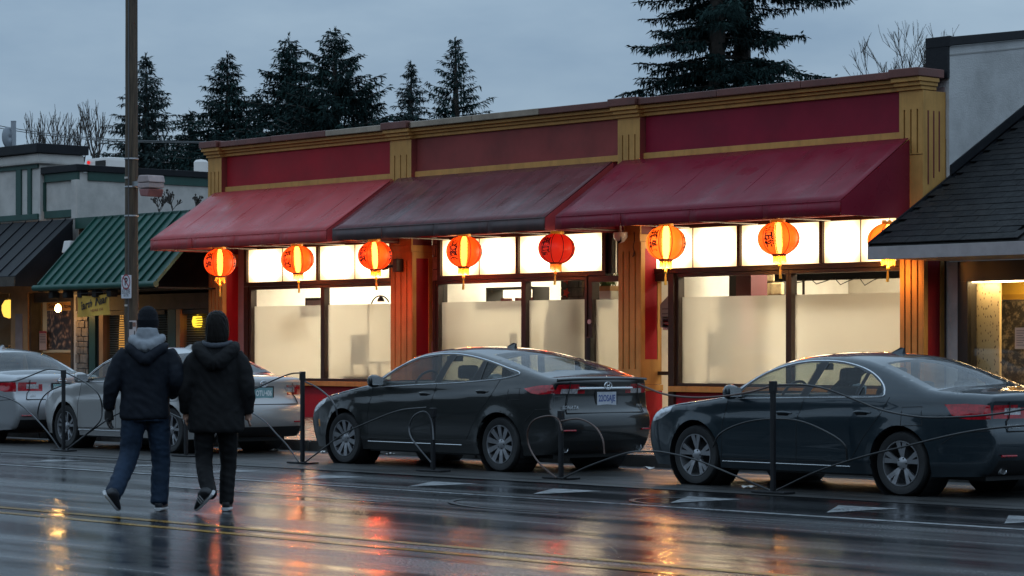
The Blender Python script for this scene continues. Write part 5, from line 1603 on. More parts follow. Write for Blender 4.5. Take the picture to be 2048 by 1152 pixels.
def make_wheel(parent, cx, cy, r, side, style, name='wheel'):
    """side -1: the left (street) side"""
    W = .215; s = side
    prof = [(r * .66, -W * .42), (r * .74, -W * .5), (r * .93, -W * .5), (r * .985, -W * .40), (r, -W * .2), (r, W * .2), (r * .985, W * .40), (r * .93, W * .5), (r * .74, W * .5), (r * .66, W * .42)]
    rr = r * .70
    w = MB().lathe([(.001, s * -W * .3), (rr * .9, s * -W * .3), (rr * .9, s * -W * .32), (.001, s * -W * .32)], 28, (0, 0, 0), 'y').build(name, M_rimd, parent)
    w.location = (cx, cy, r)
    MB().lathe(prof, 44, (0, 0, 0), 'y').build('tyre', M_rubber, w, smooth=50)
    rim = MB().lathe([(rr, s * W * .46), (rr * 1.0, s * W * .50), (rr * .955, s * W * .50), (rr * .93, s * W * .40), (rr * .90, s * -W * .3)], 44, (0, 0, 0), 'y').build('rim', M_rim, w, smooth=35)
    MB().lathe([(.001, s * -.02), (rr * .62, s * -.02), (rr * .62, s * -.035), (.001, s * -.035)], 28, (0, 0, 0), 'y').build('brake_disc', M_rimd, w)
    ns = {'ten': 10, 'five_pair': 5, 'five_double': 5}[style]
    for k in range(ns):
        a = 2 * math.pi * k / ns + .31
        offs = {'ten': (0,), 'five_pair': (-.15, .15), 'five_double': (-.15, .15)}[style]
        for q, of in enumerate(offs):
            sp = MB()
            if style == 'ten': w0, w1, tw = .020, .034, .16
            elif style == 'five_pair': w0, w1, tw = .012, .027, of * .55
            else: w0, w1, tw = .016, .020, of * 1.0
            def P(rad, lat, yy, ang): return (rad * math.cos(ang) - lat * math.sin(ang), yy, rad * math.sin(ang) + lat * math.cos(ang))
            vs = []
            for rad, ww, yy, an in ((.045, w0, s * W * .36, a + of * .4), (rr * .55, (w0 + w1) / 2, s * W * .42, a + of * .75 + tw * .4), (rr * .965, w1, s * W * .47, a + of + tw * .5)):
                vs += [P(rad, -ww, yy, an), P(rad, ww, yy, an), P(rad, ww * .8, yy - s * .035, an), P(rad, -ww * .8, yy - s * .035, an)]
            sp.add(vs, [(0, 1, 5, 4), (1, 2, 6, 5), (2, 3, 7, 6), (3, 0, 4, 7), (4, 5, 9, 8), (5, 6, 10, 9), (6, 7, 11, 10), (7, 4, 8, 11), (0, 3, 2, 1), (8, 9, 10, 11)])
            sp.build('spoke', M_rim, w)
    MB().lathe([(.001, s * W * .44), (.030, s * W * .43), (.062, s * W * .38), (.066, s * W * .2)], 20, (0, 0, 0), 'y').build('hub_cap', M_rim, w, smooth=40)
    for k in range(5):
        a = 2 * math.pi * k / 5
        MB().lathe([(.001, s * W * .415), (.009, s * W * .41), (.010, s * W * .3)], 8, (.050 * math.cos(a), 0, .050 * math.sin(a)), 'y').build('wheel_nut', M_rimd, w)
    return w

def sedan(name, label, x0, yc, cfg):
    """local x from the nose (0) to the tail (L); street side is -y"""
    t = thing(name, label, 'car', (x0, yc, 0), 'cars parked along the kerb', local=True)
    paint = cfg['paint']; L = cfg['L']; W = cfg['W']; xf, xr = cfg['axles']; rw = cfg['rw']
    # ---- silhouette of the body edge, each control point: x, z, centreline offset dx, dz, region
    ctrl = cfg['edge']
    pts = [c[:4] for c in ctrl]; n = 7
    fine = np.array(catmull(pts, n))
    reg = []
    for i in range(len(ctrl) - 1): reg += [ctrl[i][4]] * n
    reg.append(ctrl[-1][4])
    edge = fine[:, :2]
    bott = .20
    # rocker line with the wheel arches cut in
    ra = rw * 1.17
    bot = []
    xs = np.linspace(edge[-1, 0], edge[0, 0], 60)[1:-1]
    def arc(xc):
        a0 = math.acos(min(1, max(-1, (bott - rw) / ra)))   # angle from +z axis where arc meets bottom
        th = math.pi - a0
        return [(xc + ra * math.sin(q), rw + ra * math.cos(q)) for q in np.linspace(a0, -a0, 30)]
    A_r, A_f = arc(xr), arc(xf)
    lo = [p for p in resample([tuple(edge[-1]), (A_r[0][0], bott)], .04)[1:-1]] + A_r + \
         [p for p in resample([A_r[-1], (A_f[0][0], bott)], .04)[1:-1]] + A_f + [p for p in resample([A_f[-1], tuple(edge[0])], .04)[1:-1]]
    outline = np.array([tuple(p) for p in edge] + [tuple(p) for p in lo])
    # ---- side surface
    belt = cfg['belt']
    zk = np.array([.10, .20, .34, .52, .66, .80, belt - .06, belt, belt + .15, belt + .30, belt + .45, belt + .6])
    dk = np.array([-.075, -.055, -.022, -.004, 0, -.004, -.016, -.034, -.095, -.165, -.245, -.33])
    def vert(z):
        f = np.interp(z, zk, dk)
        return (f + np.interp(z - .03, zk, dk) + np.interp(z + .03, zk, dk)) / 3
    rr_ = cfg.get('round', .055)
    def S0(P):
        x, z = P[:, 0], P[:, 1]
        y = np.full(len(P), W / 2)
        y = y - cfg['tf'] * np.clip((1.25 - x) / 1.25, 0, 1.2) ** 2.3
        y = y - cfg['tr'] * np.clip((x - (L - 1.05)) / 1.05, 0, 1.2) ** 2.2
        y = y + vert(z)
        zc = cfg['crease'][0] + cfg['crease'][1] * (x - 1.0)          # shoulder crease
        m = np.clip((x - .9) / .5, 0, 1) * np.clip((L - .1 - x) / .4, 0, 1)
        y = y - .010 * m * (1 + np.tanh((z - zc) / .018)) * np.exp(-np.clip(z - zc, 0, 1) / .12)
        y = y + .010 * np.exp(-((z - .33) / .05) ** 2) * m                # sill swage
        for xc in (xf, xr):
            d = np.abs(np.hypot(x - xc, z - rw) - ra)
            y = y + .014 * np.exp(-(d / .05) ** 2)
        return y
    def S(P):
        P = np.asarray(P, float)
        y = S0(P)
        d = np.clip(seg_dist(P, edge), 0, rr_)
        return y - rr_ * (1 - np.sqrt(np.clip(1 - (1 - d / rr_) ** 2, 0, 1)))
    # ---- triangulate the side with window, lamp and door outlines as exact cuts
    regions = []                                                           # (name, polygon)
    for nm, poly in cfg['cuts']:
        pl = resample([tuple(p) for p in (catmull(poly[0], 6) if isinstance(poly, tuple) else poly)], .03, True)
        regions.append((nm, pl))
    V = []; E = []
    def add_loop(P):
        b = len(V); V.extend([Vector((float(p[0]), float(p[1]))) for p in P]); m = len(P)
        E.extend([(b + i, b + (i + 1) % m) for i in range(m)])
    add_loop(outline)
    for nm, pl in regions: add_loop(pl)
    g = .042; gx, gz = np.meshgrid(np.arange(0, L + .1, g), np.arange(.16, 1.5, g))
    G = np.stack([gx.ravel() + (np.arange(gx.size) // gx.shape[1] % 2) * g * .5, gz.ravel()], 1)
    G = G[in_poly(G, outline)]
    allb = np.vstack([outline] + [r[1] for r in regions])
    if len(G):
        keep = np.ones(len(G), bool)
        for k in range(0, len(allb), 200):
            dd = np.linalg.norm(G[:, None] - allb[None, k:k + 200], axis=2).min(1); keep &= dd > .016
        G = G[keep]
    tang = np.gradient(edge, axis=0); tang /= np.linalg.norm(tang, axis=1)[:, None] + 1e-9
    nor = np.stack([tang[:, 1], -tang[:, 0]], 1)
    extra = []
    for d in (.004, .012, .024, .040):
        Q = edge + nor * d
        ok = in_poly(Q, outline)
        Q2 = Q[ok]
        ds = seg_dist(Q2, edge); Q2 = Q2[ds > d * .9]
        ok2 = np.ones(len(Q2), bool)
        rb_ = np.vstack([r[1] for r in regions])
        ok2 &= np.linalg.norm(Q2[:, None] - rb_[None], axis=2).min(1) > .006
        extra.append(Q2)
    for p in np.vstack([G] + extra): V.append(Vector((float(p[0]), float(p[1]))))
    ov, oe, of, *_ = geometry.delaunay_2d_cdt(V, E, [], 0, 1e-5)
    P2 = np.array([(v.x, v.y) for v in ov])
    tri = [f for f in of]
    cen = np.array([P2[list(f)].mean(0) for f in tri])
    ok = in_poly(cen, outline)
    lab = np.array(['body'] * len(tri), dtype=object)
    for nm, pl in regions:
        lab[in_poly(cen, pl) & ((lab == 'body') | (np.char.startswith(lab.astype(str), 'door')))] = nm
    Y = S(P2)
    groups = {}
    for k, f in enumerate(tri):
        if ok[k]: groups.setdefault(lab[k], []).append(f)
    body = MB(); bvs = []
    doors = {}
    def sub(fs, sgn, inset=0.0):
        idx = {}; vs = []; out = []
        for f in fs:
            q = []
            for i in f:
                if i not in idx:
                    idx[i] = len(vs); vs.append((P2[i, 0], sgn * (Y[i] - inset), P2[i, 1]))
                q.append(idx[i])
            out.append(tuple(q) if sgn < 0 else tuple(reversed(q)))
        return vs, out
    glassm = cfg.get('glass', M_carglass)
    for sgn in (-1, 1):
        for nm, fs in groups.items():
            if nm.startswith('win'):
                vs, f = sub(fs, sgn, .008); MB().add(vs, f).build('side_window', glassm, t, smooth=60, recalc=False)
            elif nm.startswith('pillar'):
                vs, f = sub(fs, sgn, .002); MB().add(vs, f).build('pillar_trim', M_plastic, t, smooth=60, recalc=False)
            elif nm.startswith('door'):
                vs, f = sub(fs, sgn); doors[(nm, sgn)] = MB().add(vs, f).build('door', paint, t, smooth=40, recalc=False)
            elif nm.startswith('tailw'):
                vs, f = sub(fs, sgn, -.002); MB().add(vs, f).build('reverse_light', M_tailw, t, smooth=40, recalc=False)
            elif nm.startswith('tail'):
                vs, f = sub(fs, sgn, -.001); MB().add(vs, f).build('tail_light', M_tail, t, smooth=40, recalc=False)
            elif nm.startswith('head'):
                vs, f = sub(fs, sgn, -.001); MB().add(vs, f).build('headlight', M_headl, t, smooth=40, recalc=False)
            elif nm.startswith('amber'):
                vs, f = sub(fs, sgn, -.001); MB().add(vs, f).build('marker_light', M_amber, t, smooth=40, recalc=False)
            else:
                vs, f = sub(fs, sgn); body.add(vs, f)
    # ---- hood, windscreen, roof, tail: band between the two edges
    ye = S(edge); us = np.array(sorted(set(list(np.linspace(-1, 1, 23)) + [-.91, .91, -.60, .60, -.46, .46])))
    nu = len(us); band = []
    def bandpt(i, u):
        gq = 1 - abs(u) ** 2.2
        return (fine[i, 0] + fine[i, 2] * gq, u * ye[i], fine[i, 1] + fine[i, 3] * gq)
    for i in range(len(fine)):
        band += [bandpt(i, u) for u in us]
    bf = {}
    for i in range(len(fine) - 1):
        z = (fine[i, 1] + fine[i + 1, 1]) / 2
        for k in range(nu - 1):
            um = abs(us[k] + us[k + 1]) / 2; rg = reg[i]; key = 'body'
            if rg in ('screen', 'rearglass') and um < .91: key = rg
            elif rg == 'rear':
                if cfg['tail_z'][0] + cfg['clear'][0] < z < cfg['tail_z'][0] + cfg['clear'][1] and cfg['clear'][2] < um < cfg['clear'][3]: key = 'tailw'
                elif cfg['tail_z'][0] < z < cfg['tail_z'][1] and um > .60: key = 'tail'
                elif cfg['tail_z'][0] < z < cfg['tail_z'][1] - .03 and um > .46 and cfg.get('tailw_rear'): key = 'tail'
                elif z < cfg.get('diff_z', .38): key = 'plastic'
            elif rg == 'nose' and z < .34: key = 'plastic'
            elif rg == 'nose' and .42 < z < .60 and um < .60: key = 'plastic'
            bf.setdefault(key, []).append((i * nu + k, i * nu + k + 1, (i + 1) * nu + k + 1, (i + 1) * nu + k))
    def subband(fs, dz=0):
        idx = {}; vs = []; out = []
        for f in fs:
            q = []
            for i in f:
                if i not in idx: idx[i] = len(vs); vs.append(band[i])
                q.append(idx[i])
            out.append(tuple(q))
        return vs, out
    vs, f = subband(bf['body']); body.add(vs, f)
    me = body.mesh('body')
    bm = bmesh.new(); bm.from_mesh(me); bmesh.ops.remove_doubles(bm, verts=bm.verts, dist=.0012); bm.to_mesh(me); bm.free()
    me.materials.append(paint); smooth_mesh(me, 50)
    bo = link('body', me, t)
    for key, nm, mt in (('screen', 'windscreen', glassm), ('rearglass', 'rear_window', cfg.get('rearglass', glassm)), ('tail', 'tail_light', M_tail), ('tailw', 'reverse_light', M_tailw), ('plastic', 'bumper_insert', M_plastic)):
        if key in bf:
            for isl in islands(bf[key]):
                vs, f = subband(isl); MB().add(vs, f).build(nm, mt, t, smooth=50, recalc=False)
    # ---- trims, shut lines
    def on_side(path, sgn, off):
        P = np.asarray(path, float); y = S(P) + off
        return [(p[0], sgn * q, p[1]) for p, q in zip(P, y)]
    for sgn in (-1, 1):
        if cfg.get('dlo') is not None:
            loop = resample([tuple(p) for p in catmull(list(cfg['dlo']) + [cfg['dlo'][0]], 4)], .03)
            MB().tube(on_side(loop, sgn, .002), .0085, 6, cap=False).build('window_trim', M_chrome, bo, smooth=True)
        for nm, pl in cfg['lines']:
            pl = resample(pl, .03)
            if nm == 'sill': MB().tube(on_side(pl, sgn, .002), .005, 5).build('sill_trim', M_chrome, bo); continue
            MB().tube(on_side(pl, sgn, -.001), .0042, 5).build('shut_line', M_gap, bo)
        for hx, hz in cfg['handles']:
            key = ('door_front' if hx < cfg['handles'][1][0] else 'door_rear', sgn)
            par = doors.get(key, bo)
            hb = on_side([(hx - .11, hz - .006), (hx - .06, hz + .004), (hx, hz + .006), (hx + .06, hz + .004), (hx + .11, hz - .004)], sgn, .022)
            hb[0] = on_side([(hx - .11, hz - .006)], sgn, -.002)[0]; hb[-1] = on_side([(hx + .11, hz - .004)], sgn, -.002)[0]
            MB().tube(hb, [.008, .015, .016, .015, .009], 8).build('door_handle', cfg.get('handle', paint), par, smooth=True)
            MB().tube(on_side([(hx - .07, hz - .012), (hx + .06, hz - .012)], sgn, -.006), .022, 8).build('handle_recess', M_gap, par)
        # mirror
        mx, mz = cfg['mirror']; my = float(S(np.array([[mx, mz]]))[0])
        c = np.array([mx - .03, sgn * (my + .12), mz + .05])
        rings = []
        for q, (a, b, dx) in ((-1, (.02, .02, .0)), (-.8, (.075, .055, .0)), (-.3, (.10, .075, -.01)), (.3, (.10, .078, 0)), (.75, (.075, .068, .02)), (1, (.03, .04, .03))):
            rings.append([(c[0] + dx + a * .85 * math.cos(w) * (1 if math.cos(w) < 0 else .55), c[1] + sgn * q * .115, c[2] + b * math.sin(w)) for w in np.linspace(0, 2 * math.pi, 16, endpoint=False)])
        mo = MB().ring_loft(rings).build('side_mirror', paint, t, smooth=50)
        MB().tube([(mx + .02, sgn * (my - .02), mz), (mx - .02, sgn * (my + .05), mz + .02)], .025, 8).build('mirror_arm', M_plastic, mo, smooth=True)
        MB().lathe([(.001, 0), (.062, 0), (.062, .004)], 20, (0, 0, 0), 'x')
        gl = [(c[0] + .062, c[1] + sgn * yy * .09, c[2] + zz * .06) for yy, zz in ((-1, -.8), (.9, -.8), (1, .7), (-.9, .8))]
        MB().add(gl, [(0, 1, 2, 3)]).build('mirror_glass', M_chrome, mo)
    # ---- wheels and wells
    for xc in (xf, xr):
        for sgn in (-1, 1):
            y = sgn * (W / 2 - .135)
            make_wheel(t, xc, y, rw, sgn, cfg['wheel'])
            well = MB().lathe([(ra + .004, sgn * (W / 2 - .03)), (ra + .004, sgn * (W / 2 - .34))], 32, (xc, 0, rw), 'y')
            well.build('wheel_well', M_plastic, t, recalc=False)
            MB().lathe([(.001, sgn * (W / 2 - .34)), (ra + .004, sgn * (W / 2 - .341))], 32, (xc, 0, rw), 'y').build('wheel_well_back', M_plastic, t)
    # ---- floor pan and cabin
    MB().box(.35, L - .3, -W / 2 + .30, W / 2 - .30, .17, .24).build('floor_pan', M_plastic, t)
    MB().box(xf + .45, xr - .45, -W / 2 + .09, W / 2 - .09, .18, .30).build('sill_pan', M_plastic, t)
    cx0 = cfg['cabin']
    MB().box(cx0, cx0 + .42, -.66, .66, .55, belt + .01).build('dashboard', M_plastic, t, bevel=.05)
    MB().box(cx0 + 2.05, L - .75, -.62, .62, .5, belt - .02).build('parcel_shelf', M_seat, t, bevel=.03)
    for sx, sy in ((cx0 + 1.02, -.36), (cx0 + 1.02, .36)):
        st = MB().box(sx - .35, sx + .12, sy - .24, sy + .24, .35, .52).build('seat', M_seat, t, bevel=.06)
        MB().prism([(sx + .05, .5), (sx + .19, .5), (sx + .32, 1.06), (sx + .20, 1.06)], 'y', sy - .23, sy + .23).build('seat_back', M_seat, st, bevel=.06)
        MB().prism([(sx + .22, 1.08), (sx + .31, 1.08), (sx + .34, 1.25), (sx + .24, 1.25)], 'y', sy - .14, sy + .14).build('headrest', M_seat, st, bevel=.045)
    st = MB().prism([(cx0 + 1.95, .5), (cx0 + 2.1, .5), (cx0 + 2.28, belt + .02), (cx0 + 2.16, belt + .02)], 'y', -.6, .6).build('rear_seat', M_seat, t, bevel=.06)
    for sy in (-.34, .34):
        MB().box(cx0 + 2.16, cx0 + 2.28, sy - .13, sy + .13, belt + .03, belt + .16).build('headrest', M_seat, st, bevel=.04)
    sw = MB(); c = Vector((cx0 + .52, -.36, belt - .02)); ex = Vector((.45, 0, .89)); ey = Vector((0, 1, 0))
    ringp = [c + (ex * math.cos(a) + ey * math.sin(a)) * .185 for a in np.linspace(0, 2 * math.pi, 26)]
    sw.tube(ringp, .015, 8, cap=False); sw.tube([c - ey * .18, c, c + ey * .18], .02, 6); sw.tube([c, c - ex * .18], .02, 6); sw.tube([c, c + Vector((-.25, 0, -.12))], .03, 6)
    sw.build('steering_wheel', M_plastic, t, smooth=True)
    # rear view mirror
    MB().box(cx0 + .62, cx0 + .66, -.12, .12, belt + .26, belt + .33).build('rear_view_mirror', M_plastic, t, bevel=.01)
    # ---- tail details: built on the band
    def rear_x(z, u):
        best = None
        for i in range(len(fine)):
            if reg[i] in ('rear',):
                p = bandpt(i, u)
                if best is None or abs(p[2] - z) < best[0]: best = (abs(p[2] - z), p[0])
        return best[1]
    pz = cfg['plate_z']; xq = rear_x(pz, 0) + .006
    pl = MB().box(xq, xq + .006, -.155, .155, pz - .078, pz + .078).build('licence_plate', material('plate_' + cfg['plate'], cfg['plate_col'], .4, var=.12, vscale=12), t, bevel=.003)
    tv, tf = text_mesh(cfg['plate'], .105, bold=.003); tw = max(v[0] for v in tv) - min(v[0] for v in tv)
    MB().add([(xq + .0075, v[0] * .27 / tw, pz + v[1]) for v in tv], tf).build('plate_lettering', material('plate_ink_' + cfg['plate'], cfg['plate_ink'], .5), pl, recalc=False)
    MB().box(xq - .01, xq + .001, -.18, .18, pz - .10, pz + .10).build('plate_surround', M_plastic, pl, bevel=.01)
    if cfg.get('chrome_strip'):
        z = cfg['chrome_strip']
        MB().tube([(rear_x(z, u) + .012, u * .74, z) for u in np.linspace(-.58, .58, 15)], .017, 8).build('chrome_strip', M_chrome, t, smooth=True)
    ez = cfg['emblem_z']; ex_ = rear_x(ez, 0) + .012
    ov = [(ex_ + .004, .058 * math.cos(a), ez + .042 * math.sin(a)) for a in np.linspace(0, 2 * math.pi, 28)]
    em = MB(); em.tube(ov, .0065, 6, cap=False)
    if cfg['emblem'] == 'slant_bars':
        em.tube([(ex_ + .004, .022, ez + .036), (ex_ + .004, .018, ez - .034)], .006, 6); em.tube([(ex_ + .004, -.018, ez + .034), (ex_ + .004, -.022, ez - .036)], .006, 6); em.tube([(ex_ + .004, -.02, ez - .006), (ex_ + .004, .02, ez + .008)], .006, 6)
    elif cfg['emblem'] == 'ovals':
        em.tube([(ex_ + .004, .022 * math.cos(a), ez + .040 * math.sin(a)) for a in np.linspace(0, 2 * math.pi, 20)], .005, 6, cap=False)
        em.tube([(ex_ + .004, .045 * math.cos(a), ez + .016 + .018 * math.sin(a)) for a in np.linspace(0, 2 * math.pi, 20)], .005, 6, cap=False)
    else:
        em.tube([(ex_ + .004, -.07, ez), (ex_ + .004, .07, ez)], .012, 6); em.tube([(ex_ + .004, 0, ez - .03), (ex_ + .004, 0, ez + .03)], .014, 6)
    em.build('emblem', M_chrome, t, smooth=True)
    for s, y, z, hgt in cfg['badges']:
        tv, tf = text_mesh(s, hgt, shear=.3, bold=.001)
        u = y / (W / 2 - .1)
        MB().add([(rear_x(z, (y + v[0]) / (W / 2 - .1)) + .010, y + v[0], z + v[1]) for v in tv], tf).build('badge', M_chrome, t, recalc=False)
    # trunk shut line
    for zz in cfg['trunk_lines']:
        MB().tube([(rear_x(zz, u) + .001, u * (W / 2 - .12), zz) for u in np.linspace(-.80, .80, 19)], .006, 5).build('shut_line', M_gap, bo)
    zl = min(cfg['trunk_lines'])
    for sg in (-1, 1):
        MB().tube([(rear_x(z, sg * u) + .001, sg * u * (W / 2 - .12), z) for z, u in ((cfg['tail_z'][1] + .03, .70), (cfg['tail_z'][0], .72), (zl + .10, .76), (zl + .03, .79), (zl, .80))], .006, 5).build('shut_line', M_gap, bo)
    # rear reflectors
    zr = cfg['reflector_z']
    for sg in (-1, 1):
        MB().tube([(rear_x(zr, sg * u) - .002, sg * u * (W / 2 - .09), zr) for u in (.66, .74, .82, .88)], .011, 8).build('reflector', M_tail, t, smooth=True)
    # exhausts
    for sg in cfg['exhaust']:
        MB().lathe([(.045, L - .34), (.047, L - .10), (.043, L - .09), (.036, L - .10), (.034, L - .2)], 20, (0, sg * .60, .285), 'x').build('exhaust_pipe', M_chrome, t, smooth=40)
    # lip spoiler and bumper crease
    if cfg.get('lip'):
        z = cfg['lip']
        MB().tube([(rear_x(z - .02, u) - .01, u * (W / 2 - .10), z - .02 * abs(u) ** 3) for u in np.linspace(-.9, .9, 21)], .016, 8).build('lip_spoiler', paint, t, smooth=True)
    # shark fin aerial
    fx = cfg['fin']; i = int(np.argmin([abs(bandpt(k, 0)[0] - fx) + (0 if reg[k] in ('roof',) else 9) for k in range(len(fine))])); fz = bandpt(i, 0)[2]
    MB().add([(fx - .10, -.02, fz - .004), (fx - .10, .02, fz - .004), (fx + .07, .028, fz - .012), (fx + .07, -.028, fz - .012), (fx + .03, -.008, fz + .055), (fx + .03, .008, fz + .055), (fx + .075, -.006, fz + .05), (fx + .075, .006, fz + .05)],
             [(0, 1, 5, 4), (1, 2, 7, 5), (0, 4, 6, 3), (4, 5, 7, 6), (3, 6, 7, 2), (0, 3, 2, 1)]).build('roof_aerial', paint, t, smooth=30)
    return t

P_black = car_paint('paint_black', (.006, .007, .0075), .0, .30)
P_blue = car_paint('paint_blue', (.011, .022, .031), .35, .30)
P_silver = car_paint('paint_silver', (.43, .415, .405), .45, .32)
P_silver2 = car_paint('paint_silver_cool', (.41, .415, .43), .45, .32)

# fastback sedan, black
edge_black = [(.16, .20, -.12, 0, 'nose'), (.10, .36, -.13, 0, 'nose'), (.07, .50, -.14, 0, 'nose'), (.12, .66, -.15, .0, 'nose'), (.26, .765, -.18, .015, 'hood'), (.55, .855, -.06, .035, 'hood'), (.95, .925, -.02, .04, 'hood'),
  (1.30, .985, -.02, .04, 'hood'), (1.47, 1.025, -.10, .03, 'screen'), (1.66, 1.135, -.13, .045, 'screen'), (1.95, 1.275, -.13, .055, 'screen'), (2.22, 1.370, -.12, .060, 'roof'), (2.55, 1.418, -.02, .055, 'roof'), (2.90, 1.426, 0, .050, 'roof'), (3.20, 1.405, .03, .052, 'roof'),
  (3.45, 1.365, .10, .055, 'rearglass'), (3.75, 1.305, .10, .055, 'rearglass'), (4.05, 1.235, .08, .045, 'rearglass'), (4.34, 1.160, .05, .035, 'trunk'), (4.52, 1.120, .04, .02, 'trunk'), (4.66, 1.100, .07, .02, 'rear'),
  (4.70, 1.06, .09, .01, 'rear'), (4.675, .98, .10, 0, 'rear'), (4.665, .88, .10, 0, 'rear'), (4.68, .76, .11, 0, 'rear'), (4.74, .66, .11, 0, 'rear'), (4.755, .52, .11, 0, 'rear'), (4.74, .40, .10, 0, 'rear'), (4.66, .27, .08, 0, 'rear'), (4.60, .22, .06, 0, 'rear')]
dlo_b = [(1.56, .985), (1.68, 1.085), (1.95, 1.235), (2.26, 1.343), (2.57, 1.382), (2.89, 1.388), (3.20, 1.362), (3.46, 1.322), (3.69, 1.276), (3.90, 1.228), (4.14, 1.165), (4.02, 1.118), (3.80, 1.088), (3.22, 1.045), (2.72, 1.022), (2.2, 1.0), (1.8, .982)]
black_cfg = dict(paint=P_black, L=4.80, W=1.80, axles=(.93, 3.87), rw=.325, edge=edge_black, belt=1.03, tf=.20, tr=.15, crease=(.80, .056), wheel='ten', round=.055,
  dlo=dlo_b, cuts=[
    ('win_front', [(1.64, 1.005), (1.74, 1.09), (1.97, 1.222), (2.26, 1.325), (2.57, 1.366), (2.80, 1.372), (2.745, 1.26), (2.66, 1.04), (2.2, 1.015), (1.85, 1.005)]),
    ('win_rear', [(2.93, 1.370), (3.20, 1.346), (3.44, 1.308), (3.36, 1.10), (3.30, 1.065), (2.80, 1.045), (2.87, 1.24)]),
    ('win_quarter', [(3.52, 1.294), (3.69, 1.258), (3.90, 1.210), (4.06, 1.158), (3.98, 1.13), (3.80, 1.106), (3.50, 1.082)]),
    ('pillar_b', [(2.81, 1.374), (2.92, 1.374), (2.86, 1.24), (2.79, 1.043), (2.67, 1.038), (2.755, 1.26)]),
    ('pillar_c', [(3.45, 1.308), (3.51, 1.297), (3.49, 1.08), (3.31, 1.064), (3.37, 1.10)]),
    ('tail_side', [(4.26, .985), (4.46, 1.02), (4.66, 1.03), (4.68, .93), (4.50, .915), (4.38, .93)]),
    ('tailw_side', [(4.53, .985), (4.67, .975), (4.675, .94), (4.52, .935)]),
    ('head', [(.16, .70), (.30, .755), (.52, .82), (.50, .77), (.34, .69), (.20, .64)]),
    ('amber', [(.30, .55), (.35, .555), (.35, .46), (.30, .455)]),
    ('door_front', [(1.50, .97), (1.42, .62), (1.42, .34), (2.62, .345), (2.64, .78), (2.72, 1.03), (2.80, 1.395), (1.95, 1.26), (1.60, 1.03)]),
    ('door_rear', [(2.645, .345), (3.28, .36), (3.50, .66), (3.74, .90), (3.84, 1.08), (3.82, 1.255), (3.2, 1.372), (2.82, 1.39), (2.735, 1.03), (2.66, .78)])],
  lines=[('a', [(1.52, .965), (1.43, .62), (1.42, .34), (2.63, .345), (2.65, .78), (2.73, 1.03)]), ('b', [(2.65, .345), (3.28, .36), (3.50, .66), (3.74, .90), (3.85, 1.085)]),
         ('fuel', [(4.02, .98), (4.20, .985), (4.21, .85), (4.03, .845), (4.02, .98)]), ('sill', [(1.42, .30), (3.20, .30)]), ('hoodline', [(.55, .835), (.95, .905), (1.38, .972)]), ('bump', [(4.30, .60), (4.45, .74), (4.66, .75)])],
  handles=[(2.51, .905), (3.56, .945)], mirror=(1.72, 1.0), cabin=1.42, plate_z=.865, plate='22OSAJE', plate_col=(.52, .53, .58), plate_ink=(.06, .10, .28), chrome_strip=.985, emblem_z=1.015, emblem='slant_bars',
  badges=[('SONATA', -.56, .765, .055), ('TSGN', .56, .775, .045)], trunk_lines=[.70], clear=(0.0, .05, .60, .93), tail_z=(.93, 1.035), tailw_rear=True, reflector_z=.50, exhaust=(-1, 1), fin=3.12, lip=1.10)
black_car = sedan('parked_sedan', 'black fastback sedan with chrome window line, parked mid-frame', -26.20, 20.78, black_cfg)

# notchback sedan, dark blue
edge_blue = [(.17, .20, -.12, 0, 'nose'), (.10, .36, -.13, 0, 'nose'), (.08, .52, -.14, 0, 'nose'), (.13, .68, -.15, .0, 'nose'), (.27, .79, -.18, .015, 'hood'), (.58, .855, -.06, .035, 'hood'), (.95, .895, -.02, .04, 'hood'),
  (1.22, .93, -.02, .04, 'hood'), (1.36, .965, -.10, .03, 'screen'), (1.56, 1.085, -.13, .045, 'screen'), (1.83, 1.225, -.13, .055, 'screen'), (2.10, 1.312, -.12, .06, 'roof'), (2.42, 1.355, -.02, .055, 'roof'), (2.75, 1.362, 0, .050, 'roof'), (3.05, 1.338, .03, .05, 'roof'),
  (3.28, 1.290, .10, .055, 'rearglass'), (3.55, 1.205, .10, .055, 'rearglass'), (3.80, 1.115, .08, .045, 'rearglass'), (4.02, 1.045, .05, .035, 'trunk'), (4.30, 1.020, .04, .03, 'trunk'), (4.55, 1.010, .04, .025, 'trunk'), (4.70, .995, .06, .02, 'rear'),
  (4.725, .95, .08, .01, 'rear'), (4.71, .86, .09, 0, 'rear'), (4.72, .74, .10, 0, 'rear'), (4.77, .62, .11, 0, 'rear'), (4.78, .48, .11, 0, 'rear'), (4.75, .36, .10, 0, 'rear'), (4.66, .25, .08, 0, 'rear'), (4.60, .22, .06, 0, 'rear')]
dlo_u = [(1.43, .925), (1.60, 1.06), (1.83, 1.19), (2.09, 1.272), (2.35, 1.314), (2.62, 1.322), (2.85, 1.308), (3.09, 1.262), (3.28, 1.195), (3.42, 1.105), (3.47, 1.02), (3.42, .968), (2.95, .955), (2.44, .945), (2.0, .935)]
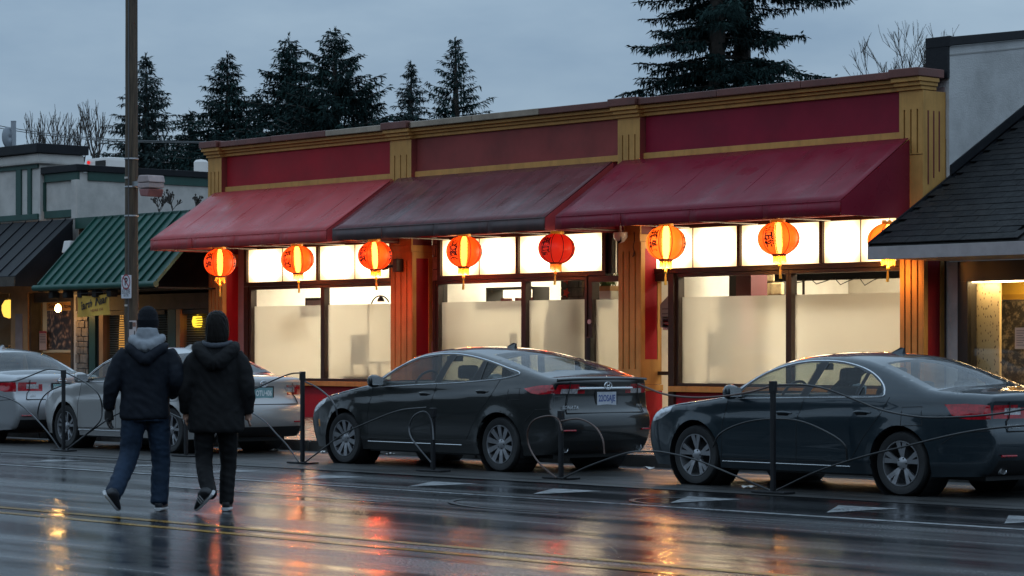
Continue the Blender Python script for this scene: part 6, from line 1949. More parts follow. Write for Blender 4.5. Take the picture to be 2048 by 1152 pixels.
blue_cfg = dict(paint=P_blue, L=4.82, W=1.82, axles=(.92, 3.70), rw=.320, edge=edge_blue, belt=.96, tf=.20, tr=.13, crease=(.74, .035), wheel='five_pair', round=.055,
  dlo=dlo_u, cuts=[
    ('win_front', [(1.52, .95), (1.63, 1.055), (1.84, 1.175), (2.09, 1.255), (2.35, 1.297), (2.52, 1.303), (2.45, 1.12), (2.37, .962), (1.9, .953)]),
    ('win_rear', [(2.65, 1.304), (2.85, 1.290), (3.07, 1.247), (3.18, 1.205), (3.10, .98), (2.49, .965), (2.57, 1.12)]),
    ('win_quarter', [(3.23, 1.195), (3.28, 1.172), (3.40, 1.095), (3.445, 1.02), (3.41, .985), (3.15, .98)]),
    ('pillar_b', [(2.53, 1.305), (2.64, 1.305), (2.56, 1.12), (2.48, .963), (2.38, .960), (2.46, 1.12)]),
    ('pillar_c', [(3.185, 1.205), (3.225, 1.195), (3.14, .98), (3.105, .98)]),
    ('tail_side', [(4.22, .905), (4.45, .915), (4.70, .905), (4.71, .77), (4.50, .765), (4.34, .785)]),
    ('tailw_side', [(4.52, .88), (4.69, .875), (4.70, .80), (4.52, .80)]),
    ('head', [(.15, .72), (.32, .79), (.55, .83), (.52, .77), (.36, .70), (.20, .66)]),
    ('amber', [(.40, .79), (.54, .825), (.52, .785), (.42, .755)]),
    ('door_front', [(1.40, .91), (1.32, .62), (1.32, .30), (2.34, .305), (2.36, .72), (2.44, .95), (2.56, 1.325), (1.83, 1.20), (1.50, 1.0)]),
    ('door_rear', [(2.365, .305), (3.06, .32), (3.24, .56), (3.46, .80), (3.55, .96), (3.43, 1.13), (3.10, 1.27), (2.58, 1.325), (2.455, .95), (2.38, .72)])],
  lines=[('a', [(1.40, .915), (1.33, .62), (1.32, .30), (2.35, .305), (2.37, .72), (2.45, .95)]), ('b', [(2.37, .305), (3.06, .32), (3.24, .56), (3.46, .80), (3.55, .965)]),
         ('fuel', [(3.72, .87), (3.96, .88), (3.98, .70), (3.73, .69), (3.72, .87)]), ('sill', [(1.32, .27), (3.05, .27)]), ('hoodline', [(.58, .838), (.95, .878), (1.30, .925)]), ('bump', [(4.20, .52), (4.40, .64), (4.72, .66)])],
  handles=[(2.18, .79), (3.22, .815)], mirror=(1.58, .945), cabin=1.32, plate_z=.80, plate='4KT·918', plate_col=(.55, .56, .60), plate_ink=(.06, .10, .28), chrome_strip=None, emblem_z=.90, emblem='cross',
  badges=[('MALIBU', -.55, .70, .05)], trunk_lines=[.655], clear=(.03, .10, .52, .80), tail_z=(.775, .905), tailw_rear=True, reflector_z=.42, exhaust=(-1,), fin=2.95, lip=None)
blue_car = sedan('parked_sedan', 'dark blue sedan with silver window line, parked at the right edge', -19.68, 20.38, blue_cfg)

# compact silver saloons
def shrink(c, kx, kz):
    d = dict(c)
    d['edge'] = [(a * kx, b * kz, e, f, r) for a, b, e, f, r in c['edge']]
    d['dlo'] = [(a * kx, b * kz) for a, b in c['dlo']]
    d['cuts'] = [(n_, [(a * kx, b * kz) for a, b in p]) for n_, p in c['cuts']]
    d['lines'] = [(n_, [(a * kx, b * kz) for a, b in p]) for n_, p in c['lines']]
    d['handles'] = [(a * kx, b * kz) for a, b in c['handles']]
    d['mirror'] = (c['mirror'][0] * kx, c['mirror'][1] * kz); d['L'] = c['L'] * kx; d['fin'] = c['fin'] * kx; d['belt'] = c['belt'] * kz
    for k in ('plate_z', 'emblem_z', 'reflector_z'): d[k] = c[k] * kz
    d['trunk_lines'] = [z * kz for z in c['trunk_lines']]; d['badges'] = [(s, y, z * kz, h) for s, y, z, h in c['badges']]
    d['tail_z'] = tuple(z * kz for z in c['tail_z'])
    d['cabin'] = c['cabin'] * kx
    return d
sv = shrink(blue_cfg, .955, 1.045)
sv.update(paint=P_silver, W=1.76, axles=(.90, 3.58), rw=.318, wheel='five_double', plate='OTU·406', plate_col=(.18, .34, .36), plate_ink=(.75, .78, .78), emblem='ovals', emblem_z=.965, plate_z=.835, exhaust=(-1,), badges=[('COROLLA', .5, .93, .04)], tailw_rear=False,
          rearglass=glass('car_glass_rear', (.35, .38, .38), .03, .95, drops=.5, dscale=55))
sedan('parked_sedan', 'silver sedan half hidden behind the two walkers', -33.02, 20.98, sv)
sv2 = dict(sv); sv2.update(paint=P_silver2, plate='KLM·217', emblem='cross', exhaust=(), badges=[('SRX', -.5, .74, .045)], tailw_rear=True)
sedan('parked_sedan', 'silver sedan cut off by the left edge, rear end visible', -38.25, 21.02, sv2)
# ================================================================== the two walkers
def limb_rings(mb, pts, rad, n=14, ry=1.0):
    """closed tapered limb through pts; rad per point"""
    pts = [Vector(p) for p in pts]; rings = []
    P = [Vector(tuple(q)) for q in catmull([tuple(p) for p in pts], 5)]
    rr = [float(q[0]) for q in catmull([(r, 0) for r in rad], 5)]
    def frame(i):
        if i == 0: t = P[1] - P[0]
        elif i == len(P) - 1: t = P[-1] - P[-2]
        else: t = P[i + 1] - P[i - 1]
        t.normalize(); a = Vector((1, 0, 0)) - t * t.x
        if a.length < .2: a = Vector((0, 1, 0)) - t * t.y
        a.normalize(); return t, a, t.cross(a)
    def ring(c, a, b, r): return [c + a * (r * math.cos(w)) + b * (r * ry * math.sin(w)) for w in np.linspace(0, 2 * math.pi, n, endpoint=False)]
    t, a, b = frame(0)
    for k in (.35, .75): rings.append(ring(P[0] - t * rr[0] * .5 * (1 - k), a, b, rr[0] * k))
    for i in range(len(P)):
        t, a, b = frame(i); rings.append(ring(P[i], a, b, max(rr[i], .004)))
    for k in (.75, .35): rings.append(ring(P[-1] + t * rr[-1] * .5 * (1 - k), a, b, rr[-1] * k))
    mb.ring_loft(rings)
def torso_rings(mb, rows, n=24, p=2.4):
    """rows: (x, y, z, halfwidth, halfdepth)"""
    rings = []
    for x, y, z, w, d in rows:
        r = []
        for q in np.linspace(0, 2 * math.pi, n, endpoint=False):
            c, s = math.cos(q), math.sin(q)
            r.append((x + w * math.copysign(abs(c) ** (2 / p), c), y + d * math.copysign(abs(s) ** (2 / p), s), z))
        rings.append(r)
    mb.ring_loft(rings)
def ellipsoid(mb, c, r, n=16, m=10):
    rings = []
    for j in range(1, m):
        f = math.pi * j / m
        rings.append([(c[0] + r[0] * math.sin(f) * math.cos(q), c[1] + r[1] * math.sin(f) * math.sin(q), c[2] - r[2] * math.cos(f)) for q in np.linspace(0, 2 * math.pi, n, endpoint=False)])
    mb.ring_loft(rings)
def fuse(mb, name, mat, parent, voxel=.011, smooth=4, folds=0.0, fscale=(9, 9, 16), seed=0):
    """one continuous surface from overlapping forms"""
    me = mb.mesh(name + '_raw')
    bm = bmesh.new(); bm.from_mesh(me); bmesh.ops.recalc_face_normals(bm, faces=bm.faces); bm.to_mesh(me); bm.free()
    o = bpy.data.objects.new(name + '_raw', me); col.objects.link(o)
    r = o.modifiers.new('r', 'REMESH'); r.mode = 'VOXEL'; r.voxel_size = voxel
    s = o.modifiers.new('s', 'SMOOTH'); s.iterations = smooth; s.factor = .5
    dg = bpy.context.evaluated_depsgraph_get(); dg.update()
    out = bpy.data.meshes.new_from_object(o.evaluated_get(dg))
    bpy.data.objects.remove(o); bpy.data.meshes.remove(me)
    if folds > 0:
        n = len(out.vertices)
        co = np.empty(n * 3, 'f'); out.vertices.foreach_get('co', co); co = co.reshape(-1, 3)
        no = np.empty(n * 3, 'f'); out.vertex_normals.foreach_get('vector', no); no = no.reshape(-1, 3)
        fx, fy, fz = fscale; amp = np.empty(n, 'f')
        for i, (x, y, z) in enumerate(co.tolist()):
            f = mnoise.noise((x * fx + seed, y * fy, z * fz + .6 * math.sin(x * 9)))
            f2 = mnoise.noise((x * fx * 2.3 + seed, y * fy * 2.3, z * fz * 1.8 + x * 14))
            amp[i] = folds * ((1 - abs(f)) * 1.2 - .8 + .45 * f2)
        out.vertices.foreach_set('co', (co + no * amp[:, None]).ravel())
    out.materials.clear(); out.materials.append(mat); out.name = name
    smooth_mesh(out, 180)
    return link(name, out, parent)
def hand(mb, wrist, down, thumb, s=1.0, curl=.35):
    """palm, four unequal fingers and a thumb, hanging along 'down'"""
    w = Vector(wrist); d = Vector(down).normalized(); th = Vector(thumb); th = (th - d * th.dot(d)).normalized(); nrm = d.cross(th)
    limb_rings(mb, [w - d * .02, w + d * .035 * s, w + d * .085 * s], [.022 * s, .036 * s, .036 * s], 12, .5)
    for k, (off, l) in enumerate(((.028, .070), (.010, .080), (-.009, .075), (-.027, .058))):
        b0 = w + d * .08 * s + th * off * s
        limb_rings(mb, [b0, b0 + d * l * .45 * s + nrm * .006, b0 + d * l * .8 * s + nrm * curl * .035, b0 + d * l * s * .95 + nrm * curl * .07], [.0095 * s, .009 * s, .0085 * s, .007 * s], 8)
    b0 = w + d * .03 * s + th * .03 * s
    limb_rings(mb, [b0, b0 + (th * .6 + d * .7) * .035 * s, b0 + (th * .45 + d) * .06 * s + nrm * .012], [.012 * s, .0105 * s, .008 * s], 8)
def head(mb, c, face_dir, s=1.0):
    c = Vector(c); f = Vector(face_dir).normalized(); side = f.cross(Vector((0, 0, 1)))
    ellipsoid(mb, c + Vector((0, 0, .012)), (.076 * s, .094 * s, .112 * s), 20, 14)
    ellipsoid(mb, c + f * .03 * s + Vector((0, 0, -.06 * s)), (.058 * s, .062 * s, .066 * s), 16, 10)
    limb_rings(mb, [c + f * .088 * s + Vector((0, 0, .018)), c + f * .106 * s + Vector((0, 0, -.02)), c + f * .098 * s + Vector((0, 0, -.032))], [.009 * s, .014 * s, .012 * s], 8)
    ellipsoid(mb, c + f * .090 * s + Vector((0, 0, -.062)), (.022 * s, .012 * s, .008 * s), 10, 6)
    for sg in (-1, 1):
        ellipsoid(mb, c + side * sg * .078 * s - f * .005 + Vector((0, 0, -.01)), (.010, .020 * s, .032 * s), 10, 8)
def face_details(parent, c, face_dir, s=1.0):
    c = Vector(c); f = Vector(face_dir).normalized(); side = f.cross(Vector((0, 0, 1)))
    for sg in (-1, 1):
        e = MB(); ellipsoid(e, c + f * .082 * s + side * sg * .031 * s + Vector((0, 0, .012)), (.012, .012, .009), 10, 6)
        e.build('eye', material('eye_dark', (.05, .035, .03), .2), parent, smooth=60)
        b = MB(); limb_rings(b, [c + f * .090 * s + side * sg * .016 * s + Vector((0, 0, .034)), c + f * .084 * s + side * sg * .048 * s + Vector((0, 0, .034))], [.005, .004], 6)
        b.build('eyebrow', M_hair, parent)
M_skin = material('skin', (.46, .26, .19), .5)
M_hair = material('dark_hair', (.0045, .0032, .0026), .45, spec=.10, bump=.2, bscale=150)
M_jacket = material('navy_jacket', (.009, .012, .019), .72, spec=.18, var=.25, vscale=8, bump=.15, bscale=200)
M_hoodg = material('grey_hood', (.22, .235, .26), .8, var=.2, vscale=10, bump=.2, bscale=150)
M_jeans = material('blue_jeans', (.015, .028, .052), .75, spec=.18, var=.4, vscale=7, bump=.15, bscale=250)
M_parka = material('black_parka', (.009, .009, .010), .75, spec=.18, var=.25, vscale=8, bump=.2, bscale=180)
M_trous = material('black_trousers', (.008, .008, .009), .7, spec=.18, var=.25, vscale=8)
M_beanie = material('navy_beanie', (.008, .009, .013), .85, spec=.18, bump=.6, bscale=120)
M_glove = material('black_glove', (.008, .008, .009), .6)
M_shoe = material('dark_shoe', (.018, .02, .026), .55, var=.3, vscale=20)
M_sole = material('white_sole', (.50, .50, .51), .5)
M_shoe2 = material('black_shoe', (.012, .012, .014), .5)

def shoe(parent, heel, toe, up, mat, sole=M_sole, stripes=False, w=.046):
    """heel and toe are points on the ground side of the sole"""
    h, t = Vector(heel), Vector(toe); d = (t - h); L = d.length; d.normalize(); u = Vector(up).normalized(); u = (u - d * u.dot(d)).normalized(); s = d.cross(u)
    def sec(x, hw, z0, z1, n=14):
        out = []
        for q in np.linspace(0, 2 * math.pi, n, endpoint=False):
            c, sn = math.cos(q), math.sin(q)
            out.append(h + d * x * L + s * hw * math.copysign(abs(c) ** .75, c) + u * ((z0 + z1) / 2 + (z1 - z0) / 2 * math.copysign(abs(sn) ** .75, sn)))
        return out
    up_ = MB().ring_loft([sec(.02, .024, .03, .075), sec(.06, .034, .022, .095), sec(.18, .037, .022, .115), sec(.34, .038, .022, .115), sec(.48, .041, .022, .092), sec(.66, w, .022, .074), sec(.84, w * .93, .022, .058), sec(.96, w * .6, .024, .045), sec(1.0, .012, .026, .035)])
    o = up_.build('shoe', mat, parent, smooth=60)
    MB().ring_loft([sec(-.01, .028, .002, .028), sec(.05, .039, 0, .032), sec(.3, .040, 0, .030), sec(.66, w * 1.06, 0, .027), sec(.86, w * .98, .002, .027), sec(1.0, w * .5, .010, .028), sec(1.02, .012, .014, .024)]).build('shoe_sole', sole, o, smooth=50)
    if stripes:
        for k in range(3):
            x = .36 + k * .09
            for sg in (-1, 1):
                a = h + d * x * L + s * sg * (.044) + u * .035; b = h + d * (x - .06) * L + s * sg * (.034) + u * .095
                MB().tube([a, b], .005, 5).build('shoe_stripe', M_sole, o)
    return o

# ---- man: navy jacket, grey hood, jeans, beanie; mid-stride, walking away
mx_, my_ = gnd(285, 1023)
man = thing('person', 'person in navy jacket, grey hood, beanie and blue jeans walking away', 'person', (mx_, my_, 0), 'people crossing the street', local=True, rotz=R(YAW))
HEADC = (.045, .03, 1.672)
b = MB()
head(b, HEADC, (-.08, 1, -.05))
limb_rings(b, [(.04, .0, 1.43), (.042, .01, 1.52), (.045, .02, 1.60)], [.062, .056, .058])
torso_rings(b, [(.03, 0, .86, .15, .10), (.03, 0, 1.0, .145, .10), (.035, 0, 1.2, .165, .11), (.04, 0, 1.36, .175, .10), (.042, 0, 1.44, .12, .08)])
limb_rings(b, [(-.14, 0, 1.39), (-.235, -.03, 1.13), (-.29, .03, .93)], [.05, .042, .028])
limb_rings(b, [(.22, 0, 1.39), (.30, -.06, 1.18), (.25, .16, 1.06)], [.05, .042, .028])
limb_rings(b, [(-.06, 0, .92), (-.115, -.02, .50), (-.175, -.26, .26), (-.20, -.38, .17)], [.075, .045, .036, .034])
limb_rings(b, [(.12, 0, .92), (.145, .10, .48), (.14, .06, .10)], [.075, .045, .036])
hand(b, (.25, .17, 1.055), (-.5, .8, -.25), (0, .2, 1))
bo = fuse(b, 'body', M_skin, man, .0085, 2)
face_details(bo, HEADC, (-.08, 1, -.05))
j = MB()
torso_rings(j, [(.015, 0, .815, .205, .150), (.016, 0, .84, .222, .160), (.02, 0, .95, .218, .155), (.03, 0, 1.12, .212, .150), (.038, 0, 1.28, .222, .155), (.042, 0, 1.37, .222, .145), (.043, 0, 1.43, .175, .12), (.043, 0, 1.48, .10, .09), (.043, .005, 1.53, .082, .08)])
limb_rings(j, [(-.13, .0, 1.395), (-.195, -.015, 1.31), (-.262, -.045, 1.12), (-.285, -.02, 1.02), (-.30, .03, .915)], [.085, .084, .074, .064, .052])
limb_rings(j, [(.215, .0, 1.395), (.27, -.02, 1.31), (.315, -.06, 1.17), (.30, .03, 1.09), (.235, .16, 1.04)], [.085, .084, .074, .066, .054])
fuse(j, 'jacket', M_jacket, man, .011, 4, .010, (7, 7, 11), 3)
h_ = MB()
limb_rings(h_, [(-.085, .03, 1.545), (-.075, -.06, 1.515), (-.01, -.115, 1.475), (.045, -.125, 1.455), (.10, -.115, 1.475), (.165, -.06, 1.515), (.175, .03, 1.545)], [.030, .042, .052, .056, .052, .042, .030])
torso_rings(h_, [(.045, -.02, 1.50, .108, .100), (.045, -.02, 1.57, .100, .098), (.045, -.015, 1.625, .086, .09)])
fuse(h_, 'hood_lining', M_hoodg, man, .009, 3, .006, (12, 12, 14), 9)
h2 = MB()
limb_rings(h2, [(-.12, .0, 1.47), (-.09, -.10, 1.44), (.0, -.155, 1.37), (.045, -.165, 1.335), (.09, -.155, 1.37), (.18, -.10, 1.44), (.21, .0, 1.47)], [.03, .046, .05, .052, .05, .046, .03])
fuse(h2, 'jacket_hood', M_jacket, man, .010, 3, .006, (12, 12, 14), 5)
tr = MB()
torso_rings(tr, [(.03, 0, .80, .185, .135), (.03, 0, .90, .19, .14), (.03, 0, 1.0, .17, .12)])
limb_rings(tr, [(-.065, .0, .90), (-.085, .0, .74), (-.118, -.02, .50), (-.155, -.17, .34), (-.195, -.335, .20), (-.205, -.385, .155)], [.112, .107, .088, .082, .078, .076])
limb_rings(tr, [(.125, .0, .90), (.135, .05, .74), (.148, .10, .48), (.145, .085, .30), (.142, .06, .12), (.142, .05, .07)], [.112, .107, .086, .082, .078, .078])
fuse(tr, 'jeans', M_jeans, man, .010, 3, .009, (8, 8, 14), 12)
bn_ = MB(); c = HEADC
rings = []
for z, w, d in ((-.062, .088, .102), (-.045, .093, .107), (-.01, .096, .110), (.012, .095, .109), (.016, .091, .104), (.06, .087, .100), (.10, .070, .082), (.125, .042, .050), (.136, .012, .014)):
    rings.append([(c[0] + w * math.cos(q), c[1] + d * math.sin(q) - .006, c[2] + .012 + z) for q in np.linspace(0, 2 * math.pi, 28, endpoint=False)])
bn_.ring_loft(rings).build('beanie', M_beanie, man, smooth=50)
rb2 = MB()
for k in range(44):
    q = 2 * math.pi * k / 44
    rb2.tube([(c[0] + .090 * math.cos(q), c[1] + .107 * math.sin(q) - .006, c[2] - .02), (c[0] + .0925 * math.cos(q), c[1] + .109 * math.sin(q) - .006, c[2] + .024)], .005, 5)
rb2.build('beanie_band', M_beanie, man)
g_ = MB(); hand(g_, (-.302, .04, .905), (-.05, .12, -1), (.35, 1, 0), 1.14, .5)
fuse(g_, 'glove', M_glove, man, .006, 2)
shoe(man, (-.275, -.47, .185), (-.185, -.27, .028), (.1, -.7, .75), M_shoe)
shoe(man, (.140, -.02, .004), (.158, .27, .004), (0, 0, 1), M_shoe)

# ---- woman: black parka, long dark hair, trainers
wx_, wy_ = gnd(430, 1023)
wom = thing('person', 'person in long black hooded parka and black trousers, bare hands, walking away', 'person', (wx_, wy_, 0), 'people crossing the street', local=True, rotz=R(YAW))
HC = (.012, .03, 1.642); FD = (-.75, .66, 0)
b = MB()
head(b, HC, FD, .97)
limb_rings(b, [(.01, .0, 1.40), (.012, .01, 1.5), (.012, .02, 1.57)], [.056, .05, .052])
torso_rings(b, [(.01, 0, .86, .15, .10), (.01, 0, 1.0, .13, .095), (.012, 0, 1.2, .145, .105), (.014, 0, 1.34, .16, .095), (.014, 0, 1.42, .10, .07)])
limb_rings(b, [(-.15, 0, 1.36), (-.235, -.03, 1.09), (-.255, .03, .90)], [.045, .037, .025])
limb_rings(b, [(.18, 0, 1.36), (.275, -.03, 1.09), (.287, .03, .90)], [.045, .037, .025])
limb_rings(b, [(-.07, 0, .90), (-.09, .01, .47), (-.03, -.30, .24), (-.005, -.38, .17)], [.07, .04, .034, .03])
limb_rings(b, [(.09, 0, .90), (.105, .10, .46), (.095, .07, .10)], [.07, .042, .034])
hand(b, (-.256, .035, .895), (-.04, .14, -1), (.3, 1, 0), .95)
hand(b, (.288, .035, .892), (.02, .14, -1), (-.3, 1, 0), .95)
bo = fuse(b, 'body', M_skin, wom, .0075, 2)
face_details(bo, HC, FD, .97)
k_ = MB()
torso_rings(k_, [(.012, 0, .70, .235, .165), (.012, 0, .73, .252, .178), (.012, 0, .85, .245, .17), (.012, 0, 1.02, .222, .158), (.013, 0, 1.12, .218, .152), (.014, 0, 1.26, .225, .155), (.015, 0, 1.35, .218, .145), (.015, 0, 1.41, .165, .12), (.015, 0, 1.47, .10, .10)])
limb_rings(k_, [(-.14, .0, 1.37), (-.205, -.015, 1.28), (-.250, -.04, 1.10), (-.258, -.01, 1.0), (-.258, .03, .885)], [.086, .084, .074, .066, .054])
limb_rings(k_, [(.17, .0, 1.37), (.235, -.015, 1.28), (.285, -.04, 1.10), (.290, -.01, 1.0), (.290, .03, .88)], [.086, .084, .074, .066, .054])
fuse(k_, 'parka', M_parka, wom, .011, 4, .011, (7, 7, 10), 21)
h3 = MB()
limb_rings(h3, [(-.145, .03, 1.46), (-.13, -.08, 1.43), (-.06, -.155, 1.36), (.015, -.175, 1.30), (.09, -.155, 1.36), (.16, -.08, 1.43), (.175, .03, 1.46)], [.05, .062, .066, .07, .066, .062, .05])
torso_rings(h3, [(.015, -.03, 1.36, .15, .12), (.015, -.02, 1.45, .14, .115), (.015, -.01, 1.51, .115, .10)])
fuse(h3, 'parka_hood', M_parka, wom, .010, 3, .009, (11, 11, 13), 31)
hr = MB()
torso_rings(hr, [(.024, -.065, 1.475, .070, .050), (.024, -.062, 1.505, .094, .066), (.024, -.042, 1.55, .102, .085), (.022, -.018, 1.61, .103, .100), (.019, .0, 1.66, .101, .106), (.016, .012, 1.71, .092, .100), (.013, .02, 1.745, .074, .084), (.012, .025, 1.768, .048, .056), (.012, .027, 1.777, .022, .026)], 22, 2.1)
fuse(hr, 'hair', M_hair, wom, .007, 2, .008, (34, 34, 3), 41)
cl2 = MB()
limb_rings(cl2, [(-.105, .03, 1.50), (-.085, -.07, 1.485), (-.03, -.125, 1.470), (.018, -.135, 1.465), (.066, -.125, 1.470), (.12, -.07, 1.485), (.14, .03, 1.50)], [.018, .022, .024, .025, .024, .022, .018])
fuse(cl2, 'scarf_collar', material('slate_collar', (.045, .052, .066), .85, var=.3, vscale=20, bump=.3, bscale=150), wom, .008, 2, .005, (18, 18, 18), 61)
t2_ = MB()
torso_rings(t2_, [(.01, 0, .74, .17, .125), (.01, 0, .88, .175, .13), (.01, 0, .98, .15, .11)])
limb_rings(t2_, [(-.08, .0, .88), (-.095, .0, .70), (-.098, .01, .46), (-.06, -.17, .31), (-.01, -.345, .20), (.0, -.39, .17)], [.10, .094, .076, .07, .064, .062])
limb_rings(t2_, [(.095, .0, .88), (.105, .05, .70), (.108, .10, .44), (.10, .085, .27), (.095, .065, .12), (.095, .06, .07)], [.10, .094, .074, .068, .064, .064])
fuse(t2_, 'trousers', M_trous, wom, .010, 3, .008, (8, 8, 14), 51)
shoe(wom, (.055, -.49, .185), (-.115, -.285, .03), (-.3, -.6, .75), M_shoe2, stripes=True)
shoe(wom, (.095, -.01, .004), (.09, .26, .004), (0, 0, 1), M_shoe2)
# ================================================================== trees
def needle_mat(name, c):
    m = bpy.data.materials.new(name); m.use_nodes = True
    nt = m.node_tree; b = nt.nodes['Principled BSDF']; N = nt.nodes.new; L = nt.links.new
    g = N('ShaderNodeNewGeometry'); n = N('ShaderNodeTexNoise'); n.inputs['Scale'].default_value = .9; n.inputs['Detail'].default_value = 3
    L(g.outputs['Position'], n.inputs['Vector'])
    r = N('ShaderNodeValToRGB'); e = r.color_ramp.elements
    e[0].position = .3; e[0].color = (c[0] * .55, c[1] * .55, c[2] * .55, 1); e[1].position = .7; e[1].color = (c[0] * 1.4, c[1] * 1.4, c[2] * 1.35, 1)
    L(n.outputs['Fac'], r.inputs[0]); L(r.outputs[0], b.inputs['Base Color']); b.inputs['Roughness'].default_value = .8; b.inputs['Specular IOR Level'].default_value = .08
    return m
M_needle = needle_mat('fir_needles', (.016, .034, .033))
M_needle2 = needle_mat('haze_pale_needles', (.030, .048, .048))  # distance haze painted into the needle colour of the farthest trees
M_bark = material('bark', (.045, .036, .030), .85, var=.4, vscale=6, bump=.5, bscale=20)
def conifer(label, px, py_top, D, R0, zb, seed, mat=M_needle, spray=.42, dens=1.0, shape=.85, droop=.28, H=None, tilt=0.0, gap=.0, wsp=1.0, wild=False):
    rng = np.random.default_rng(seed)
    X, Y = far(px, D)
    if H is None: H = CAM_H + (702 - py_top) * D / _F
    t = thing('conifer_tree', label, 'tree', (X, Y, 0), 'conifers behind the roofs')
    MB().tube([(X, Y, -.1), (X + .05, Y, H * .5), (X + tilt, Y, H * .97)], [R0 * .075 + .12, R0 * .05 + .07, .02], 8).build('trunk', M_bark, t, smooth=True)
    quads = []; br = MB()
    z = zb
    rnd = random.Random(seed)
    def spray_at(p, d, l, w):
        dx, dy, dz = float(d[0]), float(d[1]), float(d[2]); px_, py_, pz_ = float(p[0]), float(p[1]), float(p[2])
        nn = math.hypot(dx, dy)
        sx, sy = (dy / nn, -dx / nn) if nn > .1 else (1.0, 0.0)
        roll = rnd.uniform(-.9, .9); c, s = math.cos(roll), math.sin(roll)
        ux, uy, uz = sy * dz, -sx * dz, sx * dy - sy * dx
        ax_, ay_, az_ = (sx * c + ux * s) * w, (sy * c + uy * s) * w, uz * s * w
        qx, qy, qz = px_ + dx * l * .45, py_ + dy * l * .45, pz_ + dz * l * .45
        quads.extend(((px_, py_, pz_), (qx + ax_, qy + ay_, qz + az_), (px_ + dx * l, py_ + dy * l, pz_ + dz * l - l * rnd.uniform(.05, .35)), (qx - ax_, qy - ay_, qz - az_)))
    while z < H - .25:
        k = (z - zb) / (H - zb)
        rad = R0 * (1 - k) ** shape * (1 - .25 * max(0, .18 - k) / .18)
        nb = int(rng.integers(4, 7)) if not wild else 1
        a0 = rng.uniform(0, 6.28)
        for i in range(nb):
            if rng.random() < gap: continue
            a = a0 + 6.283 * i / nb + rng.uniform(-.35, .35)
            ln = max(.12, rad * (rng.uniform(.62, 1.18) if not wild else rng.uniform(.55, 1.0) * (.78 + 1.25 * mnoise.noise((math.cos(a) * 1.1 + seed, math.sin(a) * 1.1, z * .75)))))
            dirv = np.array([math.cos(a), math.sin(a), 0.0])
            rise = .35 * k + rng.uniform(-.05, .12)
            base = np.array([X + tilt * z / H, Y, z + rng.uniform(-.15, .15)])
            sp_ = spray * (.52 + .48 * (1 - k) ** .8)
            n = max(3, int(ln / (sp_ * .36) * dens)); path = []
            for s in np.linspace(0, 1, n + 1):
                zz = rise * ln * s - droop * ln * (s ** 1.6) + .13 * ln * max(0, s - .7) * 2
                path.append(base + dirv * ln * s + np.array([0, 0, zz]))
            br.tube([tuple(p) for p in path[::max(1, n // 4)]] + [tuple(path[-1])], [max(.012, .03 * ln / 2 * (1 - j / 6)) for j in range(len(path[::max(1, n // 4)]) + 1)], 4, cap=False)
            for s, p in zip(np.linspace(0, 1, n + 1), path):
                if s < .12: continue
                tl = (.30 * ln * (1.05 - s) + sp_ * .45)
                for sg in (-1, 1):
                    if rng.random() < .10: continue
                    yaw = sg * rng.uniform(.7, 1.15)
                    d2 = np.array([dirv[0] * math.cos(yaw) - dirv[1] * math.sin(yaw), dirv[0] * math.sin(yaw) + dirv[1] * math.cos(yaw), rng.uniform(-.55, -.05)])
                    d2 /= np.linalg.norm(d2); m = max(1, int(tl / (sp_ * .5)))
                    for q in range(m):
                        pp = p + d2 * tl * q / max(1, m) + rng.normal(0, .04, 3)
                        dd = d2 + rng.normal(0, .30, 3); dd /= np.linalg.norm(dd)
                        spray_at(pp, dd, sp_ * rng.uniform(.7, 1.2), sp_ * rng.uniform(.10, .17))
                        if rng.random() < .6:
                            dn = d2 * .4 + np.array([0, 0, -1.0]) + rng.normal(0, .2, 3); dn /= np.linalg.norm(dn)
                            spray_at(pp, dn, sp_ * rng.uniform(.6, 1.1), sp_ * rng.uniform(.08, .14))
                dd = dirv + np.array([0, 0, rng.uniform(-.3, .25)]) + rng.normal(0, .15, 3); dd /= np.linalg.norm(dd)
                spray_at(p, dd, sp_ * rng.uniform(.8, 1.2), sp_ * .16)
        if wild: z += rng.uniform(.025, .09)
        else: z += max(.16, (.52 if R0 > 2.5 else .42) * (1 - .55 * k)) * rng.uniform(.8, 1.2) * wsp * (.72 if D > 90 else 1.0) / max(.6, dens ** .5)
    for q in range(14):
        a = rng.uniform(0, 6.28); spray_at(np.array([X + tilt, Y, H - .6 + rng.uniform(0, .5)]), np.array([math.cos(a) * .35, math.sin(a) * .35, .9]), spray * .5, spray * .07)
    me = bpy.data.meshes.new('crown'); nq = len(quads) // 4
    me.from_pydata(quads, [], [(4 * i, 4 * i + 1, 4 * i + 2, 4 * i + 3) for i in range(nq)])
    me.materials.append(mat); link('crown', me, t, kind='stuff')
    br.build('branches', M_bark, t, recalc=False, kind='stuff')
    return t
conifer('spruce with haze-paled needles rising directly behind the utility pole', 292, 105, 140, 6.8, 3.0, 1, M_needle2, .5, .8, 1.0)
conifer('dark spruce between the utility pole and the twin tall firs', 455, 102, 125, 6.9, 3.0, 2, M_needle, .5, .95, .95)
conifer('tall dark fir, left one of the touching pair above the restaurant', 578, 65, 118, 6.6, 3.0, 3, M_needle, .48, .95, .9)
conifer('tallest dark fir with broad lower limbs, right one of the pair', 670, 52, 112, 6.8, 3.0, 4, M_needle, .48, .95, .85, .10)
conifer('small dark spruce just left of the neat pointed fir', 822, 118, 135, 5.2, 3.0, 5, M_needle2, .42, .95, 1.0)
conifer('neat pointed fir with layered limbs, rightmost of the far firs', 911, 70, 120, 6.6, 3.0, 6, M_needle, .44, .85, 1.05, .14, wsp=1.35)
conifer('low dark spruce filling the gap right of the utility pole', 380, 215, 128, 4.0, 2.5, 7, M_needle, .46, .9, .9)
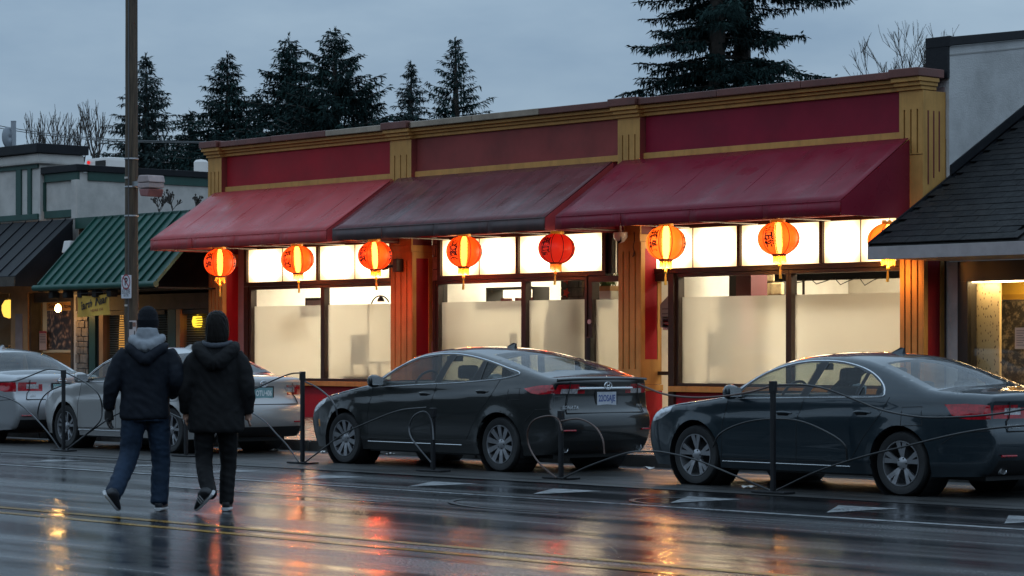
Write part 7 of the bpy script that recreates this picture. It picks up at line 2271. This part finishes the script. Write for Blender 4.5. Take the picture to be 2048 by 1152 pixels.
conifer('low wide fir filling the base below the twin tall firs', 520, 190, 122, 4.4, 2.5, 8, M_needle, .46, .9, .9)
conifer('low broad fir beside the tallest fir, over the awning gap', 732, 165, 119, 4.2, 2.5, 9, M_needle, .46, .85, .8, .05)
# the great double-stemmed fir, its tops out of the picture
conifer('huge near fir, left stem of the great pair, top out of frame', 1432, 0, 70, 2.95, 6.0, 21, M_needle, .22, 1.0, .20, .30, H=20.0, wild=True)
conifer('huge near fir, right stem of the great pair, long right limbs', 1482, 0, 71, 3.2, 6.2, 23, M_needle, .22, 1.0, .20, .24, H=21.0, wild=True)

def bare_tree(label, px, D, H, spread, seed, r0=.09, fork=4, depth=5, up=.55, grp='bare winter trees', name='bare_tree', buds=False):
    rng = random.Random(seed); X, Y = far(px, D)
    t = thing(name, label, 'tree' if name == 'bare_tree' else 'shrub', (X, Y, 0), grp)
    mb = MB(); tw = MB(); bud = MB()
    def grow(p, d, l, r, k):
        q = p + d * l; mid = p + d * l * .5 + Vector((rng.uniform(-.06, .06), rng.uniform(-.06, .06), 0)) * l
        (mb if k > depth - 2 else tw).tube([p, mid, q], [r, r * .85, r * .7], 5 if k > 2 else 3, cap=False)
        if k <= 0:
            if buds and rng.random() < .6:
                bud.lathe([(.001, -.03), (.022, 0), (.001, .03)], 5, tuple(q))
            return
        n = rng.choice((2, 3, 3)) if k < depth else fork
        for i in range(n):
            nd = d + Vector((rng.gauss(0, spread), rng.gauss(0, spread), rng.uniform(-.05, up)))
            nd.normalize(); grow(p + d * l * rng.uniform(.55, 1.0), nd, l * rng.uniform(.62, .86), max(.009, r * .60), k - 1)
    base = Vector((X, Y, H[0]))
    if H[0] > 1: pass
    mb.tube([(X, Y, -.05 if name == 'bare_tree' else H[0] - .1), (X, Y, H[0])], [r0 * 1.3, r0], 6)
    grow(base, Vector((0, 0, 1)), (H[1] - H[0]) * .30, r0, depth)
    mb.build('trunk', M_bark, t, smooth=True, recalc=False); tw.build('twigs', M_bark, t, recalc=False, kind='stuff')
    if buds and bud.v: bud.build('seed_heads', M_bark, t, kind='stuff')
for i, (px, top, D, lab) in enumerate(((1712, 175, 82, 'small bare bush right of the great fir over the parapet'), (1775, 92, 84, 'round bare tree behind the restaurant parapet'), (1845, 45, 80, 'tall thin bare tree beside the black parapet end'), (1815, 70, 90, 'faint bare tree between the two larger bare ones'), (1885, 60, 95, 'bare tree top peeking above the black coping'))):
    H = CAM_H + (702 - top) * D / _F
    bare_tree(lab, px, D, (H * .56, H * 1.04), .33, 30 + i, .05, 4, 5, .45)
for i, (px, top, D, lab) in enumerate(((75, 268, 78, 'bare shrub tree above the left shop parapet'), (110, 262, 75, 'bare upright tree left of the red-lit roof unit'), (165, 275, 76, 'bare thin tree nearest the red-lit roof unit'), (192, 248, 79, 'tall single bare stem left of the utility pole'))):
    H = CAM_H + (702 - top) * D / _F
    bare_tree(lab, px, D, (H * .70, H * 1.15), .22, 40 + i, .05, 5, 4, .8)
# dry weeds on the low roof above the green awning
for i, (px, D, h, lab) in enumerate(((318, 55.4, .75, 'dry brown weed tuft on the green shop roof, by the pole box'), (345, 54.6, .8, 'dry seed-headed weed in the middle of the green shop roof'), (392, 53.8, .6, 'dry weed on the green shop roof by the red awning'), (218, 57.0, .6, 'dry vine stems on the cream side wall left of the pole'))):
    bare_tree(lab, px, D, (4.28, 4.28 + h), .5, 60 + i, .012, 5, 3, .3, 'dry weeds on the low roof', 'dry_weed', True)
